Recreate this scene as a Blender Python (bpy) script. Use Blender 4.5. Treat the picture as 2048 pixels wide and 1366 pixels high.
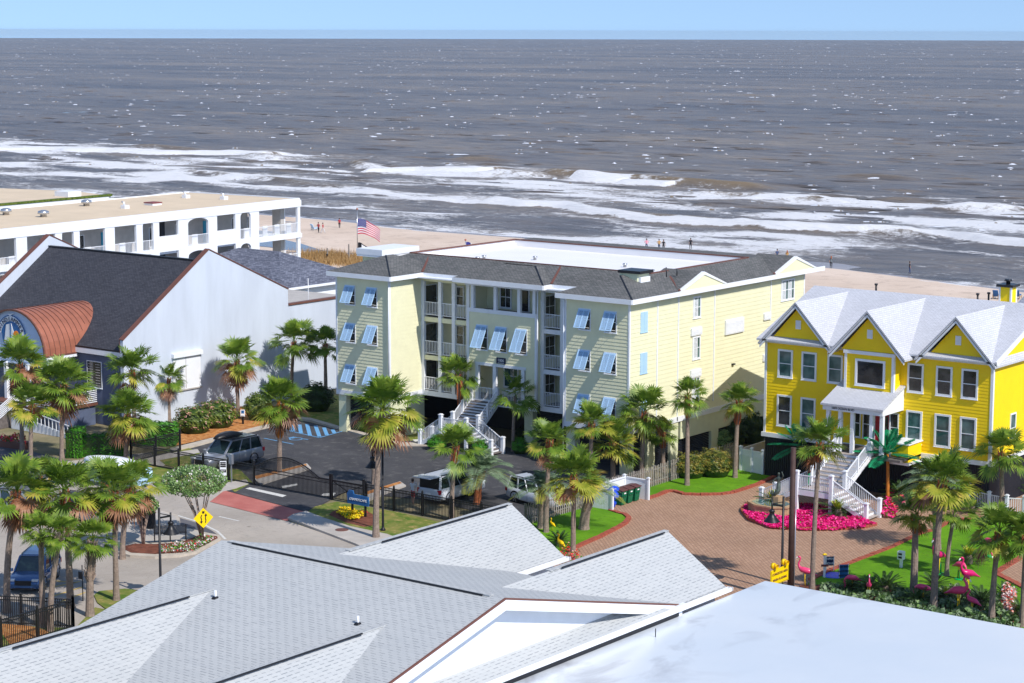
import bpy, bmesh, math, random
import numpy as np
from mathutils import Vector, Matrix
for _o in list(bpy.data.objects): bpy.data.objects.remove(_o)
sc = bpy.context.scene; col = sc.collection
R = math.radians
# ---------------------------------------------------------------- camera, sky, sun
CF, CH = 4189.0, 30.6
YAW, PITCH, ROLL = R(37.27), math.atan(621/4189.), 0.0026
cd = bpy.data.cameras.new('camera'); cam = bpy.data.objects.new('camera', cd); col.objects.link(cam)
cd.sensor_width = 36; cd.lens = CF/2048*36; cd.clip_start = 1; cd.clip_end = 60000
RM = Matrix.Rotation(YAW,3,'Z') @ Matrix.Rotation(math.pi/2-PITCH,3,'X') @ Matrix.Rotation(ROLL,3,'Z')
cam.matrix_world = Matrix.Translation((0,0,CH)) @ RM.to_4x4(); sc.camera = cam
SUN = Vector((1.013,-.215,1.0)).normalized()
w = bpy.data.worlds.new('World'); sc.world = w; w.use_nodes = True
nt = w.node_tree; bg = nt.nodes['Background']; sky = nt.nodes.new('ShaderNodeTexSky'); sky.sky_type = 'NISHITA'
sky.sun_disc = False; sky.sun_elevation = math.asin(SUN.z); sky.sun_rotation = math.atan2(SUN.x, SUN.y)
sky.altitude = 30; sky.air_density = 1.0; sky.dust_density = 0.1; sky.ozone_density = 3.5
tn = nt.nodes.new('ShaderNodeMix'); tn.data_type='RGBA'; tn.blend_type='MULTIPLY'; tn.inputs[0].default_value=1; tn.inputs[7].default_value=(1.10,1.04,.98,1)
tc = nt.nodes.new('ShaderNodeTexCoord'); va = nt.nodes.new('ShaderNodeVectorMath'); va.operation='ADD'; va.inputs[1].default_value=(0,0,.22)
vn_ = nt.nodes.new('ShaderNodeVectorMath'); vn_.operation='NORMALIZE'; nt.links.new(tc.outputs['Generated'],va.inputs[0]); nt.links.new(va.outputs[0],vn_.inputs[0]); nt.links.new(vn_.outputs[0],sky.inputs[0])
nt.links.new(sky.outputs[0], tn.inputs[6]); nt.links.new(tn.outputs[2], bg.inputs[0]); bg.inputs[1].default_value = 0.165
sl = bpy.data.lights.new('sun','SUN'); sl.energy = 4.2; sl.angle = R(.5); sl.color = (1,.95,.88)
so = bpy.data.objects.new('sun', sl); col.objects.link(so); so.rotation_euler = SUN.to_track_quat('Z','Y').to_euler()
sc.view_settings.view_transform = 'Standard'; sc.view_settings.look = 'None'; sc.view_settings.gamma = 1
sc.view_settings.exposure = 0.18
sc.cycles.max_bounces = 6; sc.cycles.transparent_max_bounces = 8

def G(px, py, z=0.0):           # ground point seen at a photo pixel
    d = RM @ Vector(((px-1024)/CF, -(py-683)/CF, -1)); t = (z-CH)/d.z
    return Vector((d.x*t, d.y*t, z))
def PR(p):                      # photo pixel of a world point
    v = RM.transposed() @ (Vector(p)-Vector((0,0,CH)))
    return 1024+CF*v.x/-v.z, 683-CF*v.y/-v.z
def HT(x, y, py):               # height above (x,y) that appears at photo row py
    lo, hi = -2., 30.
    for _ in range(30):
        m = (lo+hi)/2
        if PR((x,y,m))[1] > py: lo = m
        else: hi = m
    return lo
def GP(pts, z=0.0): return [tuple(G(a,b,z)) for a,b in pts]

# ---------------------------------------------------------------- materials
def newmat(name):
    m = bpy.data.materials.new(name); m.use_nodes = True
    return m, m.node_tree, m.node_tree.nodes['Principled BSDF']
def ramp(nt, fac, stops, interp='LINEAR'):
    r = nt.nodes.new('ShaderNodeValToRGB'); r.color_ramp.interpolation = interp
    e = r.color_ramp.elements
    while len(e) < len(stops): e.new(.5)
    for i,(p,c) in enumerate(stops):
        e[i].position = p; e[i].color = (*c,1) if len(c)==3 else c
    if fac is not None: nt.links.new(fac, r.inputs[0])
    return r
def noise(nt, scale, detail=3, vec=None, rough=.55, dist=0):
    n = nt.nodes.new('ShaderNodeTexNoise'); n.inputs['Scale'].default_value = scale
    n.inputs['Detail'].default_value = detail; n.inputs['Roughness'].default_value = rough; n.inputs['Distortion'].default_value = dist
    if vec is not None: nt.links.new(vec, n.inputs['Vector'])
    return n
def coord(nt, kind='Object', scale=None, rot=None):
    t = nt.nodes.new('ShaderNodeTexCoord'); o = t.outputs[kind]
    if scale or rot:
        mp = nt.nodes.new('ShaderNodeMapping'); nt.links.new(o, mp.inputs[0])
        if scale: mp.inputs['Scale'].default_value = scale
        if rot: mp.inputs['Rotation'].default_value = rot
        o = mp.outputs[0]
    return o
def mixc(nt, fac, a, b, mode='MIX'):
    m = nt.nodes.new('ShaderNodeMix'); m.data_type = 'RGBA'; m.blend_type = mode
    for sock, v in ((m.inputs[0],fac),(m.inputs[6],a),(m.inputs[7],b)):
        if hasattr(v,'is_output'): nt.links.new(v, sock)
        elif isinstance(v,(int,float)): sock.default_value = v
        else: sock.default_value = (*v,1)
    return m.outputs[2]
def bump(nt, b, h, strength=.3, dist=.02):
    n = nt.nodes.new('ShaderNodeBump'); n.inputs['Strength'].default_value = strength; n.inputs['Distance'].default_value = dist
    nt.links.new(h, n.inputs['Height']); nt.links.new(n.outputs[0], b.inputs['Normal'])
def M(name, c, rough=.6, metal=0, var=.12, vs=1.5, spec=.4, alpha=None, bmp=0, bs=20, coat=0, streak=False):
    m, nt, b = newmat(name)
    b.inputs['Roughness'].default_value = rough; b.inputs['Metallic'].default_value = metal
    b.inputs['Specular IOR Level'].default_value = spec; b.inputs['Coat Weight'].default_value = coat
    if var:
        co = coord(nt, 'Object', (1,1,.18) if streak else None)
        n = noise(nt, vs, 4, co)
        r = ramp(nt, n.outputs[0], [(.3,tuple(x*(1-var) for x in c)),(.7,tuple(min(1,x*(1+var*.5)) for x in c))])
        nt.links.new(r.outputs[0], b.inputs['Base Color'])
    else: b.inputs['Base Color'].default_value = (*c,1)
    if bmp:
        n2 = noise(nt, bs, 3, coord(nt)); bump(nt, b, n2.outputs[0], bmp, .02)
    return m
def brickmat(name, c1, c2, cm, bw, bh, mortar=.01, rough=.8, kind='UV', off=.5, big=.12, bmp=.3, bias=0, rot=None):
    m, nt, b = newmat(name); b.inputs['Roughness'].default_value = rough; b.inputs['Specular IOR Level'].default_value = .25
    co = coord(nt, kind, None, rot)
    t = nt.nodes.new('ShaderNodeTexBrick'); nt.links.new(co, t.inputs[0]); t.offset = off
    t.inputs['Color1'].default_value = (*c1,1); t.inputs['Color2'].default_value = (*c2,1); t.inputs['Mortar'].default_value = (*cm,1)
    t.inputs['Scale'].default_value = 1; t.inputs['Mortar Size'].default_value = mortar; t.inputs['Mortar Smooth'].default_value = .1
    t.inputs['Brick Width'].default_value = bw; t.inputs['Row Height'].default_value = bh; t.inputs['Bias'].default_value = bias
    n = noise(nt, .35, 5, co); n2 = noise(nt, 9, 2, co)
    r = ramp(nt, n.outputs[0], [(.3,(1-big,)*3),(.7,(1,1,1))])
    c = mixc(nt, 1, t.outputs[0], r.outputs[0], 'MULTIPLY')
    r2 = ramp(nt, n2.outputs[0], [(.35,(.88,)*3),(.65,(1.0,)*3)])
    c = mixc(nt, 1, c, r2.outputs[0], 'MULTIPLY')
    nt.links.new(c, b.inputs['Base Color'])
    if bmp: bump(nt, b, t.outputs['Fac'], -bmp, .01)
    return m
MT = {}
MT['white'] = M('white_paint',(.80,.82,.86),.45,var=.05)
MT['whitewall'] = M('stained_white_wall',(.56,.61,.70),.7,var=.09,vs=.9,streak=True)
MT['cream'] = M('cream_siding',(.78,.76,.52),.6,var=.05)
MT['cream2'] = M('cream_stucco_pier',(.68,.69,.47),.7,var=.06)
MT['yellow'] = M('bright_yellow_siding',(.95,.66,.002),.55,var=.05)
MT['shutter'] = M('sky_blue_shutter',(.42,.62,.84),.5,var=.04)
def glassmat(name,dark,light):  # noise-mottled pane colour paints in varied reflections and curtains
    m,nt,b=newmat(name); b.inputs['Roughness'].default_value=.07; b.inputs['Specular IOR Level'].default_value=.8
    oi=nt.nodes.new('ShaderNodeObjectInfo'); mp=nt.nodes.new('ShaderNodeMapping'); nt.links.new(coord(nt),mp.inputs[0]); cx=nt.nodes.new('ShaderNodeCombineXYZ')
    for i in range(3): nt.links.new(oi.outputs['Random'],cx.inputs[i])
    vm=nt.nodes.new('ShaderNodeVectorMath'); vm.operation='SCALE'; vm.inputs[3].default_value=50; nt.links.new(cx.outputs[0],vm.inputs[0]); nt.links.new(vm.outputs[0],mp.inputs['Location'])
    n=noise(nt,.9,2,mp.outputs[0]); r=ramp(nt,n.outputs[0],[(.42,dark),(.62,light)]); nt.links.new(r.outputs[0],b.inputs['Base Color']); n2=noise(nt,1.7,1,mp.outputs[0]); bump(nt,b,n2.outputs[0],.08,.05); return m
MT['glass'] = glassmat('dark_window_glass',(.010,.012,.016),(.05,.05,.05))
MT['tealglass'] = glassmat('teal_tinted_glass',(.03,.085,.085),(.11,.19,.19))
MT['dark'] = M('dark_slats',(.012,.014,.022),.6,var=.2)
MT['deck'] = M('weathered_deck_wood',(.15,.13,.125),.85,var=.35,vs=4)
MT['palewood'] = M('pale_worn_stair_wood',(.42,.36,.32),.8,var=.35,vs=3)
MT['shingle_dark'] = brickmat('grey_green_shingles',(.13,.135,.13),(.21,.205,.20),(.05,.05,.055),.33,.15,.016,big=.2)
MT['shingle_char'] = brickmat('charcoal_shingles',(.050,.052,.065),(.078,.08,.095),(.02,.02,.028),.33,.15,.014,big=.12)
MT['shingle_slate'] = brickmat('mottled_slate_shingles',(.09,.10,.14),(.24,.26,.33),(.06,.06,.09),.33,.15,.012,big=.25)
MT['shingle_white'] = brickmat('pale_lilac_shingles',(.55,.56,.60),(.62,.63,.68),(.36,.37,.42),.33,.15,.011,big=.07)
MT['copper'] = M('copper_seam_metal',(.42,.155,.095),.38,metal=.25,var=.18,vs=1.2)
MT['brown'] = M('brown_metal_trim',(.16,.065,.045),.5,var=.12)
MT['redtrim'] = M('dark_red_trim',(.22,.05,.045),.5)
MT['slatewall'] = M('slate_blue_wall',(.10,.125,.20),.7,var=.15)
MT['bluesiding'] = M('pale_blue_siding',(.52,.63,.82),.6,var=.06)
MT['beigewall'] = M('warm_grey_wall',(.46,.43,.40),.7)
MT['sandroof'] = M('sand_coloured_roof',(.66,.53,.38),.85,var=.08,vs=.3)
MT['whiteroof'] = M('white_membrane_roof',(.80,.79,.80),.6,var=.04,vs=.4)
MT['teal'] = M('teal_door_paint',(.01,.30,.45),.4)
MT['black'] = M('black_metal',(.012,.012,.015),.4,var=.1)
MT['iron'] = M('dark_bronze_metal',(.03,.03,.035),.35,metal=.5,var=.1)
MT['red'] = M('red_door_paint',(.45,.005,.02),.35)
MT['concrete'] = M('pale_concrete',(.46,.42,.38),.85,var=.16,vs=.8,bmp=.2)
MT['kerb'] = M('kerb_concrete',(.50,.44,.37),.85,var=.15,vs=2)
MT['brick'] = M('red_brick',(.36,.085,.05),.8,var=.3,vs=6)
MT['wood'] = M('weathered_fence_wood',(.30,.27,.24),.85,var=.35,vs=8)
MT['pole'] = M('dark_brown_pole',(.06,.03,.025),.7,var=.25,vs=4)
MT['bark'] = M('grey_palm_bark',(.27,.205,.165),.9,var=.35,vs=7,bmp=.5,bs=14)
MT['boots'] = M('rusty_palm_fibre',(.42,.13,.05),.9,var=.45,vs=9,bmp=.6,bs=18)
MT['bootpale'] = M('pale_palm_boots',(.42,.31,.25),.9,var=.5,vs=9,bmp=.5,bs=16)
def leafmat(name, a, b_, c, scale=5):
    m, nt, b = newmat(name); b.inputs['Roughness'].default_value = .45; b.inputs['Specular IOR Level'].default_value = .35
    n = noise(nt, scale, 3, coord(nt)); r = ramp(nt, n.outputs[0], [(.32,a),(.5,b_),(.68,c)])
    nt.links.new(r.outputs[0], b.inputs['Base Color'])
    tr = nt.nodes.new('ShaderNodeBsdfTranslucent'); nt.links.new(r.outputs[0], tr.inputs[0])
    mx = nt.nodes.new('ShaderNodeMixShader'); mx.inputs[0].default_value = .25
    nt.links.new(b.outputs[0], mx.inputs[1]); nt.links.new(tr.outputs[0], mx.inputs[2])
    nt.links.new(mx.outputs[0], nt.nodes['Material Output'].inputs[0]); return m
MT['frond'] = leafmat('green_fronds',(.07,.14,.014),(.15,.25,.025),(.29,.37,.05),2.2)
MT['frondy'] = leafmat('yellowing_fronds',(.20,.26,.025),(.35,.36,.04),(.54,.42,.09),2.2)
MT['frondd'] = leafmat('dead_brown_fronds',(.16,.06,.03),(.32,.15,.08),(.48,.27,.16),3)
MT['frondg'] = leafmat('silver_green_fronds',(.11,.17,.09),(.20,.29,.15),(.32,.40,.24),3)
MT['frondp'] = leafmat('emerald_plastic_fronds',(.005,.15,.06),(.01,.28,.11),(.03,.42,.19),3)
MT['sago'] = leafmat('dark_cycad_fronds',(.02,.045,.012),(.045,.10,.02),(.09,.16,.03),3)
MT['sagoy'] = leafmat('lime_new_fronds',(.30,.35,.02),(.42,.46,.03),(.5,.5,.05),3)
MT['hedge'] = leafmat('bright_green_hedge',(.03,.14,.006),(.06,.27,.01),(.12,.38,.02),5)
MT['bush'] = leafmat('olive_green_shrub',(.05,.09,.012),(.12,.18,.02),(.24,.26,.05),4)
MT['bushg'] = leafmat('gold_tipped_shrub',(.06,.10,.015),(.18,.20,.03),(.42,.28,.05),6)
MT['bushl'] = leafmat('pale_leaf_shrub',(.10,.20,.05),(.20,.34,.10),(.36,.48,.22),6)
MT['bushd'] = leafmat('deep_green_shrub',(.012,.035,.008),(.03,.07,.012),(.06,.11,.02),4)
MT['pinkfl'] = leafmat('magenta_petals',(.62,.0,.14),(.90,.01,.26),(.95,.10,.40),9)
MT['salmonfl'] = leafmat('salmon_petals',(.75,.28,.22),(.85,.42,.35),(.9,.6,.5),9)
MT['yellowfl'] = leafmat('yellow_petals',(.85,.55,.0),(.95,.70,.0),(.98,.8,.05),9)
MT['redfl'] = leafmat('red_petals',(.6,.02,.02),(.85,.05,.04),(.95,.2,.12),9)
MT['whitefl'] = leafmat('white_petals',(.6,.4,.42),(.8,.75,.75),(.9,.88,.85),9)
MT['seagrass'] = leafmat('tawny_dune_grass',(.22,.12,.04),(.40,.24,.09),(.6,.42,.2),3)
MT['flam'] = M('pink_plastic',(.80,.06,.19),.3,var=.15,vs=4)
MT['flamd'] = M('dark_pink_plastic',(.62,.01,.14),.3,var=.1)
MT['gstand'] = M('green_plastic_base',(.0,.35,.08),.4)
MT['ylw'] = M('yellow_paint',(.9,.58,.0),.4,var=.08)
MT['signy'] = M('yellow_sign_face',(.92,.62,.0),.4,var=.03)
MT['plastg'] = M('green_bin_plastic',(.0,.12,.05),.4,var=.08)
MT['plastb'] = M('blue_plastic_bags',(.02,.09,.75),.35,var=.4,vs=7)
MT['lid'] = M('dark_red_bin_lid',(.13,.05,.05),.5,var=.3)
MT['navy'] = M('navy_sign_face',(.01,.02,.07),.4,var=.05)
MT['blue'] = M('blue_sign_face',(.02,.13,.36),.4,var=.2)
MT['ltext'] = M('white_lettering',(.85,.85,.85),.5,var=0)
MT['dtext'] = M('black_lettering',(.01,.01,.015),.5,var=0)
MT['stone'] = M('tan_stone',(.45,.30,.17),.8,var=.3,vs=5)
MT['bronze'] = M('weathered_bronze',(.10,.13,.11),.5,metal=.4,var=.5,vs=6)
MT['poolw'] = M('green_pool_water',(.03,.10,.09),.05,var=0,spec=.8)
MT['chrome'] = M('light_alloy',(.55,.56,.58),.25,metal=.8,var=0)
MT['tyre'] = M('black_rubber',(.012,.012,.013),.8,var=0)
MT['carsilver'] = M('silver_car_paint',(.34,.36,.41),.28,metal=.55,var=.03,coat=.8)
MT['carwhite'] = M('white_car_paint',(.62,.66,.74),.28,var=.03,coat=.8)
MT['carblue'] = M('blue_car_paint',(.055,.13,.30),.25,metal=.4,var=.03,coat=.8)
MT['carglass'] = M('car_glass',(.015,.03,.03),.05,var=0,spec=1)
MT['lamp'] = M('clear_lamp_lens',(.7,.72,.75),.1,var=0)
MT['taill'] = M('red_tail_lens',(.45,.01,.03),.2,var=0)
MT['skin'] = M('skin',(.50,.28,.20),.6,var=0)
MT['hair'] = M('dark_hair',(.05,.03,.02),.6,var=.1)
MT['hairr'] = M('red_brown_hair',(.32,.09,.03),.6,var=.1)
MT['orangefl']=M('orange_sun_disc',(.9,.25,.01),.6,var=.1)
MT['orange'] = M('orange_plastic_trunk',(.50,.17,.02),.6,var=.3,vs=5)
# ---------------------------------------------------------------- mesh builder
AUTOSPLIT=False
class MB:
    def __init__(s): s.v=[]; s.f=[]; s.m=[]; s.sm=[]
    def q(s, pts, mi=0, smooth=False):
        k=len(s.v); s.v+=[tuple(p) for p in pts]; s.f.append(tuple(range(k,k+len(pts)))); s.m.append(mi); s.sm.append(smooth)
    def box(s, x0,y0,z0,x1,y1,z1, mi=0):
        if x0>x1: x0,x1=x1,x0
        if y0>y1: y0,y1=y1,y0
        k=len(s.v); s.v+=[(x0,y0,z0),(x1,y0,z0),(x1,y1,z0),(x0,y1,z0),(x0,y0,z1),(x1,y0,z1),(x1,y1,z1),(x0,y1,z1)]
        for f in ((0,3,2,1),(4,5,6,7),(0,1,5,4),(1,2,6,5),(2,3,7,6),(3,0,4,7)):
            s.f.append(tuple(k+i for i in f)); s.m.append(mi); s.sm.append(False)
        return s
    def extr(s, pts, vec, mi=0):
        n=len(pts); k=len(s.v); v=Vector(vec)
        s.v+=[tuple(p) for p in pts]+[tuple(Vector(p)+v) for p in pts]
        s.f.append(tuple(k+i for i in range(n))[::-1]); s.f.append(tuple(k+n+i for i in range(n))); s.m+=[mi,mi]; s.sm+=[False]*2
        for i in range(n):
            j=(i+1)%n; s.f.append((k+i,k+j,k+n+j,k+n+i)); s.m.append(mi); s.sm.append(False)
        return s
    def prism(s, pts2, z0, z1, mi=0): return s.extr([(p[0],p[1],z0) for p in pts2],(0,0,z1-z0),mi)
    def bar(s, a, b, w, h, mi=0):   # rectangular bar from a to b, w across, h up
        a=Vector(a); b=Vector(b); d=(b-a)
        if d.length<1e-6: return s
        d.normalize(); up=Vector((0,0,1)) if abs(d.z)<.95 else Vector((0,1,0))
        u=d.cross(up).normalized()*w/2; t=u.cross(d).normalized()*h/2
        return s.extr([a-u-t,a+u-t,a+u+t,a-u+t], b-a, mi)
    def tube(s, pts, rs, n=8, mi=0, cap=True, smooth=True):
        pts=[Vector(p) for p in pts]; 
        if not hasattr(rs,'__len__'): rs=[rs]*len(pts)
        k=len(s.v)
        for i,p in enumerate(pts):
            d=(pts[min(i+1,len(pts)-1)]-pts[max(i-1,0)]).normalized()
            a=Vector((1,0,0)) if abs(d.x)<.9 else Vector((0,1,0))
            u=d.cross(a).normalized(); v=d.cross(u)
            for j in range(n):
                t=2*math.pi*j/n; s.v.append(tuple(p+(u*math.cos(t)+v*math.sin(t))*rs[i]))
        for i in range(len(pts)-1):
            for j in range(n):
                a=k+i*n+j; b=k+i*n+(j+1)%n; s.f.append((a,b,b+n,a+n)); s.m.append(mi); s.sm.append(smooth)
        if cap:
            s.f.append(tuple(k+j for j in range(n))[::-1]); s.f.append(tuple(k+(len(pts)-1)*n+j for j in range(n))); s.m+=[mi,mi]; s.sm+=[False]*2
        return s
    def lathe(s, c, prof, n=14, mi=0, smooth=True):
        k=len(s.v)
        for r,z in prof:
            for j in range(n):
                t=2*math.pi*j/n; s.v.append((c[0]+r*math.cos(t), c[1]+r*math.sin(t), c[2]+z))
        for i in range(len(prof)-1):
            for j in range(n):
                a=k+i*n+j; b=k+i*n+(j+1)%n; s.f.append((a,b,b+n,a+n)); s.m.append(mi); s.sm.append(smooth)
        s.f.append(tuple(k+j for j in range(n))[::-1]); s.f.append(tuple(k+(len(prof)-1)*n+j for j in range(n))); s.m+=[mi,mi]; s.sm+=[False]*2
        return s
    def fb(s, F, u0,u1,z0,z1,n0,n1, mi=0):    # box in a wall frame F=(origin,u,n)
        o,u,n=F; o=Vector(o); u=Vector(u); n=Vector(n); Z=Vector((0,0,1))
        return s.extr([o+u*u0+n*n0+Z*z0, o+u*u1+n*n0+Z*z0, o+u*u1+n*n1+Z*z0, o+u*u0+n*n1+Z*z0], Z*(z1-z0), mi)
    def clusters(s):
        n=len(s.f); own={}; par=list(range(n))
        def find(a):
            while par[a]!=a: par[a]=par[par[a]]; a=par[a]
            return a
        for i,f in enumerate(s.f):
            for v in f:
                if v in own: par[find(i)]=find(own[v])
                else: own[v]=i
        isl={}
        for i in range(n): isl.setdefault(find(i),[]).append(i)
        isl=list(isl.values())
        if len(isl)<2 or len(isl)>900: return None
        V=np.array(s.v); lo=[];hi=[]
        for g in isl:
            ids=list({v for i in g for v in s.f[i]}); lo.append(V[ids].min(0)); hi.append(V[ids].max(0))
        lo=np.array(lo)-.02; hi=np.array(hi)+.02; k=len(isl); p2=list(range(k))
        def f2(a):
            while p2[a]!=a: p2[a]=p2[p2[a]]; a=p2[a]
            return a
        for i in range(k):
            t=np.where((lo[i]<=hi).all(1)&(hi[i]>=lo).all(1))[0]
            for j in t: p2[f2(i)]=f2(int(j))
        cl={}
        for i in range(k): cl.setdefault(f2(i),[]).extend(isl[i])
        return list(cl.values()) if 1<len(cl)<=60 else None
    def build(s, name, mat, parent=None, smooth=None, loc=None, recalc=True):
        if AUTOSPLIT and parent is not None:
            cl=s.clusters()
            if cl:
                first=None
                for g in cl:
                    m2=MB(); mp={}
                    for i in g:
                        for v in s.f[i]:
                            if v not in mp: mp[v]=len(m2.v); m2.v.append(s.v[v])
                        m2.f.append(tuple(mp[v] for v in s.f[i])); m2.m.append(s.m[i]); m2.sm.append(s.sm[i])
                    o=m2._build(name,mat,parent,smooth,loc,recalc); first=first or o
                return first
        return s._build(name,mat,parent,smooth,loc,recalc)
    def _build(s, name, mat, parent=None, smooth=None, loc=None, recalc=True):
        me=bpy.data.meshes.new(name); off=Vector((0,0,0))
        if parent is not None: off=Vector(parent.get('_org',(0,0,0)))
        if loc is not None: off=Vector(loc)
        vv=np.array(s.v,dtype=float)-np.array(off)
        me.from_pydata(vv.tolist(),[],s.f)
        mats=mat if isinstance(mat,(list,tuple)) else [mat]
        for m_ in mats: me.materials.append(MT[m_] if isinstance(m_,str) else m_)
        me.polygons.foreach_set('material_index', s.m)
        me.polygons.foreach_set('use_smooth', s.sm if smooth is None else [smooth]*len(s.f))
        if recalc and len(s.f)<60000:
            bm=bmesh.new(); bm.from_mesh(me); bmesh.ops.recalc_face_normals(bm,faces=bm.faces); bm.to_mesh(me); bm.free()
        uv=me.uv_layers.new(name='UVMap'); me.update()
        nl=len(me.loops); co=np.empty(len(me.vertices)*3); me.vertices.foreach_get('co',co); co=co.reshape(-1,3)+np.array(off)
        li=np.empty(nl,dtype=int); me.loops.foreach_get('vertex_index',li)
        pn=np.empty(len(me.polygons)*3); me.polygons.foreach_get('normal',pn); pn=pn.reshape(-1,3)
        lt=np.empty(len(me.polygons),dtype=int); me.polygons.foreach_get('loop_total',lt)
        N=np.repeat(pn,lt,axis=0); u=np.stack([-N[:,1],N[:,0],np.zeros(nl)],1); L=np.linalg.norm(u,axis=1)
        flat=L<.05; u[flat]=(1,0,0); L[flat]=1; u/=L[:,None]; v=np.cross(N,u)
        P=co[li]; uvs=np.stack([(P*u).sum(1),(P*v).sum(1)],1)
        uv.data.foreach_set('uv',uvs.astype(np.float32).ravel())
        o=bpy.data.objects.new(name,me); col.objects.link(o)
        if parent is not None: o.parent=parent; o['_org']=tuple(off)
        elif loc is not None: o.location=off; o['_org']=tuple(off)
        else: o['_org']=(0,0,0)
        return o
def tag(o,label=None,cat=None,group=None,kind=None):
    if label: o['label']=label
    if cat: o['category']=cat
    if group: o['group']=group
    if kind: o['kind']=kind
    return o
def thing(name,label,cat,loc=(0,0,0),group=None):
    o=bpy.data.objects.new(name,None); col.objects.link(o); o.location=loc; o['_org']=tuple(loc); o.empty_display_size=.3
    return tag(o,label,cat,group)
def copyt(root,loc,rz=0,scale=1,label=None,group=None):
    r=root.copy(); col.objects.link(r); r.location=loc; r.rotation_euler=(0,0,rz)
    r.scale=(scale,)*3 if not hasattr(scale,'__len__') else scale
    if label: r['label']=label
    if group: r['group']=group
    for ch in list(root.children):
        c=ch.copy(); col.objects.link(c); c.parent=r
        for g in list(ch.children):
            d=g.copy(); col.objects.link(d); d.parent=c
    return r
def stuff(name,mb,mat,label,cat,**k): return tag(mb.build(name,mat,**k),label,cat,kind='stuff')
def struct(name,mb,mat): return tag(mb.build(name,mat),kind='structure')
def FR(x,y,axis): # wall frame: 'y' faces -Y, 'x' faces +X
    return ((x,y,0),(1,0,0),(0,-1,0)) if axis=='y' else ((x,y,0),(0,1,0),(1,0,0))
def laps(mb,F,edge,z0,z1,p=.19,d=.019,mi=0):   # lap siding, edge(z)->(u0,u1)
    o,u,n=[Vector(a) for a in F]; Z=Vector((0,0,1)); k=max(1,round((z1-z0)/p)); p=(z1-z0)/k
    for i in range(k):
        a=z0+i*p; b=a+p; (l0,l1),(h0,h1)=edge(a+1e-4),edge(b-1e-4)
        if h1-h0<.01: h0=h1=(h0+h1)/2; h1+=.005
        A=o+u*l0+n*d+Z*a; B=o+u*l1+n*d+Z*a; C=o+u*h1+n*.002+Z*b; D=o+u*h0+n*.002+Z*b
        mb.q([A,B,C,D],mi); mb.q([o+u*l0+Z*a,o+u*l1+Z*a,B,A],mi)
def rect(u0,u1): return lambda z:(u0,u1)
def ctext(name,body,size,mat,origin,xdir,up,parent=None,ext=.01,align='CENTER',font_shear=0):
    c=bpy.data.curves.new(name,'FONT'); c.body=body; c.size=size; c.extrude=ext; c.align_x=align; c.align_y='CENTER'; c.shear=font_shear
    o=bpy.data.objects.new(name,c); me=bpy.data.meshes.new_from_object(o); bpy.data.objects.remove(o)
    X=Vector(xdir).normalized(); U=Vector(up).normalized(); N=X.cross(U)
    mw=Matrix((X,U,N)).transposed().to_4x4(); mw.translation=Vector(origin)-Vector(parent.get('_org',(0,0,0)) if parent else (0,0,0))
    me.transform(mw); me.materials.append(MT[mat]); ob=bpy.data.objects.new(name,me); col.objects.link(ob)
    if parent: ob.parent=parent; ob['_org']=parent['_org']
    return ob
# ---------------------------------------------------------------- ground materials
def gm(name,c1,c2,s1,c3=None,rough=.9,b=.3,bs=30,s2=None,pos=(.38,.62)):
    m,nt,bs_=newmat(name); bs_.inputs['Roughness'].default_value=rough; bs_.inputs['Specular IOR Level'].default_value=.2
    co=coord(nt); n=noise(nt,s1,5,co,.6); r=ramp(nt,n.outputs[0],[(pos[0],c1),(pos[1],c2)]); c=r.outputs[0]
    if c3:
        n2=noise(nt,s2 or s1*6,4,co,.6); r2=ramp(nt,n2.outputs[0],[(.55,(0,0,0)),(.66,(1,1,1))]); c=mixc(nt,r2.outputs[0],c,c3)
    nt.links.new(c,bs_.inputs['Base Color'])
    n3=noise(nt,bs,3,co); bump(nt,bs_,n3.outputs[0],b,.03); MT[name]=m; return m
gm('g_ground',(.16,.15,.08),(.28,.23,.14),.25)
gm('g_asphalt',(.050,.050,.057),(.075,.074,.080),.28,(.105,.102,.104),s2=1.1,b=.25,pos=(.35,.65))
def crack(name,amt,col_):
    m=MT[name]; nt=m.node_tree; b=nt.nodes['Principled BSDF']; src=b.inputs['Base Color'].links[0].from_socket
    wv=noise(nt,.35,6,coord(nt,'Object',None),.7,2.2); r=ramp(nt,wv.outputs[0],[(.492,(0,0,0)),(.5,(amt,)*3),(.508,(0,0,0))]); c=mixc(nt,r.outputs[0],src,col_)
    st=noise(nt,.9,3,coord(nt)); r2=ramp(nt,st.outputs[0],[(.66,(0,0,0)),(.74,(.55,)*3)]); c=mixc(nt,r2.outputs[0],c,tuple(x*.45 for x in col_)); nt.links.new(c,b.inputs['Base Color'])
crack('g_asphalt',.5,(.16,.155,.15))
gm('g_road',(.34,.30,.26),(.44,.39,.34),.12,(.39,.35,.31),s2=1.2,b=.1)
crack('g_road',.5,(.16,.14,.12))
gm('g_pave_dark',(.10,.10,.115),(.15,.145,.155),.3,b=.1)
gm('g_red',(.42,.13,.11),(.50,.18,.15),.5,b=.2)
gm('g_turf',(.075,.21,.004),(.13,.30,.008),.28,(.09,.20,.008),s2=3,b=.8,bs=26)
gm('g_lawn',(.085,.155,.018),(.23,.22,.055),.9,(.36,.27,.10),s2=2.2,b=.5)
gm('g_mulch',(.13,.045,.028),(.22,.08,.05),3,b=.8,bs=14)
gm('g_straw',(.36,.13,.035),(.55,.25,.08),2.2,(.62,.36,.17),s2=7,b=.7,bs=16)
gm('g_sand',(.58,.455,.36),(.68,.55,.45),.05,(.52,.41,.33),s2=.5,b=.25,bs=3)
gm('g_wetsand',(.22,.19,.19),(.32,.27,.25),.05,b=.05,rough=.25)
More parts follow.
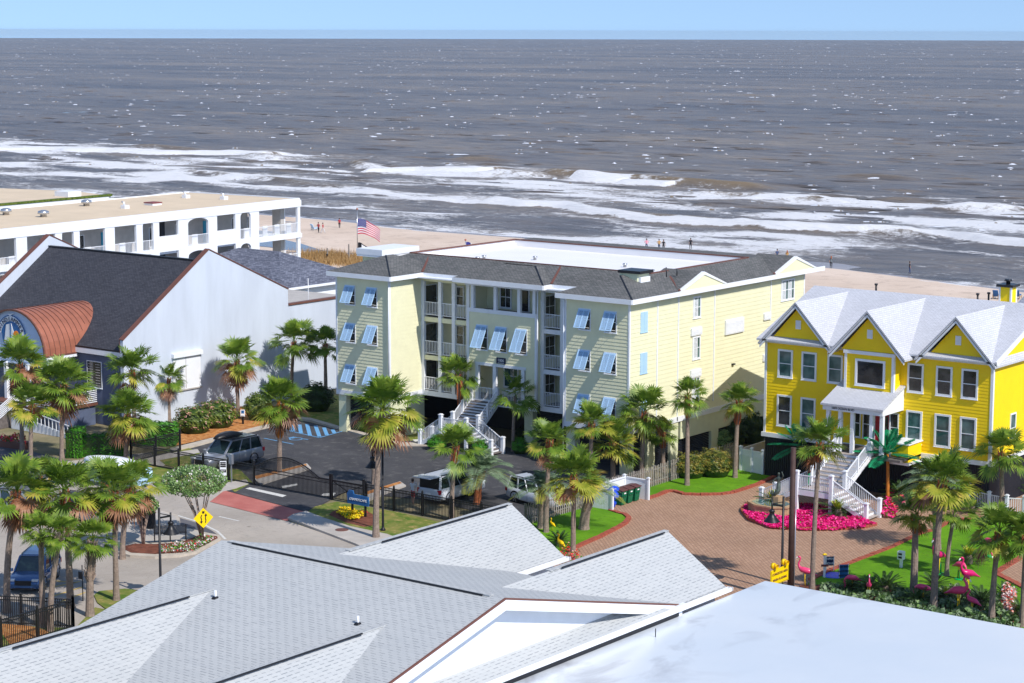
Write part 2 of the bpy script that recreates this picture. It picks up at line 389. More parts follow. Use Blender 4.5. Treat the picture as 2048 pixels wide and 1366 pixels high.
MT['g_paver']=brickmat('clay_pavers',(.41,.245,.16),(.49,.305,.205),(.26,.155,.105),.42,.21,.02,kind='Object',big=.15,rot=(0,0,R(45)))
MT['g_blue']=M('blue_road_paint',(.14,.36,.62),.7,var=.15,vs=6)
MT['g_white']=M('white_road_paint',(.66,.65,.62),.7,var=.2,vs=6)
MT['g_yellow']=M('faded_yellow_paint',(.60,.42,.12),.7,var=.25,vs=5)
def sheet(name,pts,z,mat,label=None,cat=None):
    mb=MB(); mb.q([(p[0],p[1],z) for p in pts]); me=mb.build(name,mat)
    if me.data.polygons[0].normal.z<0: me.data.flip_normals()
    bm=bmesh.new(); bm.from_mesh(me.data); bmesh.ops.triangulate(bm,faces=bm.faces); bm.to_mesh(me.data); bm.free()
    return tag(me,kind='structure')
def slab(name,pts,z0,z1,mat):
    mb=MB(); mb.prism([(p[0],p[1]) for p in pts],z0,z1); return struct(name,mb,mat)
# ---------------------------------------------------------------- ground, roads
sheet('ground',[(-420,-60),(160,-60),(160,175),(60,185),(-60,190),(-150,196),(-200,206),(-420,215)],-.02,'g_ground')
sheet('road',GP([(-700,1700),(-500,985),(0,935),(140,925),(300,957),(345,985),(450,983),(575,1042),(735,1096),(900,1250),(1000,1700)]),.0,'g_road')
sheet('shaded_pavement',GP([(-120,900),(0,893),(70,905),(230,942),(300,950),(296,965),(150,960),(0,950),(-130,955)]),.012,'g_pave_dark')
sheet('sidewalk_strip',GP([(60,940),(120,925),(200,915),(300,905),(330,930),(300,955),(230,950)]),.016,'concrete')
sheet('parking_lot',GP([(330,925),(372,900),(450,878),(515,861),(600,842),(615,844),(700,866),(770,885),(850,880),(880,862),(1000,890),(1050,905),(1130,880),(1260,900),(1245,960),(1160,1000),(1060,1048),(940,1020),(848,1000),(690,985),(640,1012),(612,1024),(450,981),(498,957),(470,940),(400,935)]),.020,'g_asphalt')
sheet('red_crosswalk',GP([(448.5,981.6),(611.5,1025),(574,1042.6),(419.8,1004)]),.026,'g_red')
sheet('stop_line',GP([(499.5,975.5),(573,991.5),(565,995),(490.8,978)]),.030,'g_white')
# pale striping and islands inside the lot
for i,p in enumerate(([(563,973),(594,968),(596,971),(566,977)],[(646,988),(672,986),(668,992),(640,993)],[(825,880),(848,878),(850,881),(830,884)])): sheet('road_marking',GP(p),.030,'g_white')
bl=[]
top=[(540,850),(583,851.5),(600,853),(615,853),(631,854),(648,857),(665,861)]
def line(a,b,wd,z=.030,mat='g_blue',nm='road_marking'):
    A=G(*a); B=G(*b); d=(B-A).normalized(); n=Vector((-d.y,d.x,0))*wd/2; return sheet(nm,[A+n,B+n,B-n,A-n],z,mat)
line((534,852),(639,876),.12,nm='blue_parking_line'); line((639,876),(685,863),.12,nm='blue_parking_line'); line((528,877),(587,889),.12,nm='blue_parking_line')
for a,b in (((583,851),(586,863)),((599,850),(602,867)),((614,849),(620,872)),((631,852),(639,874)),((648,856),(654,871)),((665,860),(669,867))): line(a,b,.30,.033,nm='blue_parking_stripe')
mb=MB(); c=G(592,878.5)
for k in range(16):
    a0,a1=k*math.tau/16,(k+1)*math.tau/16
    mb.q([(c.x+math.cos(t)*r,c.y+math.sin(t)*r,.034) for t,r in ((a0,.42),(a1,.42),(a1,.54),(a0,.54))])
mb.box(c.x-.75,c.y-.08,.030,c.x-.3,c.y+.5,.034); mb.box(c.x+.2,c.y+.3,.030,c.x+.9,c.y+.42,.034); struct('wheelchair_marking',mb,'g_blue')
def island(pts,h=.13,mat='concrete',inner=None,im='g_straw',nm='traffic_island'):
    slab(nm,GP(pts),-.05,h,mat)
    if inner: sheet('planting_bed',GP(inner),h+.012,im)
island([(505,957),(614,930),(622,939),(520,972)],inner=[(509,956),(612,931.5),(614,934.5),(513,962)])
island([(724,990),(800,966),(812,974),(735,1003)],inner=[(727,989),(799,967),(804,970),(731,994)])
slab('kerb',GP([(345,905),(450,878),(515,862),(600,841),(620,843),(686,862),(800,893),(860,893),(860,889),(806,888),(688,858),(622,839),(600,837),(512,857),(448,873),(340,900)]),-.05,.14,'kerb')
sheet('mulch_ground',GP([(352,894),(345,870),(480,815),(600,815),(600,836),(512,856),(448,872)]),.10,'g_straw')
sheet('shaded_lawn',GP([(560,832),(670,790),(800,830),(850,875),(806,887),(688,857),(622,838)]),.012,'g_lawn')
sheet('sunny_lawn',GP([(300,905),(360,890),(400,905),(395,925),(480,940),(505,965),(470,985),(440,960),(330,930)]),.024,'g_lawn')
sheet('side_path',GP([(300,925),(300,912),(395,899),(400,906)]),.036,'concrete')
sheet('street_verge',GP([(300,930),(440,962),(468,972),(448,981),(345,984),(300,957),(260,930)]),.028,'g_lawn')
slab('sidewalk',GP([(575,1039),(586,1032),(612,1025.5),(650,1040),(700,1056),(775,1072),(900,1120),(900,1180),(711,1091)]),-.05,.13,'concrete')
slab('kerb_ramp',GP([(440,985),(455,966),(492,960),(500,968),(470,978)]),-.05,.05,'concrete')
sheet('gate_lawn',GP([(616,1024),(630,1014),(650,1009),(674,1004),(720,1012),(800,1026),(900,1050),(1050,1080),(1000,1200),(775,1071),(700,1055),(650,1039)]),.036,'g_lawn')
sheet('sign_flower_bed',GP([(658,1031),(665,1024),(680,1020),(735,1024),(757,1036),(752,1051),(729,1055),(691,1046)]),.048,'g_mulch')
mb=MB(); c=G(683.7,1063.7); mb.lathe((c.x,c.y,.13),[(.42,.0),(.42,.012),(.36,.02)],20); tag(mb.build('manhole_cover','brown',loc=None),'round rusty manhole cover set in the sidewalk by the gate','manhole cover')
# brick-paved drive, turf and brick edging
sheet('brick_drive',GP([(1020,1150),(1120,1105),(1210,1055),(1219,1020),(1300,955),(1420,960),(1540,925),(1990,925),(2500,1010),(2600,1700),(1000,1700)]),.010,'g_paver')
T1=[(1219.6,1021.9),(1237,1027.7),(1250,1031),(1257.7,1038),(1251,1047.7),(1237,1055.9),(1225,1062),(1200,1075),(1165,1090),(1135,1104)]
T2=[(1295.8,997.9),(1313.4,992.6),(1336.8,983.2),(1348.5,983.8),(1368.6,989.5),(1400.3,990.7),(1441.8,989.5),(1466,986),(1490.6,978.5),(1515,970),(1549,955)]
T3=[(1622,1162),(1650,1147),(1691,1132),(1719,1121),(1773,1100.6),(1785,1095.6),(1817,1080.4),(1836,1071),(1848,1067),(1870,1062),(1900,1045),(1960,1036)]
slab('turf',GP(T1+[(1100,1125),(1040,1120),(1040,1080),(1060,1046),(1184,1012.5)]),-.03,.07,'g_turf')
slab('turf',GP(T2+[(1532,951),(1480,940),(1400,938),(1340,962),(1297,973)]),-.03,.07,'g_turf')
slab('turf',GP(T3+[(2100,1030),(2300,1060),(2300,1090),(2050,1112),(1990,1149),(2046,1178),(2200,1240),(2200,1500),(1560,1300),(1600,1190)]),-.03,.07,'g_turf')
def edging(pts,label,w_=.32,h=.14,L=.30):
    P=[G(*p) for p in pts]; mb=MB()
    for a,b in zip(P,P[1:]):
        d=b-a; n=max(1,round(d.length/L))
        for i in range(n):
            s=a+d*((i+.04)/n); e=a+d*((i+.96)/n); hh=h+random.Random(i*7+int(a.x*10)).uniform(-.015,.02)
            mb.bar((s.x,s.y,hh/2),(e.x,e.y,hh/2),w_,hh)
    tag(mb.build('brick_edging','brick'),label,'edging')
edging(T1,'curved red brick edging round the turf below the bins')
edging(T2,'red brick edging along the turf in front of the gold tipped shrub')
edging(T3,'long red brick edging of the flamingo lawn beside the paved drive')
BED=[(1484.6,1024.5),(1498,1041),(1541,1057),(1603,1061),(1664.5,1060.8),(1726,1056.8),(1752,1050.6)]
edging([(1514,1008),(1498,1010),(1486,1018)]+BED,'curved dark red brick edging round the magenta flower bed',.22,.2,.25)
sheet('magenta_bed_soil',GP(BED+[(1735,1043),(1690,1025),(1600,1010),(1514,1008),(1498,1010),(1486,1018)]),.05,'g_mulch')
edging([(1990.7,1148.6),(2048,1114),(2110,1078)],'short red brick edging at the far side of the right walkway',.4)
edging([(1990.7,1148.6),(2046,1177),(2130,1215)],'short red brick edging at the near side of the right walkway',.4)
sheet('walkway',GP([(1992,1149),(2050,1114),(2200,1060),(2300,1300),(2048,1176)]),.08,'g_paver')
sheet('flamingo_bed_soil',GP([(1600,1172),(1700,1172),(1790,1182),(1830,1186),(1900,1180),(1990,1190),(2030,1230),(2100,1400),(1600,1300)]),.085,'g_mulch')
# left street island with bench
I1=[(215,1090),(232,1107.7),(260,1114.7),(310,1117.7),(360.6,1114.7),(393,1108),(441,1081),(439,1074.5),(409,1068.5),(361,1056.4),(356,1034),(324,1026),(290,1016),(240,1010),(205,1035),(198,1065)]
slab('street_island',GP(I1),-.05,.14,'kerb')
sheet('island_mulch',GP([(240,1099),(270,1092),(308,1093),(360,1090),(400,1074),(434,1077),(436,1081),(392,1104),(360,1110),(310,1113),(262,1110)]),.155,'g_mulch')
sheet('island_paving',GP([(206,1062),(215,1035),(245,1014),(290,1020),(330,1030),(352,1038),(357,1058),(404,1071),(355,1088),(270,1089),(222,1088)]),.152,'concrete')
pl=[(324,1025),(355,1031),(385,1040),(405,1047),(421,1056),(434,1062),(441,1068.5),(451,1078.5)]
for a,b in zip(pl,pl[1:]): line(a,b,.16,.008,'g_white','road_line')
line((438,1033),(478,1042),.14,.008,'g_white','road_line')
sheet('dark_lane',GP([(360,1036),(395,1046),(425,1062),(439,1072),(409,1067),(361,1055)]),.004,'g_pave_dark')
for a,b in (((70,1178),(86,1150)),((96,1160),(150,1166)),((98,1176),(160,1163)),((95,1196),(165,1174)),((120,1204),(170,1185))): line(a,b,.16,.008,'g_yellow','road_line')
slab('corner_lawn',GP([(188,1192),(198,1184),(250,1179),(310,1186),(320,1250),(240,1240),(195,1207)]),-.03,.06,'g_lawn')
sheet('front_lawn',GP([(-300,1400),(-100,1255),(0,1250),(150,1257),(190,1215),(320,1240),(600,1500),(100,1700)]),.016,'g_lawn')
sheet('fence_mulch',GP([(-60,1243),(0,1248),(60,1253),(98,1263),(85,1290),(40,1310),(20,1290),(0,1262),(-60,1258)]),.028,'g_straw')
# ---------------------------------------------------------------- beach and sea
SH=[(-460,268),(-300,262),(-237.8,259.3),(-217,254),(-196,254.6),(-155,253.9),(-132,248.4),(-103.6,239),(-60,232),(60,222),(200,215)]
def ys(x): return np.interp(x,[a for a,b in SH],[b for a,b in SH])
mb=MB(); xs=np.arange(-460,201,4.); n=len(xs)
rows=[]
for t in np.linspace(0,1,26):
    r=[]
    for x in xs:
        y0=172 if x>-160 else 196
        y=y0+(ys(x)+14-y0)*t; z=-.05-1.0*min(1,t*2.2)+ .10*math.sin(x*.23+y*.31)*math.sin(y*.13)*(1-t)
        if t>.8: z=-1.05-.75*(t-.8)/.2
        r.append((x,y,z))
    rows.append(r)
k=0
for r in rows: mb.v+=r
for i in range(25):
    for j in range(n-1):
        a=i*n+j; mb.f.append((a,a+1,a+1+n,a+n)); mb.m.append(1 if i>=22 else 0); mb.sm.append(True)
struct('beach_sand',mb,['g_sand','g_wetsand'])
# tidal pool behind the dunes
m,nt,b=newmat('tidal_water'); b.inputs['Base Color'].default_value=(.16,.17,.19,1); b.inputs['Roughness'].default_value=.18
n_=noise(nt,1.3,3,coord(nt,'Object',(.5,2,1))); bump(nt,b,n_.outputs[0],.35,.1); MT['tidal']=m
cr=[G(a,b,-.85) for a,b in ((520,474),(560,478),(600,487),(640,500),(680,506),(725,507),(760,512),(760,530),(700,526),(640,514),(600,505),(540,495),(480,490))]
sheet('tidal_pool',cr,-.80,'tidal')
# sea: a near sheet with surf, an open far sheet
m,nt,b=newmat('sea_water'); MT['surf']=m
at=nt.nodes.new('ShaderNodeAttribute'); at.attribute_name='foam'; at2=nt.nodes.new('ShaderNodeAttribute'); at2.attribute_name='crest'
def mth(op,a,bv,clamp=False):
    q=nt.nodes.new('ShaderNodeMath'); q.operation=op; q.use_clamp=clamp
    for s_,v_ in ((q.inputs[0],a),(q.inputs[1],bv)):
        if hasattr(v_,'is_output'): nt.links.new(v_,s_)
        else: s_.default_value=v_
    return q.outputs[0]
co=coord(nt); n1=noise(nt,.22,6,coord(nt,'Object',(1,1.6,1)),.68,1.2); n2=noise(nt,.9,5,coord(nt,'Object',(1,1.4,1)),.7,.8)
f=mth('ADD',mth('MULTIPLY',n1.outputs[0],.75),mth('MULTIPLY',n2.outputs[0],.55)); f=mth('ADD',f,at.outputs['Fac']); f=mth('SUBTRACT',f,.98); f=mth('MULTIPLY',f,5.5,True)
n3=noise(nt,.004,14,coord(nt,'Object',(.8,1.8,1),(0,0,R(8))),.80); base=ramp(nt,n3.outputs[0],[(.38,(.088,.081,.085)),(.50,(.170,.148,.136)),(.62,(.262,.212,.162))])  # broad light and dark streaks in the colour stand in for swell shading
nw=noise(nt,.22,6,coord(nt,'Object',(.35,1.5,1),(0,0,R(9))),.7,.4); chop=ramp(nt,nw.outputs[0],[(.36,(.62,.62,.64)),(.5,(1,1,1)),(.64,(1.3,1.25,1.2))])  # chop multiplies painted wave-slope shading into the water colour
bc=mixc(nt,1,base.outputs[0],chop.outputs[0],'MULTIPLY')
v1=noise(nt,.10,6,coord(nt,'Object',(.6,1.3,1),(0,0,R(12))),.75,.7); wc=ramp(nt,v1.outputs[0],[(.655,(0,0,0)),(.685,(1,1,1))])
v2=noise(nt,.018,3,co); wc2=ramp(nt,v2.outputs[0],[(.40,(.0,)*3),(.55,(1,)*3)]); wm=mixc(nt,1,wc.outputs[0],wc2.outputs[0],'MULTIPLY')
c=mixc(nt,at2.outputs['Fac'],bc,(.26,.185,.10)); c=mixc(nt,wm,c,(.62,.64,.70)); c=mixc(nt,f,c,(.86,.86,.88)); nt.links.new(c,b.inputs['Base Color'])
rr=mth('ADD',mth('MULTIPLY',f,.45),.34); nt.links.new(rr,b.inputs['Roughness'])
n4=noise(nt,.30,9,coord(nt,'Object',(.5,1.9,1),(0,0,R(8))),.75); bump(nt,b,n4.outputs[0],.8,1.6)
b.inputs['Specular IOR Level'].default_value=.32
POLY=[([(-40,303),(130,302),(300,308),(430,310),(520,312)],6,1.0),([(-40,284),(60,278),(160,287),(230,292)],9,.45),([(0,296),(300,300)],6,.45),
([(-40,325),(200,329),(350,331),(480,334),(620,338),(700,345)],4,.8),([(740,344),(850,342),(960,344)],7,.95),([(560,348),(640,345),(730,352)],5,.5),
([(1135,357),(1200,361),(1250,363)],6,1),([(1245,366),(1345,372)],6,.95),([(100,346),(250,354),(400,362),(520,371),(640,380),(760,391),(900,401),(985,406)],5,.85),
([(980,405),(1100,414),(1200,432),(1290,444),(1420,453),(1560,459),(1700,467),(1850,473),(1950,483),(2100,500)],8,1.0),([(1350,398),(1500,400),(1640,402),(1690,412)],8,.7),
([(590,412),(700,417),(800,424),(930,430)],4,.7),([(540,432),(620,438),(700,445),(760,457),(860,467),(1000,480),(1150,492),(1300,505),(1500,530),(1620,543),(1720,552),(1900,570),(2100,597)],4,.75),
([(970,352),(1060,355),(1110,360)],4,.5),([(0,388),(60,383),(120,384),(260,392)],4,.7),([(1100,425),(1250,450),(1400,468),(1600,480),(1800,492),(2060,515)],10,.45),([(1150,395),(1250,385),(1340,384)],7,.4),
([(330,343),(450,352),(560,362)],7,.45),([(1040,304),(1110,303)],2,.7),([(1540,209),(1690,211)],2,.5),([(1200,480),(1350,497),(1480,512)],5,.35)]
gx=np.arange(-640,60,1.0); gd=np.concatenate([np.arange(-6,150,.9),np.arange(150,330,2.0)])
X,D=np.meshgrid(gx,gd); Y=D+ys(X)
foam=np.zeros_like(X); crest=np.zeros_like(X)
rng=np.random.RandomState(4)
def vn(X,Y,s,seed):
    r=np.random.RandomState(seed).rand(64,64); u=X/s; v=Y/s; i=np.floor(u).astype(int); j=np.floor(v).astype(int); a=u-i; b_=v-j; a=a*a*(3-2*a); b_=b_*b_*(3-2*b_)
    g=lambda p,q: r[p%64,q%64]
    return (g(i,j)*(1-a)+g(i+1,j)*a)*(1-b_)+(g(i,j+1)*(1-a)+g(i+1,j+1)*a)*b_
for pts,th,inten in POLY:
    P=[G(a,b_,-1.5) for a,b_ in pts]; px=np.array([p.x for p in P]); py=np.array([p.y for p in P])
    mid=P[len(P)//2]; ww=th*.5*((CH+1.5)**2+0)**0*( (mid.x**2+mid.y**2)/ (CF*(CH+1.5)))
    o=np.argsort(px); yl=np.interp(X,px[o],py[o],left=np.nan,right=np.nan); yl=np.where(np.isnan(yl),1e6,yl)
    yl=yl+(vn(X,Y*0,9,7)-.5)*ww*1.0; d=(Y-yl)
    foam=np.maximum(foam,inten*np.exp(-(d/np.where(d<0,ww*.5,ww*.9))**2)*(.85+.3*vn(X,Y,5,3))); foam=np.maximum(foam,np.where(d>0,inten*.72*np.exp(-(d/(ww*3.4))**2)*(.35+.9*vn(X,Y,5,3)*vn(X,Y,23,8)*1.6),0))
    if inten>=.9: crest=np.maximum(crest,.6*np.exp(-((d-ww*.8)/(ww*.9))**2)); 
CRL=[([(1060,345),(1140,351),(1345,365),(1460,373),(1560,377)],1.0),([(480,308),(560,316),(640,313)],.8),([(600,330),(690,326),(760,337)],.8),([(880,316),(960,318),(1020,320)],.7),([(940,344),(1040,350),(1130,353)],.8),([(1180,425),(1420,446),(1700,462),(1900,474)],.7),([(1840,414),(1960,417),(2080,424)],.8),([(1640,350),(1760,353),(1860,357)],.6),([(1320,385),(1500,391),(1700,405)],.6),([(330,340),(560,360),(800,388)],.5),([(250,290),(340,296),(420,300)],.6)]
for pts,inten in CRL:
    P=[G(a,b_,-1.2) for a,b_ in pts]; px=np.array([p.x for p in P]); py=np.array([p.y for p in P]); o=np.argsort(px); yl=np.interp(X,px[o],py[o],left=np.nan,right=np.nan)
    ed=np.clip((X-px.min())/8,0,1)*np.clip((px.max()-X)/8,0,1); d=Y-np.where(np.isnan(yl),1e6,yl)+(vn(X,Y*0,11,17)-.5)*3; crest=np.maximum(crest,inten*ed*np.exp(-(d/np.where(d<0,2.2,5.0))**2))
zone=np.clip((D+6)/14,0,1)*np.clip((175-D)/60,0,1)
foam=np.maximum(foam, zone*(.20+.75*vn(X,Y*2.6,34,11)*vn(X,Y*2.2,13,12)*1.15))
foam=np.maximum(foam,np.clip(1-(D+4)/5,0,1)*.5)
Z=-1.5+ .35*(vn(X*.5+Y*.08,Y,7,5)-.5)+.25*(vn(X*.7,Y,3.2,6)-.5)
Z+=1.5*crest+.7*np.clip(foam-.5,0,1)*(.6+.8*vn(X,Y,2.4,21)); Z=np.where(D<2,-1.5+.02*D,Z)
ny,nx=X.shape; me=bpy.data.meshes.new('sea'); V=np.stack([X,Y,Z],-1).reshape(-1,3)
I=(np.arange(ny-1)[:,None]*nx+np.arange(nx-1)[None,:]).ravel(); Fq=np.stack([I,I+1,I+1+nx,I+nx],1)
me.vertices.add(len(V)); me.vertices.foreach_set('co',V.ravel()); me.loops.add(Fq.size); me.loops.foreach_set('vertex_index',Fq.ravel())
me.polygons.add(len(Fq)); me.polygons.foreach_set('loop_start',np.arange(0,Fq.size,4)); me.polygons.foreach_set('loop_total',np.full(len(Fq),4)); me.update(calc_edges=True)
me.polygons.foreach_set('use_smooth',[True]*len(Fq))
for nm,A in (('foam',foam),('crest',crest)):
    a_=me.attributes.new(nm,'FLOAT','POINT'); a_.data.foreach_set('value',A.ravel().astype(np.float32))
me.materials.append(m); o=bpy.data.objects.new('sea_surf',me); col.objects.link(o); tag(o,kind='structure')
mb=MB(); dist=8500
ring=[]
for k in range(97):
    a=R(-75)+R(150)*k/96; ring.append((dist*math.sin(a)*1.0,dist*math.cos(a)*1.0))
inn=[(x,ys(x)+324) for x in np.linspace(-638,58,97)]
ring=ring
for k in range(96):
    a,b_=inn[k],inn[k+1]; c_,d_=ring[k],ring[k+1]
    for (s0,s1) in ((0,.004),(.004,.02),(.02,.1),(.1,.4),(.4,1)):
        L=lambda p,q,s:(p[0]+(q[0]-p[0])*s,p[1]+(q[1]-p[1])*s,-1.5)
        mb.q([L(a,c_,s0),L(b_,d_,s0),L(b_,d_,s1),L(a,c_,s1)])
mb.q([(-640,268,-1.52),(-640,600,-1.52),(-13000,4000,-1.52),(-13000,300,-1.52)]); mb.q([(60,230,-1.52),(60,545,-1.52),(13000,4000,-1.52),(13000,230,-1.52)])
struct('sea',mb,m)

# wind-blown crests standing up from the open sea
wcm=MB(); rnd=random.Random(11)
for i in range(2300):
    D_=math.exp(rnd.uniform(math.log(330),math.log(7800))); a=YAW+R(rnd.uniform(-19,19)); x,y=-math.sin(a)*D_,math.cos(a)*D_
    if y<ys(x)+60: continue
    w_=rnd.uniform(.5,1.9)*(1+D_/2600)*(2.6 if rnd.random()<.08 else 1); h=rnd.uniform(.08,.28)*(1+D_/3200); d=Vector((math.cos(YAW+rnd.uniform(-.12,.12)),math.sin(YAW+rnd.uniform(-.12,.12)),0)); n_=Vector((-d.y,d.x,0)); p=Vector((x,y,-1.5)); P=[];k=len(wcm.v); ns=6
    for j in range(ns+1):
        f_=j/ns; e=math.sin(math.pi*f_)*rnd.uniform(.6,1.15); q_=p+d*(f_-.5)*w_; wcm.v+=[tuple(q_-n_*(.25+h)),tuple(q_+Vector((0,0,h*e+.02))),tuple(q_+n_*(h*2.2))]
    for j in range(ns):
        b0=k+j*3; wcm.f+=[(b0,b0+3,b0+4,b0+1),(b0+1,b0+4,b0+5,b0+2)]; br=rnd.random()<.28; wcm.m+=[1 if br else 0,0 if not br else 1]; wcm.sm+=[True,True]
MT['wcap']=M('wave_foam',(.66,.69,.76),.7,var=.25,vs=.6); MT['wbrown']=M('brown_wave_face',(.26,.20,.13),.4,var=.2,vs=.5)
for i in range(900):
    D_=math.exp(rnd.uniform(math.log(300),math.log(1300))); a=YAW+R(rnd.uniform(-19,19)); x,y=-math.sin(a)*D_,math.cos(a)*D_
    if y<ys(x)+70: continue
    w_=rnd.uniform(4,16); h=rnd.uniform(.15,.42); d=Vector((math.cos(YAW*.3+rnd.uniform(-.1,.1)),math.sin(YAW*.3),0)); n_=Vector((-d.y,d.x,0)); p=Vector((x,y,-1.52)); k=len(wcm.v); ns=10
    for j in range(ns+1):
        f_=j/ns; e=math.sin(math.pi*f_)**1.3*rnd.uniform(.8,1.1); q_=p+d*(f_-.5)*w_; wcm.v+=[tuple(q_-n_*(1.0)),tuple(q_+Vector((0,0,h*e+.02))),tuple(q_+n_*2.4)]
    for j in range(ns):
        b0=k+j*3; wcm.f+=[(b0,b0+3,b0+4,b0+1),(b0+1,b0+4,b0+5,b0+2)]; wcm.m+=[2,2]; wcm.sm+=[True,True]
o=wcm.build('sea_wave_crests',['wcap','wbrown','surf'],recalc=False); tag(o,kind='structure')
AUTOSPLIT=True
# ---------------------------------------------------------------- shared building parts
def window(parent,F,u0,u1,z0,z1,glass='glass',fw=.11,cross=False,proud=.06,name='window',mid=True,mat='white'):
    f=MB(); 
    f.fb(F,u0-fw,u0,z0-fw,z1+fw,.0,proud); f.fb(F,u1,u1+fw,z0-fw,z1+fw,.0,proud)
    f.fb(F,u0,u1,z1,z1+fw,.0,proud); f.fb(F,u0,u1,z0-fw,z0,.0,proud)
    f.fb(F,u0-fw-.03,u1+fw+.03,z0-fw-.03,z0-fw,.0,proud+.03)
    if mid: f.fb(F,u0,u1,(z0+z1)/2-.025,(z0+z1)/2+.025,.0,proud-.015)
    if cross: f.fb(F,(u0+u1)/2-.02,(u0+u1)/2+.02,z0,(z0+z1)/2-.025,.0,proud-.017); f.fb(F,(u0+u1)/2-.02,(u0+u1)/2+.02,(z0+z1)/2+.025,z1,.0,proud-.017)
    w_=f.build(name,mat,parent)
    g=MB(); g.fb(F,u0,u1,z0,z1,.004,.036); g.build('pane',glass,w_); return w_
def bahama(parent,F,u0,u1,z0,z1):     # top-hinged storm shutter over a window
    w_=window(parent,F,u0,u1,z0,z1,fw=.07); s=MB(); o,u,n=[Vector(a) for a in F]; Z=Vector((0,0,1)); L=(z1-z0)*1.0; t=R(27)
    dn=n*math.sin(t)-Z*math.cos(t); up=n*math.cos(t)+Z*math.sin(t)
    def pl(a0,a1,s0,s1,th,off=0): 
        p=o+u*a0+n*.07+Z*z1+dn*s0+up*off; s.extr([p,p+u*(a1-a0),p+u*(a1-a0)+dn*(s1-s0),p+dn*(s1-s0)],up*th)
    m_=(u0+u1)/2
    for a0,a1 in ((u0-.04,u0+.03),(m_-.03,m_+.03),(u1-.03,u1+.04)): pl(a0,a1,0,L,.05)
    for s0,s1 in ((0,.09),(L-.08,L)): pl(u0+.03,m_-.03,s0,s1,.05); pl(m_+.03,u1-.03,s0,s1,.05)
    k=int((L-.17)/.06)
    for i in range(k):
        for a0,a1 in ((u0+.03,m_-.03),(m_+.03,u1-.03)):
            p=o+u*a0+n*.07+Z*z1+dn*(.09+i*.06)+up*.01; q_=p+dn*.055+up*.03; s.extr([p,p+u*(a1-a0),q_+u*(a1-a0),q_],up*.006)
    s.build('shutter','shutter',w_)
    a=MB(); 
    for uu in (u0+.02,u1-.02): a.bar(o+u*uu+n*.05+Z*(z0+.12), o+u*uu+n*.07+Z*z1+dn*(L*.93),.02,.02)
    a.build('stay_arm','white',w_)
def railing(mb,a,b,h=1.0,sp=.13,zr=.1,mi=0):
    a=Vector(a); b=Vector(b); d=b-a; L=math.hypot(d.x,d.y); Z=Vector((0,0,1))
    mb.bar(a+Z*h,b+Z*h,.06,.05,mi); mb.bar(a+Z*zr,b+Z*zr,.05,.05,mi); n=max(2,int(L/sp))
    for i in range(1,n):
        p=a+d*(i/n); mb.bar(p+Z*zr,p+Z*(h-.02),.032,.032,mi)
def postp(mb,x,y,z0,z1,w=.12,mi=0,cap=True):
    mb.box(x-w,y-w,z0,x+w,y+w,z1,mi)
    if cap: mb.box(x-w-.04,y-w-.04,z1,x+w+.04,y+w+.04,z1+.05,mi); mb.box(x-w+.02,y-w+.02,z1+.05,x+w-.02,y+w-.02,z1+.10,mi)
def frustum(mb,x0,x1,y0,y1,z,s,zt,mi=0,th=.0):
    i=min((zt-z)/s,(x1-x0)/2-.001,(y1-y0)/2-.001); zt=z+i*s
    A=[(x0,y0,z),(x1,y0,z),(x1,y1,z),(x0,y1,z)]; B=[(x0+i,y0+i,zt),(x1-i,y0+i,zt),(x1-i,y1-i,zt),(x0+i,y1-i,zt)]
    for k in range(4): mb.q([A[k],A[(k+1)%4],B[(k+1)%4],B[k]],mi)
    mb.q(A[::-1],mi); return B,zt
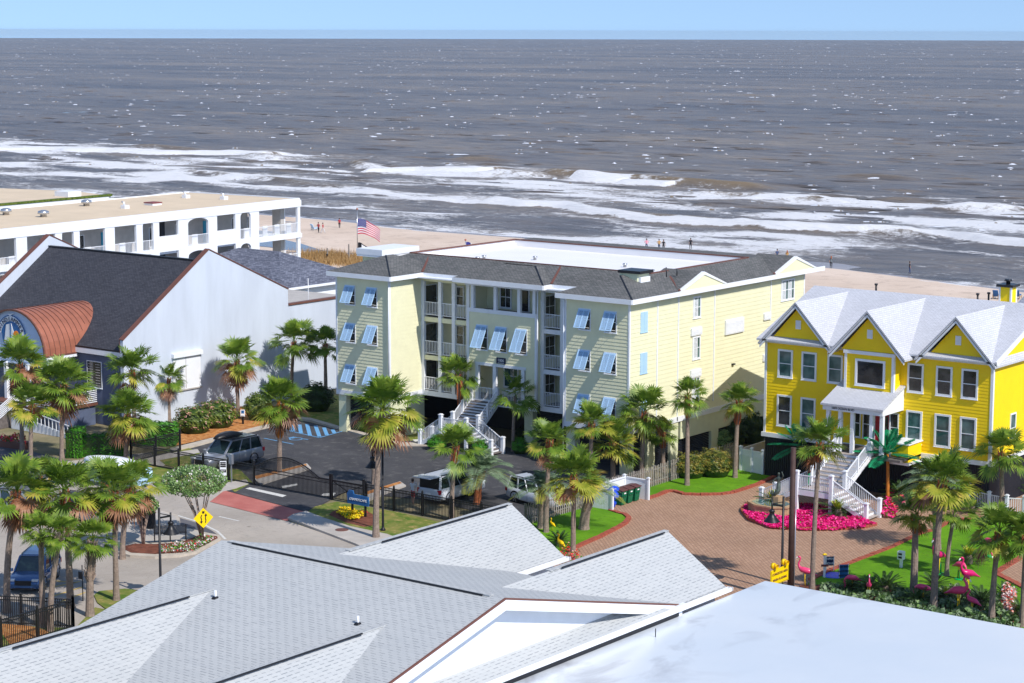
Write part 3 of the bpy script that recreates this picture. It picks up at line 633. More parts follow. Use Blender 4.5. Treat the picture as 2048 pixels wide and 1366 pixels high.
def stairs_T(parent,x0,x1,yt,zt,yl0,yl1,zl,xL,xR,tread='deck',risemat='white',zwall=None):
    st=MB(); n=max(2,round((zt-zl)/.18)); 
    for i in range(n):
        z=zl+(zt-zl)*(i+1)/n; ya=yl1+(yt-yl1)*i/n; yb=yl1+(yt-yl1)*(i+1)/n
        st.box(x0,ya-.03,z-.05,x1,yb,z,0); st.box(x0,ya,z-(zt-zl)/n,x1,ya+.02,z-.05,1)
    st.build('upper_steps',[tread,risemat],parent)
    ld=MB(); ld.box(x0,yl0,zl-.08,x1,yl1,zl); ld.build('landing_deck',tread,parent)
    fr=MB(); fr.box(x0-.02,yl0-.05,zl-.35,x1+.02,yl0-.005,zl-.0); 
    for xx in (x0-.06,x1+.01): fr.extr([(xx,yl1,zl-.3),(xx,yt,zt-.3),(xx,yt,zt+.02),(xx,yl1,zl+.08)],(.05,0,0))
    for sx,xe in ((x0,xL),(x1,xR)):
        k=max(2,round(zl/.18)); s2=MB()
        for i in range(k-1):
            z=zl*(k-1-i)/k; xa=sx+(xe-sx)*i/(k-1); xb=sx+(xe-sx)*(i+1)/(k-1)
            s2.box(min(xa,xb)-.02,yl0,z-.05,max(xa,xb)+.02,yl1,z,0); s2.box(xa-.012,yl0,z,xa+.012,yl1,z+zl/k-.05,1)
        s2.build('side_steps',[tread,risemat],parent)
        for yy in (yl0-.05,yl1+.005): fr.extr([(sx,yy,zl-.3),(xe,yy,-.05),(xe,yy,.22),(sx,yy,zl+.02)],(0,.045,0))
    fr.build('stringer','white',parent)
    rl=MB(); P=MB()
    for xx in (x0,x1):
        railing(rl,(xx,yl1,zl+.05),(xx,yt,zt+.05),.95); postp(P,xx,yl1,max(0,zl-.3),zl+1.15); postp(P,xx,yt,zt-.2,zt+1.1); postp(P,xx,(yl1+yt)/2,(zl+zt)/2-.2,(zl+zt)/2+1.05,.08,cap=False)
        postp(P,xx,yl0,0,zl+1.15)
    railing(rl,(x0,yl0,zl),(x1,yl0,zl),.95)
    for sx,xe in ((x0,xL),(x1,xR)):
        for yy in (yl0,yl1): railing(rl,(sx,yy,zl+.02),(xe,yy,.1),.95); postp(P,xe,yy,0,1.2)
    rl.build('railing','white',parent); P.build('newel_posts','white',parent)
# ================================================================ cream apartment building
xL,xLR,xBL,xBR,xRL,xRR=-107.0,-101.65,-96.75,-90.3,-87.95,-79.95
xRL=-85.4
yW,yB,yR,yF=118.4,121.65,122.15,142.6; zb,ze=3.3,12.1
ap=thing('apartment_building','cream three storey apartment building with sky blue shutters, raised on piers over parking','apartment building',(-93.5,130,0))
F_lw=FR(0,yW,'y'); F_b=FR(0,yB,'y'); F_r=FR(0,yR,'y'); F_s=FR(xRR,0,'x'); F_ret=FR(xLR,0,'x')
wl=MB()
laps(wl,F_lw,rect(xL,xLR),zb,ze,.25,.028); laps(wl,F_lw,rect(xRL,xRR),zb,ze,.25,.028)
laps(wl,F_s,rect(yW,yF),zb,ze,.3,.022,1); laps(wl,F_ret,rect(yW,yR),zb,ze,.3,.012,1); laps(wl,FR(xBR,0,'x'),rect(yB,yR+1.9),zb,ze,.3,.012,1)
# bay front with loggia at the top and entrance below
laps(wl,F_b,rect(xBL,xBR),6.05,9.85,.25,.028); laps(wl,F_b,rect(xBL,-95.9),zb,6.05,.25,.028); laps(wl,F_b,rect(-91.3,xBR),zb,6.05,.25,.028)
wl.box(xL,yW+.002,zb,xLR-.002,yF,ze,1); wl.box(xRL,yW+.002,zb,xRR-.002,yF,ze,1); wl.box(xLR-.002,yR+2.0,zb,xRL+.002,yF,ze,1)
wl.box(xLR,yR+.0,9.0-.35,xBL,yR+.2,9.0); wl.box(xLR,yR,5.7,xBL,yR+.2,6.05)
wl.box(xLR,yR-.02,11.75,xBL,yR+.2,ze)
wl.box(xBL,yB+.01,6.2,xBR,yB+2.2,9.7,1)
wl.build('wall',['cream','cream'],ap)
tr=MB()
for x,y in ((xL,yW),(xLR,yW),(xRL,yW),(xRR,yW)):
    tr.box(x-.09 if x in(xLR,xRR) else x-.035,y-.04,zb,x+.035 if x in (xLR,xRR) else x+.12,y+.1,ze)
tr.box(xRR-.05,yF-.12,zb,xRR+.04,yF+.04,ze)
for y,z0,z1 in ((121.85,3.3,12.05),(124.55,3.0,12.05),(129.4,3.8,12.05),(137.45,8.9,12.05)): tr.box(xRR,y-.06,z0,xRR+.06,y+.06,z1)
for xa,xb,y in ((xL,xLR,yW),(xRL,xRR,yW),(xBL,xBR,yB)): tr.box(xa-.05,y-.06,2.93,xb+.05,y+.02,zb)
tr.box(xRR-.02,yW,2.93,xRR+.06,yF,zb); tr.box(xLR-.02,yW,2.93,xLR+.06,yR,zb)
tr.box(xLR+.06,yR-.04,2.93,xBL,yR+.1,zb); tr.box(xBR,yR-.04,2.93,xRL,yR+.1,zb)
for z in (5.72,8.72): tr.box(xBR,yR-.03,z,xRL,yR+.15,z+.33)
tr.box(xBR,yR-.03,11.75,xRL,yR+.15,12.1)
for x in (xBL+.06,xBR-.06): tr.box(x-.1,yB-.04,zb,x+.1,yB+.05,9.85)
tr.box(xBL,yB-.05,9.85,xBR,yB+.1,10.15); tr.box(xBL-.2,yB-.1,11.85,xBR+.2,yB+.1,12.15)
tr.box(-96.0,yB-.06,5.9,-91.25,yB+.05,6.12)
tr.build('trim_boards','white',ap)
for xs_,y in (((xLR+.12,),yR),((-99.83,),yR),((-98.5,),yR),((-97.1,),yR),((xBR+.15,),yR),((-88.37,),yR)):
    for x in xs_: c_=MB(); c_.box(x-.15,y-.05,zb,x+.15,y+.2,11.8); c_.build('porch_column','white',ap)
for x in (-96.3,-94.15,-91.95,-90.55):
    c_=MB(); c_.box(x-.13,yB-.03,10.15,x+.13,yB+.22,11.85); c_.build('loggia_column','white',ap)
for x in (-95.85,-94.2,-91.55): c_=MB(); c_.box(x-.15,yB-.03,zb,x+.15,yB+.2,5.95); c_.build('entrance_column','white',ap)
# back walls of the porches, floors, doors and windows
for (xa,xb) in ((xLR,xBL),(xBR,xRL)):
    fl=MB()
    for z in (3.05,5.85,8.85): fl.box(xa,yR+.1,z,xb,yR+2.0,z+.12)
    fl.build('porch_floor','deck',ap)
FB=FR(0,yR+1.98,'y')
for z in (3.3,6.1,9.1):
    rl=MB(); segs=((xLR+.28,-99.99),(-99.67,-98.66),(-98.34,-97.25)) 
    for a,b in segs: railing(rl,(a,yR+.05,z),(b,yR+.05,z),1.05,.14)
    for a,b in ((xBR+.3,-88.53),(-88.21,xRL-.02)): railing(rl,(a,yR+.05,z),(b,yR+.05,z),1.05,.14)
    rl.build('porch_railing','white',ap)
    window(ap,FR(xLR+.01,0,'x'),yR+.35,yR+1.75,z+.05,z+2.2,'glass',.08,name='porch_door',mid=False); window(ap,FB,-99.85,-99.15,z+.75,z+2.1)
    window(ap,FR(xBR+.02,0,'x'),yR+.4,yR+1.6,z+.75,z+2.25,cross=True); window(ap,FB,-87.9,-87.1,z+.1,z+2.1,name='porch_door',mid=False)
lg=MB(); lg.box(xBL,yB+.1,9.75,xBR,yB+2.3,9.86); lg.build('loggia_floor','deck',ap)
FL=FR(0,yB+2.22,'y')
bk=MB(); bk.box(xBL,yB+2.23,3.3,xBR,yB+2.4,12.0); bk.box(xBL,yB+.3,9.9,xBL+.1,yB+2.2,11.9); bk.build('loggia_wall','cream',ap)
window(ap,FL,-95.3,-94.4,10.1,11.6,cross=True); window(ap,FL,-93.6,-92.7,9.9,11.7,name='loggia_door',mid=False)
window(ap,FR(0,yB+2.2,'y'),-94.9,-93.7,4.1,5.7,'tealglass',cross=True); window(ap,FR(0,yB+2.2,'y'),-92.3,-91.5,3.4,5.6,name='entrance_door',mid=False)
ef=MB(); ef.box(-96,yB-.1,3.05,-91.2,yB+2.2,3.2); ef.build('entrance_floor','deck',ap)
er=MB(); railing(er,(-95.7,yB+.08,3.2),(-94.35,yB+.08,3.2)); railing(er,(-93.6,yB+.08,3.2),(-91.7,yB+.08,3.2)); er.build('entrance_railing','white',ap)
for x in (-106.05,-103.85):
    for z in (3.9,7.1,10.0): bahama(ap,F_lw,x+.05,x+.95,z,z+1.4)
for x in (-84.2,-82.0):
    for z in (3.95,7.1,10.0): bahama(ap,F_lw,x+.05,x+.95,z,z+1.4)
for x in (-95.85,-94.05,-92.2): bahama(ap,F_b,x+.05,x+.98,7.1,8.9)
for z0,z1 in ((9.93,11.35),(7.03,8.48),(4.1,5.55)):
    s=MB(); s.fb(F_s,119.74,120.6,z0,z1,0,.05); s.fb(F_s,119.70,120.64,z0-.05,z0,0,.07); s.fb(F_s,120.15,120.19,z0,z1,.05,.065); s.build('closed_shutter','shutter',ap)
def plant_shutter(F,u0,u1,z0,z1,leaves=1):
    w_=window(ap,F,u0,u1,z0,z1,'tealglass',.12)
    s=MB(); k=int((z1-z0)/.09); n=leaves
    for j in range(n):
        a=u0+(u1-u0)*j/n; b=a+(u1-u0)/n*.62
        for i in range(k): s.fb(F,a+.03,b-.03,z0+i*.09,z0+i*.09+.055,.03,.06)
        s.fb(F,a,a+.04,z0,z1,.02,.07); s.fb(F,b-.04,b,z0,z1,.02,.07)
    s.build('louvre_leaf','white',w_)
for z0,z1 in ((10.3,11.65),(7.3,8.75),(4.15,5.8)): plant_shutter(F_s,126.6,127.4,z0,z1)
plant_shutter(F_s,139.1,140.9,10.3,11.7,2)
for (a,b,z0,z1) in ((126.2,127.6,8.95,9.5),(126.2,127.6,5.9,6.45),(130.85,133.45,8.5,9.6),(136.4,137.4,9.0,9.5),(136.4,137.4,5.85,6.35)):
    v=MB(); v.fb(F_s,a,b,z0,z1,0,.14); k=int((z1-z0-.12)/.09)
    for i in range(k): v.fb(F_s,a+.08,b-.08,z0+.08+i*.09,z0+.12+i*.09,.142,.165,0)
    v.build('wall_vent','white',ap)
g=MB(); g.fb(F_s,131.9,132.2,6.15,6.25,0,.2); g.build('wall_lamp','iron',ap)
# piers, slats and dark undercroft
pr=MB()
for x,y in ((xL+.5,yW+.35),(xRL+.4,yW+.5),(-91.4,yR+.3),(-96.5,yR+.3),(xL+.5,128),(xRR-.4,yW+.4)): pr.box(x-.38,y-.3,0,x+.38,y+.3,2.93)
pr.box(-103.3,yW+.05,0,xLR,yR+.3,2.93)
for y in (121.3,124.3,129.8,133.6,137.6,141.9): pr.box(xRR-.7,y-.5,0,xRR-.02,y+.5,2.93)
pr.box(xRR-.8,125.1,1.6,xRR-.01,yF,2.93)
pr.build('pier','cream2',ap)
sl_=MB()
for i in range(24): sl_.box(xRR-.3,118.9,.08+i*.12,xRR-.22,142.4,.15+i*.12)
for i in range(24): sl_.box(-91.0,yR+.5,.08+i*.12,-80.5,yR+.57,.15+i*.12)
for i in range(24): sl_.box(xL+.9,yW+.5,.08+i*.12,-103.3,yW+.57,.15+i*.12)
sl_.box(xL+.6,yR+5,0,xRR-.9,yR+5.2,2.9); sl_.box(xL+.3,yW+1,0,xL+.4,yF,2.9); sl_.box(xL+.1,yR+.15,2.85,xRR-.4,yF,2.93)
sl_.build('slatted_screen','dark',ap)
# roof
S_=.36; rf=MB(); EY=.5
B1,zt=frustum(rf,-107.52,-79.42,121.65,143.3,12.45,S_,13.45)
frustum(rf,-107.525,-101.15,117.9,125.2,12.45,S_,13.6); frustum(rf,-85.9,-79.415,117.9,125.2,12.45,S_,13.6); frustum(rf,-97.4,-89.03,120.68,126.4,12.45,S_,13.42)
YP=137.9; rf.q([(B1[0][0],YP,zt),(B1[1][0],YP,zt),(B1[1][0],B1[2][1],zt),(B1[0][0],B1[2][1],zt)])
rf.build('roof_shingles','shingle_dark',ap)
# flat well in the middle of the roof
x0,x1,y0,y1=B1[0][0],B1[1][0],B1[0][1],B1[2][1]
fr_=MB(); t=.25
y1=YP; fr_.q([(x0,y0,12.95),(x1,y0,12.95),(x1,y1,12.95),(x0,y1,12.95)])
fr_.build('flat_roof','whiteroof',ap)
pp=MB(); pp.box(x0,y1-.12,12.95,x1,y1,zt-.004); pp.box(x0,y0,12.95,x0+.12,y1-.12,zt-.004); pp.box(x1-.12,y0,12.95,x1,y1-.12,zt-.004); pp.box(x0+.12,y0,12.95,x1-.12,y0+.12,zt-.004); pp.build('parapet','whiteroof',ap)
rc=MB(); rc.box(x0,y1-.14,zt+.003,x1,y1+.06,zt+.10); rc.box(x0,y0,zt+.003,x0+.2,y1-.14,zt+.10); rc.box(x0+.2,y0,zt+.003,x1-.2,y0+.16,zt+.07); rc.box(x1-.2,y0,zt+.003,x1,y1-.14,zt+.07)
for a,b in (((-101.15,121.65,12.5),(-102.7,122.3+2.1,13.4)),((-89.03,121.7,12.5),(-90.2,124.5,13.45)),((-79.42,123.9,12.5),(-81.5,125.8,13.2)),((-79.42,137.1,12.5),(-81.6,139.4,13.25))): rc.bar(a,b,.16,.05)
rc.build('roof_flashing','brown',ap)
hc=MB()
for a,b in (((-101.15,117.9,12.46),(-104.3,121.1,13.6)),((-79.42,117.9,12.46),(-82.6,121.1,13.6)),((-89.03,120.68,12.46),(-91.7,123.35,13.42))): hc.bar(a,b,.10,.05)
hc.build('hip_cap','black',ap)
gt=MB()
for a,b in (((-107.52,117.9),(-101.15,117.9)),((-101.15,117.9),(-101.15,121.65)),((-101.15,121.65),(-97.4,121.65)),((-97.4,121.65),(-97.4,120.68)),((-97.4,120.68),(-89.03,120.68)),((-89.03,120.68),(-89.03,121.65)),((-89.03,121.65),(-85.9,121.65)),((-85.9,121.65),(-85.9,117.9)),((-85.9,117.9),(-79.42,117.9)),((-79.42,117.9),(-79.42,144.8)),((-107.52,143.3),(-107.52,117.9))):
    gt.bar((a[0],a[1],12.27),(b[0],b[1],12.27),.12,.34)
gt.box(-107.4,118.0,12.1,-101.25,122,12.2); gt.box(-85.8,118,12.1,-79.5,143,12.2); gt.box(-107.4,121,12.1,-79.5,143,12.19)
gt.build('gutter','white',ap)
for yc,h,wd in ((127.05,.95,3.15),(140.3,.95,3.15)):
    p=MB(); A=(-79.40,yc-wd,12.44); B_=(-79.40,yc+wd,12.44); T=(-79.40,yc,12.44+h+.15)
    p.extr([A,B_,T],(-.25,0,0),0); p.extr([(-79.6,yc-wd-.1,12.47),(-79.6,yc,12.44+h+.17),(-82.8,yc,12.44+h+.17),(-82.8,yc-wd-.1,12.47)],(0,0,.05),2); p.extr([(-79.6,yc+wd+.1,12.47),(-79.6,yc,12.44+h+.17),(-82.8,yc,12.44+h+.17),(-82.8,yc+wd+.1,12.47)],(0,0,.05),2); 
    p.extr([(-79.34,yc-wd-.1,12.42),(-79.34,yc-wd+.25,12.42),(-79.34,yc,12.44+h-.02),(-79.34,yc,12.44+h+.2)],(-.3,0,0),1); p.extr([(-79.34,yc+wd+.1,12.42),(-79.34,yc,12.44+h+.2),(-79.34,yc,12.44+h-.02),(-79.34,yc+wd-.25,12.42)],(-.3,0,0),1)
    p.build('eave_gablet',['cream','white','shingle_dark'],ap)
bx=MB(); bx.box(-107.9,122.5,12.3,-105.95,126.2,13.35,0); bx.box(-108.3,122.2,13.35,-105.65,126.7,13.8,1); bx.box(-108.25,122.22,13.2,-105.7,126.65,13.35,1)
bx.build('lift_housing',['cream2','white'],ap)
cp=MB(); cp.box(-83.0,121.6,12.6,-81.5,123.1,13.75,0); cp.box(-81.5,121.75,12.6,-81.3,122.95,13.5,2); cp.box(-83.1,121.5,13.75,-81.2,123.2,13.95,1)
cp.tube([(-81.0,124.6,13.3),(-81.05,124.6,14.0)],.04,6,1); cp.tube([(-80.9,125.8,13.3),(-80.9,125.8,13.8)],.04,6,1)
cp.build('roof_cupola',['cream2','iron','white'],ap)
for i,(px,py) in enumerate(((955,507),(968,504),(1070,506),(1250,520),(1010,524),(1108,528),(1186,530),(1305,532))):
    p=G(px,py,13.5); v=MB(); v.lathe((p.x,p.y,12.96),[(.12,0),(.12,.18),(.2,.2),(.16,.28),(.04,.3)],8); v.build('roof_vent','chrome',ap)
dp=MB()
for x,y,z0,z1 in ((-90.15,yB-.12,3.3,12.1),(xRL-.05,yW-.1,0,12.1),(xLR+.02,yW-.12,3,12.1)): dp.tube([(x,y,z0),(x,y,z1)],.05,6)
dp.build('downpipe','white',ap)
sg=MB(); sg.fb(F_b,-93.98,-93.13,6.17,6.63,.03,.07); s_=sg.build('number_plaque','navy',ap)
tx=ctext('plaque_numerals','1006',.30,'ltext',(-93.55,yB-.08,6.43),(1,0,0),(0,0,1),ap); tx.parent=s_
tx=ctext('plaque_wording','OCEAN BLVD',.09,'ltext',(-93.55,yB-.08,6.23),(1,0,0),(0,0,1),ap); tx.parent=s_
stairs_T(ap,-96.3,-93.9,121.6,3.15,117.9,119.3,1.4,-98.3,-91.6)
# ================================================================ yellow house
yw=124.3
yh=thing('yellow_house','bright yellow raised beach house with three front gables and pale lilac shingle roof','house',(-64,128,0))
FY=FR(0,yw,'y'); FYB=FR(0,yw-1,'y'); FYS=FR(-55.75,0,'x'); X0,X1=-72.6,-55.75
wl=MB(); laps(wl,FY,rect(X0,-65.9),3.15,9.5,.22,.022); laps(wl,FY,rect(-62.3,X1),3.15,9.5,.22,.022); laps(wl,FYB,rect(-65.9,-62.3),6.2,9.6,.22,.022); laps(wl,FYS,rect(yw,139.2),3.15,9.5,.34,.012)
wl.box(X0,yw+.003,3.1,X1-.003,139.2,9.5); wl.box(-65.9,yw-.99,6.2,-62.3,yw+.1,9.6); laps(wl,FR(-62.3,0,'x'),rect(yw-1,yw),6.2,9.5,.34,.012)
for xc,yy in ((-70.06,yw),(-58.25,yw),(-64.1,yw-1)):
    laps(wl,FR(0,yy,'y'),lambda z,xc=xc:(xc-2.1*(12.05-z)/2.35,xc+2.1*(12.05-z)/2.35),9.7,12.04,.22,.022)
    wl.extr([(xc-2.1,yy+.01,9.7),(xc+2.1,yy+.01,9.7),(xc,yy+.01,12.05)],(0,.2,0))
wl.extr([(X1-.01,yw+.1,9.5),(X1-.01,139.1,9.5),(X1-.01,131.75,12.15)],(-.2,0,0))
laps(wl,FR(0,yw,'y'),rect(-65.9,-62.3),3.15,6.2,.22,.022)
wl.build('wall','yellow',yh)
tr=MB()
for x,y,z0,z1 in ((X0,yw,3.1,9.5),(X1-.12,yw,3.1,9.5),(-65.9,yw-1,6.2,9.6),(-62.42,yw-1,6.2,9.6)): tr.box(x-.03,y-.045,z0,x+.15,y+.12,z1)
tr.box(X1-.1,yw-.04,3.1,X1+.04,yw+.15,9.5); tr.box(-62.34,yw-1.04,6.2,-62.26,yw-.85,9.6)
tr.box(X0-.15,yw-.12,2.85,X1+.1,yw+.05,3.15); tr.box(X1-.05,yw-.1,2.85,X1+.12,139.2,3.15)
tr.box(X0-.1,yw-.14,9.45,-65.9,yw+.02,9.7); tr.box(-62.3,yw-.14,9.45,X1+.1,yw+.02,9.7); tr.box(-66.0,yw-1.1,9.45,-62.2,yw-.97,9.68)
tr.box(X1-.02,yw-.1,9.42,X1+.07,139.3,9.72)
for xc,yy in ((-70.06,yw-.5),(-58.25,yw-.5),(-64.1,yw-1.5)):
    for sg in (-1,1):
        a=Vector((xc,yy,12.38)); b=Vector((xc+sg*2.75,yy,9.45)); tr.extr([a,b,b-Vector((0,0,.34)),a-Vector((0,0,.34))],(0,.08,0)); tr.extr([a-Vector((0,0,.1)),b-Vector((0,0,.1)),b-Vector((0,0,.16)),a-Vector((0,0,.16))],(0,.5,0))
a=Vector((X1+.38,yw-.45,9.55)); b=Vector((X1+.38,131.75,12.5))
for e in ((X1+.38,yw-.45,9.62),(X1+.38,139.9,9.62)): tr.bar(e,(X1+.38,131.75,12.5),.1,.3)
tr.build('trim_boards','white',yh)
rf=MB(); XL,XR=X0-.45,X1+.42
def slope(mb,p,th=.12): mb.extr(p,(0,0,-th))
slope(rf,[(XL,yw-.5,9.72),(XR,yw-.5,9.72),(XR,131.75,12.62),(XL,131.75,12.62)]); slope(rf,[(XL,131.752,12.62),(XR,131.752,12.62),(XR,140,9.6),(XL,140,9.6)])
for xc,yy in ((-70.06,yw-.55),(-58.25,yw-.55),(-64.1,yw-1.55)):
    for sg in (-1,1): slope(rf,[(xc,yy,12.47),(xc,131.4,12.47),(xc+sg*2.85,131.4,9.45),(xc+sg*2.85,yy,9.45)])
rf.extr([(-62.3,138,9.6),(-57.3,138,9.6),(-59.8,138,12.3)],(0,9,0))
slope(rf,[(-66.5,121.15,6.3),(-61.9,121.15,6.3),(-61.9,yw-.0,7.5),(-66.5,yw-.0,7.5)])
rf.build('roof','shingle_white',yh)
for xc,yy in ((-70.06,yw),(-58.25,yw),(-64.1,yw-1)):
    v=MB(); F_=FR(0,yy,'y'); v.fb(F_,xc-.2,xc+.2,10.55,11.15,.0,.05)
    for i in range(6): v.fb(F_,xc-.14,xc+.14,10.61+i*.085,10.66+i*.085,.052,.07)
    v.build('gable_vent','white',yh)
for a,b in ((-71.45,-70.55),(-69.6,-68.7),(-67.6,-66.7)): window(yh,FY,a,b,7.23,8.93,'tealglass',.13,proud=.08)
for a,b in ((-61.65,-60.75),(-59.6,-58.7),(-57.8,-56.9)): window(yh,FY,a,b,7.23,8.93,'glass',.13,proud=.08)
for a,b,g_ in ((-71.45,-70.55,'glass'),(-69.6,-68.7,'tealglass'),(-61.65,-60.75,'tealglass'),(-59.6,-58.7,'tealglass'),(-57.8,-56.9,'tealglass')): window(yh,FY,a,b,3.83,5.77,g_,.13,proud=.08)
window(yh,FYB,-64.95,-63.05,7.5,9.0,'glass',.15,proud=.1,mid=False)
window(yh,FYS,127.2,127.9,4.0,5.8,'tealglass',.1); window(yh,FYS,131.5,132.4,7.2,8.9,'glass',.1)
for a,b,mt_ in ((-65.8,-65.2,'glass'),(-64.9,-64.2,'glass'),(-62.9,-62.4,'glass')): window(yh,FY,a,b,3.7,5.5,mt_,.08)
d_=MB(); d_.fb(FY,-64.0,-63.62,3.2,5.6,.03,.1); d_.fb(FY,-63.35,-62.98,3.2,5.6,.03,.1); dd=d_.build('front_door','red',yh)
g=MB(); g.fb(FY,-63.27,-63.06,3.6,5.3,.101,.11); g.build('door_pane','glass',dd)
g=MB(); g.fb(FY,-63.62,-63.35,3.2,5.7,.03,.14); g.fb(FY,-64.1,-64.0,3.2,5.7,.03,.14); g.fb(FY,-62.98,-62.9,3.2,5.7,.03,.14); g.build('door_frame','white',yh)
for x in (-66.1,-65.2,-64.3,-62.9,-62.15): c_=MB(); c_.box(x-.12,121.45,3.1,x+.12,121.7,5.95); c_.build('porch_column','white',yh)
c_=MB(); c_.box(-66.4,121.3,5.85,-62.0,121.45,6.2); c_.box(-62.14,121.45,5.85,-62.0,yw,6.2); c_.box(-66.4,121.45,5.85,-66.26,yw,6.2); c_.extr([(-62.0,121.4,6.2),(-62.0,yw,6.2),(-62.0,yw,7.3)],(-.1,0,0)); c_.build('porch_beam','white',yh)
ctext('porch_address','1004 OCEAN BLVD',.2,'dtext',(-64.9,121.285,6.02),(1,0,0),(0,0,1),yh)
c_=MB(); c_.box(-66.3,121.2,2.95,-60.6,yw,3.1); c_.build('porch_deck','deck',yh)
c_=MB(); c_.box(-61.85,122.3,2.75,-60.6,yw-.05,3.95,0); c_.box(-61.95,122.2,3.95,-60.5,yw-.03,4.03,1); c_.box(-61.95,122.2,2.6,-60.5,yw-.1,2.78,1); c_.box(-62.0,122.22,2.7,-61.8,122.4,3.95,1)
c_.build('porch_bay',['yellow','white'],yh)
c_=MB()
for i in range(105): c_.box(X0+.05+i*.16,yw+.1,0,X0+.17+i*.16,yw+.16,2.9)
for i in range(90): c_.box(X1-.1,yw+.15+i*.165,0,X1-.04,yw+.28+i*.165,2.9)
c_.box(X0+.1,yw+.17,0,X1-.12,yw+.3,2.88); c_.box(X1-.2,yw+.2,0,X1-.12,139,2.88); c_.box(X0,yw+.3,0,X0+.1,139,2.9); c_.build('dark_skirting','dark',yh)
stairs_T(yh,-65.3,-62.8,121.2,3.15,116.1,117.9,1.5,-67.9,-60.3,tread='palewood')
ch=MB(); cx,cy=-59.0,133.4; ch.box(cx-.42,cy-.42,11.9,cx+.42,cy+.42,13.45,0)
for sx in (-1,1):
    for sy in (-1,1): ch.box(cx+sx*.4-.06,cy+sy*.4-.06,11.9,cx+sx*.4+.06,cy+sy*.4+.06,13.45,1)
ch.box(cx-.6,cy-.6,13.45,cx+.6,cy+.6,13.62,2); ch.lathe((cx,cy,13.62),[(.15,0),(.15,.2),(.28,.22),(.24,.34)],8,2); ch.build('chimney',['yellow','white','iron'],yh)
for px,py in ((1752,583),(1955,603),(1977,601)):
    p=G(px,py,12.4); v=MB(); v.tube([(p.x,p.y,12.1),(p.x,p.y,12.85)],.07,8); v.lathe((p.x,p.y,12.85),[(.12,0),(.12,.12)],8); v.build('vent_pipe','black',yh)
# ================================================================ barn-like restaurant hall on the left
rh=thing('restaurant_hall','restaurant with charcoal shingle roof, copper barrel entrance and big stained white gable wall','restaurant',(-129.5,117,0))
XE,XW=-120.1,-139.3; Y0,YR_,Y1=108.5,117.8,126.9; 
wl=MB(); wl.extr([(XE,Y0,0),(XE,Y1,0),(XE,Y1,9.2),(XE,YR_,13.25),(XE,Y0,7.0)],(-.35,0,0)); wl.box(XE-.35,Y1,0,XE,134.5,7.85)
wl.extr([(XW,Y0,0),(XW,Y1,0),(XW,Y1,9.2),(XW,YR_,13.25),(XW,Y0,7.0)],(-.35,0,0)); wl.box(XW,Y1-.3,0,XE-.35,Y1,8)
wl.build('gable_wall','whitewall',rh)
wl=MB(); wl.box(XW,Y0+.6,0,XE-.35,Y0+.9,5.6); wl.build('front_wall','slatewall',rh)
cpg=MB()
for x in (XE,XW):
    for a,b in (((Y0-.05,7.0),(YR_,13.27)),((Y1+.05,9.2),(YR_,13.27))): cpg.bar((x-.18,a[0],a[1]+.04),(x-.18,b[0],b[1]+.04),.46,.08)
    cpg.extr([(x-.37,Y0-.05,6.96),(x-.37,YR_,13.24),(x-.37,YR_,12.2),(x-.37,Y0,5.95)],(-.04,0,0))
cpg.bar((XE-.15,Y1,7.92),(XE-.15,134.6,7.92),.5,.14)
cpg.build('brown_coping','brown',rh)
rf=MB(); slope(rf,[(XW,108.9,6.05),(XE-.4,108.9,6.05),(XE-.4,YR_,12.32),(XW,YR_,12.32)]); slope(rf,[(XW,YR_+.002,12.32),(XE-.4,YR_+.002,12.32),(XE-.4,Y1,8.3),(XW,Y1,8.3)])
rf.build('roof','shingle_char',rh)
fa=MB(); fa.box(XW,108.8,5.55,XE-.4,108.92,5.98); fa.box(-126.1,105.8,5.2,-125.85,108.9,5.45); fa.build('fascia','white',rh)
rg=MB(); rg.bar((XW,YR_,12.36),(XE-.4,YR_,12.36),.3,.08); rg.bar((XW,108.86,6.02),(XE-.4,108.86,6.02),.14,.12); rg.build('ridge_cap','black',rh)
# copper barrel vault over the entrance
xc,rx,z0_,rz=-129.6,3.68,5.55,3.35
bv=MB(); K=20; prof=[(xc+rx*math.cos(math.pi*i/K),z0_+rz*math.sin(math.pi*i/K)) for i in range(K+1)]
def rooz(z): return 108.9+(z-6.05)*(8.9/6.27)
for i in range(K):
    (xa,za),(xb,zb_)=prof[i],prof[i+1]
    bv.q([(xa,105.7,za),(xb,105.7,zb_),(xb,max(108.9,rooz(zb_)+.15),zb_),(xa,max(108.9,rooz(za)+.15),za)],0,True)
bv.build('copper_barrel','copper',rh,recalc=True)
sm=MB()
for j in range(15):
    yy=105.75+j*.52
    for i in range(K):
        (xa,za),(xb,zb_)=prof[i],prof[i+1]
        if yy<max(108.9,rooz(za)) and yy<max(108.9,rooz(zb_)): sm.bar((xa,yy,za+.02),(xb,yy,zb_+.02),.035,.05)
for i in range(K):
    (xa,za),(xb,zb_)=prof[i],prof[i+1]; sm.bar((xa,105.68,za),(xb,105.68,zb_),.12,.14)
sm.bar((prof[0][0],105.7,z0_-.06),(prof[0][0],108.9,z0_-.06),.2,.12)
sm.build('standing_seams','brown',rh)
tm=MB(); Fg=((0,105.95,0),(1,0,0),(0,-1,0))
laps(tm,Fg,lambda z:(xc-rx*math.sqrt(max(0,1-((z-z0_)/rz)**2)),xc+rx*math.sqrt(max(0,1-((z-z0_)/rz)**2))),z0_,z0_+rz-.02,.26,.03)
laps(tm,Fg,rect(xc-rx,xc+rx),4.6,z0_,.26,.03); tm.box(xc-rx,105.96,4.6,xc+rx,106.1,z0_)
tm.build('tympanum','bluesiding',rh)
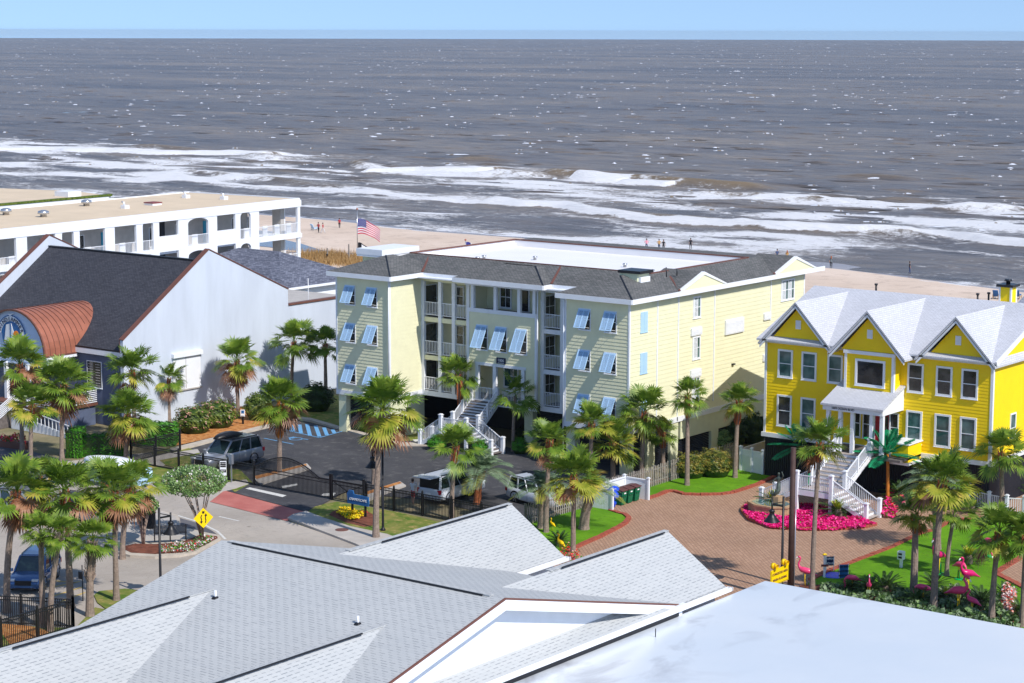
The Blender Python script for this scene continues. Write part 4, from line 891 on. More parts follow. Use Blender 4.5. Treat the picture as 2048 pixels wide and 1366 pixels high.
# round emblem: arc of lettering over a sail and an orange sun
em=MB(); ex,ez=-130.0,6.75; yy=105.84
def disc(mb,cx,cz,r,y,mi,a0=0,a1=360,r0=0,n=28,th=.03):
    for k in range(n):
        t0,t1=R(a0+(a1-a0)*k/n),R(a0+(a1-a0)*(k+1)/n)
        if r0==0: mb.extr([(cx,y,cz),(cx+r*math.cos(t0),y,cz+r*math.sin(t0)),(cx+r*math.cos(t1),y,cz+r*math.sin(t1))],(0,th,0),mi)
        else: mb.extr([(cx+r0*math.cos(t0),y,cz+r0*math.sin(t0)),(cx+r*math.cos(t0),y,cz+r*math.sin(t0)),(cx+r*math.cos(t1),y,cz+r*math.sin(t1)),(cx+r0*math.cos(t1),y,cz+r0*math.sin(t1))],(0,th,0),mi)
disc(em,ex,ez,1.12,yy,1); disc(em,ex,ez,1.62,yy,0,8,172,1.16); disc(em,ex,ez,1.20,yy-.02,1,8,172,1.12); disc(em,ex,ez,1.68,yy-.02,1,8,172,1.61)
em.extr([(ex-.08,yy-.05,ez+1.0),(ex-.1,yy-.05,ez-.8),(ex-.85,yy-.05,ez-.6),(ex-.55,yy-.05,ez+.9)],(0,.03,0),0); em.extr([(ex+.05,yy-.05,ez+1.05),(ex+.35,yy-.05,ez+.3),(ex+.6,yy-.05,ez-.8),(ex+.0,yy-.05,ez-.8)],(0,.03,0),0)
em.bar((ex-.03,yy-.07,ez+1.1),(ex,yy-.07,ez-.9),.05,.03,1); disc(em,ex+.62,ez+.18,.32,yy-.06,2)
em.extr([(ex-.35,yy-.05,ez+1.75),(ex-.05,yy-.05,ez+1.62),(ex+.5,yy-.05,ez+1.9),(ex+.05,yy-.05,ez+1.8)],(0,.03,0),0)
e_=em.build('round_emblem',['white','blue','orangefl'] if 'orangefl' in MT else ['white','blue','redfl'],rh)
for i,ch_ in enumerate('WINDJAMMER'):
    t=R(158-i*(136/9)); t_=ctext('emblem_letter',ch_,.46,'navy',(ex+1.37*math.cos(t),yy-.05,ez+1.37*math.sin(t)),(math.sin(t),0,-math.cos(t)),(math.cos(t),0,math.sin(t)),rh); t_.parent=e_
FW=FR(0,109.1,'y'); window(rh,FW,-124.9,-123.3,2.9,4.9,'glass',.06,mid=False,proud=.05)
fw=MB()
for i in range(9):
    for j in range(2): fw.fb(FW,-124.8+j*.85,-124.3+j*.85,3.0+i*.21,3.05+i*.21,.03,.05)
fw.build('stacked_shelves','beigewall',rh)
pn=MB(); FE=FR(XE,0,'x'); pn.fb(FE,113.6,116.6,2.4,5.0,0,.08,0); pn.fb(FE,113.5,116.7,5.02,5.35,0,.3,0); pn.fb(FE,114.95,115.0,2.45,4.98,.08,.1,1); pn.fb(FE,113.5,116.7,2.3,2.4,0,.14,1); pn.build('wall_panel',['white','beigewall'],rh)
# raised entrance deck with stairs and white rails
dk=MB(); dk.box(-131.5,104.6,1.55,-123.6,108.9,1.75); dk.box(-131.5,104.55,1.3,-123.6,104.62,1.75); dk.build('entrance_deck','brown',rh)
ub=MB(); ub.box(-131.4,105.0,0,-123.8,108.8,1.5); ub.build('deck_base','slatewall',rh)
rr_=MB()
for i in range(7): rr_.bar((-126.8,104.6,1.85+i*.15),(-123.6,104.6,1.85+i*.15),.04,.06); rr_.bar((-123.6,104.6,1.85+i*.15),(-123.6,108.8,1.85+i*.15),.04,.06)
for i in range(7):
    for xx in (-131.4,-128.0): rr_.bar((xx,104.6,1.85+i*.15),(xx,101.6,.2+i*.15),.04,.06)
for x,y,z in ((-126.8,104.6,1.7),(-123.6,104.6,1.7),(-128.0,104.6,1.7),(-131.4,104.6,1.7),(-128.0,101.5,0),(-131.4,101.5,0)): rr_.box(x-.09,y-.09,z,x+.09,y+.09,z+1.3)
for x in (-132.6,-130.8,-128.2,-126.4): rr_.box(x-.15,105.75,1.7,x+.15,106.05,4.7)
rr_.build('slatted_railing','white',rh)
st=MB()
for i in range(9): st.box(-131.3,101.6+i*.335,0,-128.1,101.6+(i+1)*.335,.19*(i+1)-.01)
st.build('entrance_steps','deck',rh)
rp=MB(); rp.extr([(-127.6,103.6,.0),(-120.8,103.6,.0),(-120.8,103.6,.25),(-127.6,103.6,1.2)],(0,.12,0)); rp.bar((-127.6,103.5,2.0),(-120.8,103.5,1.0),.06,.06)
for i in range(16): x=-127.4+i*.43; rp.bar((x,103.5,1.15-i*.06),(x,103.5,1.98-i*.062),.05,.05)
rp.build('ramp_railing','white',rh)
# ---- low annex roofs behind
an=thing('beach_annex','low beach building with mottled slate hip roof behind the white gable wall','annex',(-130,140,0))
z1_=6.9; A=G(575,574,z1_); B=G(668,560,z1_)
rf=MB(); x_=B.x+.3; yb=A.y-.2; frustum(rf,x_-17,x_+.9,yb-1.5,yb+11,z1_,.42,10.2); rf.build('hip_roof','shingle_slate',an)
wl=MB(); wl.box(x_-16.5,yb-1.1,0,x_+.3,yb+10.5,z1_-.02); wl.build('wall','white',an)
fa=MB(); fa.box(x_+.8,yb-1.5,z1_-.2,x_+.95,yb+11,z1_+.02); fa.box(x_-17,yb-1.6,z1_-.2,x_+.95,yb-1.5,z1_+.02); fa.build('fascia','white',an)
lr=thing('low_roof_wing','low brown decked roof wing between the white gable wall and the slate roof','roof wing',(-128,130,0))
q=MB(); q.box(-138,127.1,6.6,-120.5,yb-1.7,7.0,0); q.build('roof_deck','beigewall',lr)
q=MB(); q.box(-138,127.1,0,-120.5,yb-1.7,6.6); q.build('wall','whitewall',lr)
q=MB(); p=G(596,590,7.0); q.tube([(-123,132.5,7.0),(-123,132.5,9.4)],.03,6); q.build('mast','white',lr)
q=MB(); q.box(-122.6,128.6,7.0,-122.0,129.2,7.5); q.box(-122.6,129.5,7.0,-122.1,129.9,7.45); q.build('rooftop_unit','brown',lr)
# ================================================================ white motel with long galleries
mo=thing('gallery_motel','long white three storey motel with arched gallery openings, sand coloured flat roof and teal doors','motel',(-146,117,0))
hu=Vector((-.08046,.99676,0)); hn=Vector((.99676,.08046,0)); ho=Vector((-144.84,117.06,0))
FH=(ho,hu,hn); DEP=15.2; S0,S1=-14.,41.63; REC=1.9
def hp(s,d,z): return ho+hu*s-hn*d+Vector((0,0,z))
opU=[(-11,-7.5,10.3,12.9,0),(-5.5,-2.2,10.3,12.9,0),(-1.6,1.84,10.35,12.92,0),(3.14,6.59,10.2,12.93,0),(7.42,8.9,11.0,12.87,1),(9.65,12.91,10.1,12.82,0),(14.19,17.09,10.05,12.79,0),(17.95,19.42,10.05,12.83,1),(20.23,22.92,11.2,12.86,0),(24.32,27.27,10.0,12.6,2),(28.58,31.33,11.1,12.8,0),(32.1,33.69,10.0,12.69,1),(35.01,41.2,9.95,12.67,0)]
opL=[(a,b,z0-3.15,z1-3.15,k) for a,b,z0,z1,k in opU]
wl=MB()
def fac(z0,z1,ops):
    s=S0
    for a,b,o0,o1,k in ops:
        wl.fb(FH,s,a,z0,z1,-.25,0); 
        if o0-z0>.001: wl.fb(FH,a,b,z0,o0,-.25,0)
        if z1-o1>.001: wl.fb(FH,a,b,o1,z1,-.25,0)
        if k:
            m_=(a+b)/2; hw=(b-a)/2; Z=Vector((0,0,1))
            for sg in (-1,1):
                pts=[ho+hu*(m_+sg*hw)+Z*(o1-.45)]+[ho+hu*(m_+sg*hw*math.sin(R(t)))+Z*(o1-.45+.45*math.cos(R(t))) for t in (90,70,50,30,10,0)][1:]+[ho+hu*(m_+sg*hw)+Z*o1]
                wl.extr(pts,-hn*.25)
        s=b
    if S1-s>.001: wl.fb(FH,s,S1,z0,z1,-.25,0)
fac(9.8,12.95,opU); fac(6.65,9.8,opL); wl.fb(FH,S0,S1,12.95,13.5,-.25,.0)
wl.fb(FH,S0,S1-2,0,6.65,-.25,0)
wl.build('facade','white',mo)
q=MB(); q.fb(FH,S0,39.7-4.2,0,12.9,-DEP+.2,-REC); q.build('inner_wall','beigewall',mo)
for z in (9.85,6.7): q=MB(); q.fb(FH,S0,S1,z-.4,z,-DEP,-.26); q.fb(FH,35.0,S1+.15,z-.42,z+.02,-.26,.1); q.build('gallery_floor','white',mo)
q=MB(); q.fb(FH,S0,S1+.15,12.62,13.3,-DEP-.1,.05); q.build('roof_edge','white',mo)
q=MB(); q.fb(FH,S0+.1,S1-.2,13.3,13.42,-DEP+.2,-.3); q.build('flat_roof','sandroof',mo)
q=MB(); q.fb(FH,S0,S1+.15,13.3,13.52,-DEP-.1,-DEP+.18); q.fb(FH,S1-.15,S1+.15,13.3,13.5,-DEP+.18,-.26); q.build('roof_kerb','white',mo)
q=MB(); q.fb(FH,39.9,40.5,0,12.62,-2.3,-1.2,0); q.fb(FH,40.5,40.65,0,12.62,-2.3,-1.2,1); q.build('end_pier',['beigewall','white'],mo)
q=MB(); q.fb(FH,39.9,40.5,0,12.62,-9.3,-8.2,0); q.build('end_pier','beigewall',mo)
for a,b,z0,z1,k in opU+[o for o in opL if o[0]>15]:
    fl=9.85 if z0>9 else 6.7
    if z0-fl<.6 and a>-12:
        r_=MB(); A=hp(a+.03,.1,fl+.02); B=hp(b-.03,.1,fl+.02)
        if a>34: A=hp(a,-.0,fl+.02); B=hp(S1,.0,fl+.02); railing(r_,B,hp(S1,3,fl+.02),1.1,.16)
        railing(r_,A,B,1.1,.16); 
        for s_ in np.arange(a+.9,b-.6,1.9): r_.fb(FH,s_,s_+.75,fl+.1,fl+1.15,-.35,-.28)
        r_.build('gallery_railing','white',mo)
FI=(ho-hn*(REC-.0),hu,hn)
for s_ in (-4.2,3.5,14.35,19.0,28.65): q=MB(); q.fb(FI,s_,s_+.95,9.9,12.0,.0,.06); q.build('teal_door','teal',mo)
for s_ in (-1.2,10.9,20.9,33.0,35.4,24.6): window(mo,FI,s_,s_+1.15,10.1,11.9,'glass',.05,mid=False,cross=True,name='sliding_door')
for s_ in (20.7,28.8,32.4,35.5): window(mo,FI,s_,s_+1.15,7.0,8.8,'glass',.05,mid=False,cross=True,name='sliding_door')
q=MB()
for s_ in (22.3,): q.fb(FI,s_,s_+.7,9.9,12.6,.0,.1); q.fb(FI,s_,s_+.7,6.8,9.4,.0,.1)
q.build('dark_door','dark',mo)
for px,py,k in ((12,430,0),(87,434,0),(173,412,0),(250,417,1),(306,410,2),(372,396,1),(448,399,1)):
    p=G(px,py,13.42); v=MB()
    if k==0: v.lathe((p.x,p.y,13.42),[(.3,0),(.3,.25),(.55,.3),(.5,.55),(.2,.65)],12)
    elif k==1: v.box(p.x-.3,p.y-.3,13.42,p.x+.3,p.y+.3,13.75); v.tube([(p.x-.1,p.y,13.75),(p.x-.1,p.y,14.0),(p.x-.4,p.y,14.05)],.1,8)
    else: v.box(p.x-.6,p.y-.6,13.42,p.x+.6,p.y+.6,13.62)
    o_=v.build('roof_vent' if k<2 else 'roof_hatch','chrome' if k==0 else 'white',mo)
    if k==2: v=MB(); v.box(p.x-.65,p.y-.65,13.62,p.x+.65,p.y+.65,13.72); v.build('hatch_lid','redtrim',mo)
b2=thing('flat_roofed_block','pale flat roofed block with a thin green roof edge behind the motel','building',(-190,150,0))
pz=11.; P_=[G(a,b,pz) for a,b in ((-60,418),(222,393),(150,384),(0,378),(-60,378))]
q=MB(); q.extr([Vector((p.x,p.y,0)) for p in P_],(0,0,pz-.02)); q.build('wall','white',b2)
q=MB(); q.extr([p for p in P_],(0,0,.1)); q.build('flat_roof','sandroof',b2)
q=MB(); q.bar(P_[0]+Vector((0,0,.2)),P_[1]+Vector((0,0,.2)),.5,.25); q.build('green_edge','bush',b2)
q=MB(); q.bar(P_[0]+Vector((0,-.5,-.4)),P_[1]+Vector((0,-.5,-.4)),.4,.9); q.build('parapet','white',b2)
p=G(136,394,pz); q=MB(); q.box(p.x-1.2,p.y-1,pz,p.x+1.2,p.y+1,pz+.7); q.build('roof_box','white',b2)
# ================================================================ foreground house with pale shingle roofs
m,nt,b=newmat('pale_grey_shingles'); MT['sh_light']=m; b.inputs['Roughness'].default_value=.85; b.inputs['Specular IOR Level'].default_value=.2
def mt(op,a,b_=None,clamp=False):
    q=nt.nodes.new('ShaderNodeMath'); q.operation=op; q.use_clamp=clamp
    for s_,v_ in ((q.inputs[0],a),(q.inputs[1],b_)):
        if v_ is None: continue
        if hasattr(v_,'is_output'): nt.links.new(v_,s_)
        else: s_.default_value=v_
    return q.outputs[0]
co=coord(nt,'UV'); sx=nt.nodes.new('ShaderNodeSeparateXYZ'); nt.links.new(co,sx.inputs[0]); U_,V_=sx.outputs[0],sx.outputs[1]
row=mt('FLOOR',mt('DIVIDE',V_,.145)); fv=mt('FRACT',mt('DIVIDE',V_,.145)); uo=mt('ADD',U_,mt('MULTIPLY',row,.137))
def wn(a,b_):
    c=nt.nodes.new('ShaderNodeCombineXYZ'); nt.links.new(a,c.inputs[0]); nt.links.new(b_,c.inputs[1]); w_=nt.nodes.new('ShaderNodeTexWhiteNoise'); w_.noise_dimensions='2D'; nt.links.new(c.outputs[0],w_.inputs[0]); return w_.outputs['Value']
fu=mt('FRACT',mt('DIVIDE',uo,.42)); cell=mt('FLOOR',mt('DIVIDE',uo,.42)); r1=wn(cell,row)
dash=mt('LESS_THAN',fu,mt('ADD',mt('MULTIPLY',r1,.5),.25)); ln=mt('LESS_THAN',fv,.24); dk=mt('MULTIPLY',mt('MULTIPLY',dash,ln),mt('ADD',mt('MULTIPLY',r1,.35),.35))
jt=mt('MULTIPLY',mt('LESS_THAN',fu,.035),.22); dk=mt('MAXIMUM',dk,jt); dk=mt('MAXIMUM',dk,mt('MULTIPLY',mt('LESS_THAN',fv,.12),.12))
r2=wn(mt('FLOOR',mt('DIVIDE',uo,.84)),row); n=noise(nt,.25,4,co); tone=mt('ADD',mt('MULTIPLY',r2,.10),mt('MULTIPLY',n.outputs[0],.25)); rm=ramp(nt,tone,[(.02,(.40,.415,.425)),(.32,(.475,.485,.485))])
c=mixc(nt,dk,rm.outputs[0],(.14,.155,.175)); nt.links.new(c,b.inputs['Base Color'])
fh=thing('shingled_house','foreground house with pale grey shingle gables and a white side pediment','house',(-52,60,0))
zr,ym,s1=10.0,59.2,.24; xa,xb=-59.93,-45.33; yb_=71.2; zbk=zr-s1*(yb_-ym); yf=40.; zfr=zr-s1*(ym-yf)
rf=MB(); TH=.14
slope(rf,[(xa,ym,zr),(xb,ym,zr),(xb,yb_,zbk),(xa,yb_,zbk)],TH); slope(rf,[(xa,yf,zfr),(xb,yf,zfr),(xb,ym-.002,zr),(xa,ym-.002,zr)],TH)
def wing(xc,y0,y1,z,hw,drop):
    for sg in (-1,1): slope(rf,[(xc,y0,z),(xc,y1,z),(xc+sg*hw,y1,z-drop),(xc+sg*hw,y0,z-drop)],TH)
wing(-57.3,62,75.25,9.0,3.05,2.0); wing(-48.7,62,75.25,9.0,3.0,2.0)
wing(-57.0,38,57,9.17,3.6,2.4); wing(-48.4,38,57.5,9.22,3.0,2.0)
rf.build('roof','sh_light',fh)
rv=MB()
for a,b_,dx in (((-59.2,ym-.12,zr+.02),(-46.3,ym-.12,zr+.02),0),((-57.15,66,9.03),(-57.15,74.8,9.03),1),((-48.55,67.2,9.03),(-48.55,74.8,9.03),1),((-56.85,45.9,9.19),(-56.85,54.4,9.19),1),((-48.25,46,9.24),(-48.25,54.6,9.24),1)):
    a=Vector(a); b_=Vector(b_); rv.bar(a,b_,.05,.055)
rv.build('ridge_vent','black',fh)
cpn=MB()
for a,b_,t in (((-59.5,ym,zr+.04),(-46.0,ym,zr+.04),0),((-57.3,64,9.04),(-57.3,75.25,9.04),1),((-48.7,66.5,9.04),(-48.7,75.25,9.04),1),((-57.0,44,9.2),(-57.0,56.3,9.2),1),((-48.4,43,9.25),(-48.4,57,9.25),1)):
    a=Vector(a); b_=Vector(b_); o_=Vector((0,.16,-.06)) if not t else Vector((-.16,0,-.10)); cpn.bar(a+o_*.3,b_+o_*.3,.26,.05)
cpn.build('ridge_cap','sh_light',fh)
gb=MB(); xg=xb-.55; gb.extr([(xg,ym,zr-.1),(xg,yb_-.3,zbk-.1),(xg,yb_-.3,4),(xg,45,4),(xg,45,zr-s1*(ym-45)-.1)],(-.3,0,0)); gb.build('gable_wall','white',fh)
rk=MB()
for e in ((yb_,zbk),(yf,zfr)): rk.extr([(xb-.02,ym,zr-.02),(xb-.02,e[0],e[1]-.02),(xb-.02,e[0],e[1]-.42),(xb-.02,ym,zr-.42)],(.06,0,0))
for e in ((yb_,zbk),(yf,zfr)): rk.extr([(xa-.03,ym,zr-.02),(xa-.03,e[0],e[1]-.02),(xa-.03,e[0],e[1]-.3),(xa-.03,ym,zr-.3)],(.05,0,0))
rk.box(xb-.02,44,6.98,xb+.22,yb_+.1,7.22)
rk.build('white_rake','white',fh)
dg=MB(); dg.box(xb-.0,44,6.77,xb+.14,yb_-.4,6.975); dg.build('dark_gap_strip','iron',fh)  # added dark strip that keeps the gap below the white fascia dark
dt=MB()
for e in ((yb_,zbk),(yf,zfr)): dt.extr([(xb-.03,ym,zr+.05),(xb-.03,e[0],e[1]+.05),(xb-.03,e[0],e[1]-.015),(xb-.03,ym,zr-.015)],(.08,0,0))
dt.build('drip_edge','brown',fh)
pt=MB(); slope(pt,[(xg,44,7.62),(xg,yb_-2.2,7.62),(xb+.2,yb_-1.2,7.25),(xb+.2,44,7.25)],.06); pt.build('pent_roof','sh_light',fh)
bd=MB(); bd.box(xa+.5,45,0,xg-.3,yb_-.5,6.8); bd.box(-60.0,62,0,-54.6,74.9,6.9); bd.box(-51.4,62,0,-46.0,74.9,6.9); bd.box(-60.2,38,0,-45.6,45,6.7); bd.build('wall','white',fh)
gu=MB()
for xg_,ya_ in ((-54.2,68.4),(-45.62,71.3)):
    gu.box(xg_,ya_,6.85,xg_+.04,75.3,6.99,0); gu.box(xg_+.04,ya_,6.84,xg_+.2,75.3,6.87,1); gu.box(xg_+.2,ya_,6.84,xg_+.25,75.35,7.0,0); gu.box(xg_,75.25,6.84,xg_+.25,75.3,7.0,0)
gu.build('gutter',['white','stone'],fh)
wr=MB()
for xc,hw in ((-57.3,3.05),(-48.7,3.0)):
    for sg in (-1,1): wr.extr([(xc,75.24,8.98),(xc+sg*hw,75.24,6.98),(xc+sg*hw,75.24,6.75),(xc,75.24,8.75)],(0,.04,0))
wr.build('wing_rake','white',fh)
for px,py in ((431,1196),(716,1248)):
    # solve on the front slope
    best=min(((abs(G(px,py,z).z-(zr-s1*(ym-G(px,py,z).y))),z) for z in np.arange(8,10,.02))); p=G(px,py,best[1]); v=MB()
    v.tube([(p.x,p.y,p.z-.1),(p.x,p.y,p.z+.30)],.05,10,0); v.lathe((p.x,p.y,p.z-.02),[(.17,0),(.12,.06),(.06,.09)],12,1); v.build('vent_pipe',['white','black'],fh)
# ---- big flat roof next to it
fb=thing('flat_roof_building','foreground building with a broad pale membrane roof stained grey at one corner','building',(-30,66,0))
m,nt,b=newmat('pale_glossy_membrane'); MT['membrane']=m
co=coord(nt); n=noise(nt,.32,7,coord(nt,'Object',(1,.7,1)),.62,.8); st_=ramp(nt,n.outputs[0],[(.50,(0,0,0)),(.72,(1,1,1))])
gr=nt.nodes.new('ShaderNodeSeparateXYZ'); nt.links.new(co,gr.inputs[0])
mr=nt.nodes.new('ShaderNodeMapRange'); nt.links.new(gr.outputs['X'],mr.inputs[0]); mr.inputs[1].default_value=-14.5; mr.inputs[2].default_value=-8; mr.inputs[3].default_value=1; mr.inputs[4].default_value=0
mk=nt.nodes.new('ShaderNodeMath'); mk.operation='MULTIPLY'; nt.links.new(mr.outputs[0],mk.inputs[0]); nt.links.new(st_.outputs[0],mk.inputs[1])
n2=noise(nt,.12,3,co); bc=ramp(nt,n2.outputs[0],[(.35,(.60,.65,.70)),(.65,(.66,.69,.72))])
c=mixc(nt,mk.outputs[0],bc.outputs[0],(.30,.30,.33)); nt.links.new(c,b.inputs['Base Color']); b.inputs['Roughness'].default_value=.22; b.inputs['Specular IOR Level'].default_value=.6
n3=noise(nt,1.2,3,co); bump(nt,b,n3.outputs[0],.15,.05)
q=MB(); q.box(-45.28,44,6.45,-14,77.9,6.75); q.build('flat_roof','membrane',fb)
q=MB(); q.box(-44.9,44,0,-14.2,77.3,6.45); q.build('wall','white',fb)
p=G(1311,1274,6.75); q=MB(); q.tube([(p.x,p.y,6.75),(p.x,p.y,7.1)],.02,6); q.build('roof_pin','iron',fb)
AUTOSPLIT=False
# ================================================================ palms
def fan(mb,base,dirv,L,W,n,mi,droop,rnd,pet=.9):
    """one costapalmate frond: stalk then a folded fan of leaflets with drooping tips"""
    d=Vector(dirv).normalized(); Z=Vector((0,0,1)); side=d.cross(Z)
    if side.length<.05: side=Vector((1,0,0))
    side.normalize(); up=side.cross(d).normalized()
    p=Vector(base); e=p+d*L*pet-Z*droop*.10*L; w=side*.022
    mb.q([p-w,p+w,e+w*.7,e-w*.7],mi)
    d2=(e-p).normalized()*.75+d*.25-Z*droop*.35; d2.normalize(); up=side.cross(d2).normalized()
    tw=rnd.uniform(-.5,.5)
    side2=side*math.cos(tw)+up*math.sin(tw); up2=d2.cross(side2)*-1
    for i in range(n):
        t=(i/(n-1)-.5)*2; a=t*R(128)+rnd.uniform(-.05,.05); ll=L*(.66-.16*abs(t)**2)*rnd.uniform(.85,1.1)
        dd=d2*math.cos(a)+side2*math.sin(a)+up2*(.22*abs(t)+.05*(i%2)); dd.normalize()
        nrm=dd.cross(up2).normalized()*W*.5*(.9 if abs(t)<.8 else .7)
        m_=e+dd*ll*.55-Z*droop*.06*ll; tip=e+dd*ll*1.0-Z*(.06+.26*droop+rnd.uniform(0,.14))*ll
        mb.q([e,m_-nrm,m_+nrm],mi); mb.q([m_-nrm,tip,m_+nrm],mi)
def sabal(name,seed,nf=30,dead=.12,yel=.2,size=1.0,lean=(0,0),skirt=0):
    rnd=random.Random(seed); mb=MB(); mats=['frond','frondy','frondd']
    for i in range(nf):
        f=i/nf; el=R(84-122*f**.95)+rnd.uniform(-.22,.22); az=i*2.39996+rnd.uniform(-.3,.3)
        d=Vector((math.cos(el)*math.cos(az)+lean[0],math.cos(el)*math.sin(az)+lean[1],math.sin(el)))
        mi=0; r=rnd.random()
        if f>1-yel-dead and r<.75: mi=1
        if f>1-dead and r<.85: mi=2
        L=size*(1.05+.15*rnd.random())*(.85 if f<.12 else 1)
        fan(mb,(0,0,rnd.uniform(-.15,.15)),d,L*.95,.085*size*1.1,24,mi,max(0,-math.sin(el)*.9+.35)+(.2 if f<.5 else 0),rnd,pet=rnd.uniform(.6,.98))
    for i in range(skirt):
        az=rnd.uniform(0,6.28); el=R(rnd.uniform(-80,-48)); d=Vector((math.cos(el)*math.cos(az),math.cos(el)*math.sin(az),math.sin(el)))
        fan(mb,(0,0,-.15-rnd.random()*.3),d,size*rnd.uniform(.8,1.05),.09*size,16,2,.9,rnd,pet=.5)
    return mb
def mesh_of(mb,name,mats):
    o=mb.build(name,mats,recalc=False); me=o.data; bpy.data.objects.remove(o); return me
CR=[mesh_of(sabal('c',s,**k),'palm_crown',['frond','frondy','frondd']) for s,k in ((1,dict(nf=34,yel=.12,dead=.05)),(2,dict(nf=31,yel=.06,dead=.03)),(3,dict(nf=44,yel=.26,dead=.10,skirt=6)),(4,dict(nf=34,yel=.15,dead=.12,skirt=16)),(5,dict(nf=13,yel=.05,dead=0,lean=(-.35,-.25))),(6,dict(nf=36,yel=.42,dead=.05)))]
def pinnate(mb,base,az,el,L,n,mi,W=.05,droop=1.,ll=.42,rnd=random,rigid=0,vee=.5):
    d=Vector((math.cos(az)*math.cos(el),math.sin(az)*math.cos(el),math.sin(el))); Z=Vector((0,0,1)); side=d.cross(Z).normalized() if abs(d.z)<.98 else Vector((math.sin(az),-math.cos(az),0))
    pts=[Vector(base)+d*L*t-Z*droop*L*.55*t*t for t in [i/10 for i in range(11)]]
    for a,b in zip(pts,pts[1:]): w=side*.018; mb.q([a-w,a+w,b+w,b-w],mi)
    for i in range(n):
        t=.16+.84*i/n; k=min(9,int(t*10)); p=pts[k].lerp(pts[k+1],t*10-k); fd=(pts[k+1]-pts[k]).normalized(); up=side.cross(fd).normalized()
        l_=L*ll*math.sin(math.pi*(.12+.83*t))**.6*.62*rnd.uniform(.85,1.1)
        for sg in (-1,1):
            dd=(side*sg*.85+fd*.55+up*vee*.5).normalized(); tip=p+dd*l_-Z*(.22*(1-rigid))*l_; w=fd*W*.5; m_=p.lerp(tip,.5)+up*.02
            mb.q([p-w*.4,m_-w,tip,m_+w],mi)
def pindo(seed):
    rnd=random.Random(seed); mb=MB()
    for i in range(34):
        f=i/34; pinnate(mb,(0,0,0),i*2.4+rnd.uniform(-.2,.2),R(82-80*f),1.75*(.8+.3*rnd.random()),26,0 if f<.88 else 1,.045,.95,.5,rnd)
    return mb
PIN=mesh_of(pindo(3),'palm_crown',['frondg','frondy'])
def plast():
    mb=MB(); rnd=random.Random(5)
    for i in range(14): pinnate(mb,(0,0,0),i*2.4,R(75-85*i/14),1.75,30,0,.07,.45,.42,rnd,vee=.1)
    return mb
PLA=mesh_of(plast(),'palm_crown',['frondp'])
def trunk(h,r0,r1,seed,lean=(0,0),boots=.2):
    rnd=random.Random(seed); mb=MB(); n=max(8,int(h*3)); pts=[]; rs=[]
    for i in range(n+1):
        t=i/n; pts.append((lean[0]*t*t,lean[1]*t*t,h*t)); rs.append(r0+(r1-r0)*min(1,t*1.3)+rnd.uniform(-.008,.008)+(.05*(1-t*8) if t<.125 else 0))
    mb.tube(pts,rs,10,0,smooth=False); return mb,pts
def bootmesh(h0,h,r,seed,lean,tot,mi=0):
    rnd=random.Random(seed); mb=MB(); n=int((h-h0)/.09)
    for i in range(n):
        z=h0+(h-h0)*i/n; t=z/tot; cx,cy=lean[0]*t*t,lean[1]*t*t
        for k in range(5):
            a=i*1.3+k*1.257; d=Vector((math.cos(a),math.sin(a),0)); s_=Vector((-math.sin(a),math.cos(a),0))*.06; p=Vector((cx,cy,z))+d*(r*.75); q_=p+d*(r*.55+rnd.uniform(0,.05))+Vector((0,0,.22+rnd.uniform(0,.08)))
            mb.extr([p-s_,p+s_,q_+s_*.5,q_-s_*.5],d*.03)
    return mb
PALMN=[0]
def palm(base,cpx,rpx,kind,label,tr=.17,boots=1,boot='boots',group=None,name='sabal_palm',crownmesh=None,seed=None,up=0,bootlen=.9,trm='bark'):
    PALMN[0]+=1; sd=seed or PALMN[0]*13; p=G(*base) if len(base)==2 else Vector(base); h=HT(p.x,p.y,cpx[1]); 
    dist=math.hypot(p.x,p.y); ppm=CF/math.hypot(dist,CH); dx=(cpx[0]-PR((p.x,p.y,h))[0])/ppm
    lean=(dx*math.cos(YAW),dx*math.sin(YAW)); size=rpx/ppm
    t=thing(name,label,'palm tree',tuple(p),group)
    mb,pts=trunk(h,tr,tr*.78,sd,lean); o=mb.build('trunk',trm,None); o.parent=t
    if boots:
        bl=min(bootlen,h*.5); b_=bootmesh(h-bl-.1,h-.02,tr*.95,sd,lean,h); o=b_.build('boots',boot,None); o.parent=t
    me=crownmesh or CR[kind]; c=bpy.data.objects.new('crown',me); col.objects.link(c); c.parent=t; c.location=(lean[0],lean[1],h)
    s_=size/(1.42 if me in CR else 1.32); c.scale=(s_,s_,s_*.95); c.rotation_euler=(0,0,sd*.7); return t
GRP='cabbage palms around the car park and street'
palm((14,1225),(33,985),78,3,'tall palm with brown skirt behind the blue car, at the left edge',tr=.2)
palm((86,1254),(82,1065),46,1,'left stem of the short twin palms before the black fence, ragged brown collar',boot='bootpale',bootlen=.7)
palm((101,1262),(122,1068),44,1,'right stem of the short twin palms before the black fence, crown bent right',boot='bootpale',bootlen=.7)
palm((141,1216),(130,985),78,3,'tall palm with heavy brown skirt between the blue car and the striped road corner',tr=.2)
palm((180,1232),(185,1082),50,1,'short palm with pineapple patterned trunk beside the foreground roof edge',tr=.22,boot='bootpale',bootlen=2.2)
palm((233,1202),(228,985),72,3,'tall palm on the small corner lawn, browned fronds under the crown',tr=.17)
palm((245,1118),(265,975),62,3,'palm standing at the left tip of the street island behind the taller one')
palm((243,1040),(205,965),55,0,'palm in the middle of the shady left group, crown before the blue van')
palm((64,1010),(80,955),48,3,'stubby palm behind the tall left group at the street edge')
palm((45,908),(40,730),62,3,'palm with a long brown beard in front of the round restaurant emblem')
palm((62,932),(64,812),54,5,'yellowing palm at the foot of the restaurant entrance steps')
palm((124,922),(128,772),64,2,'yellow fringed palm in front of the restaurant entrance deck')
palm((270,884),(264,742),56,0,'green palm at the corner of the white gable wall')
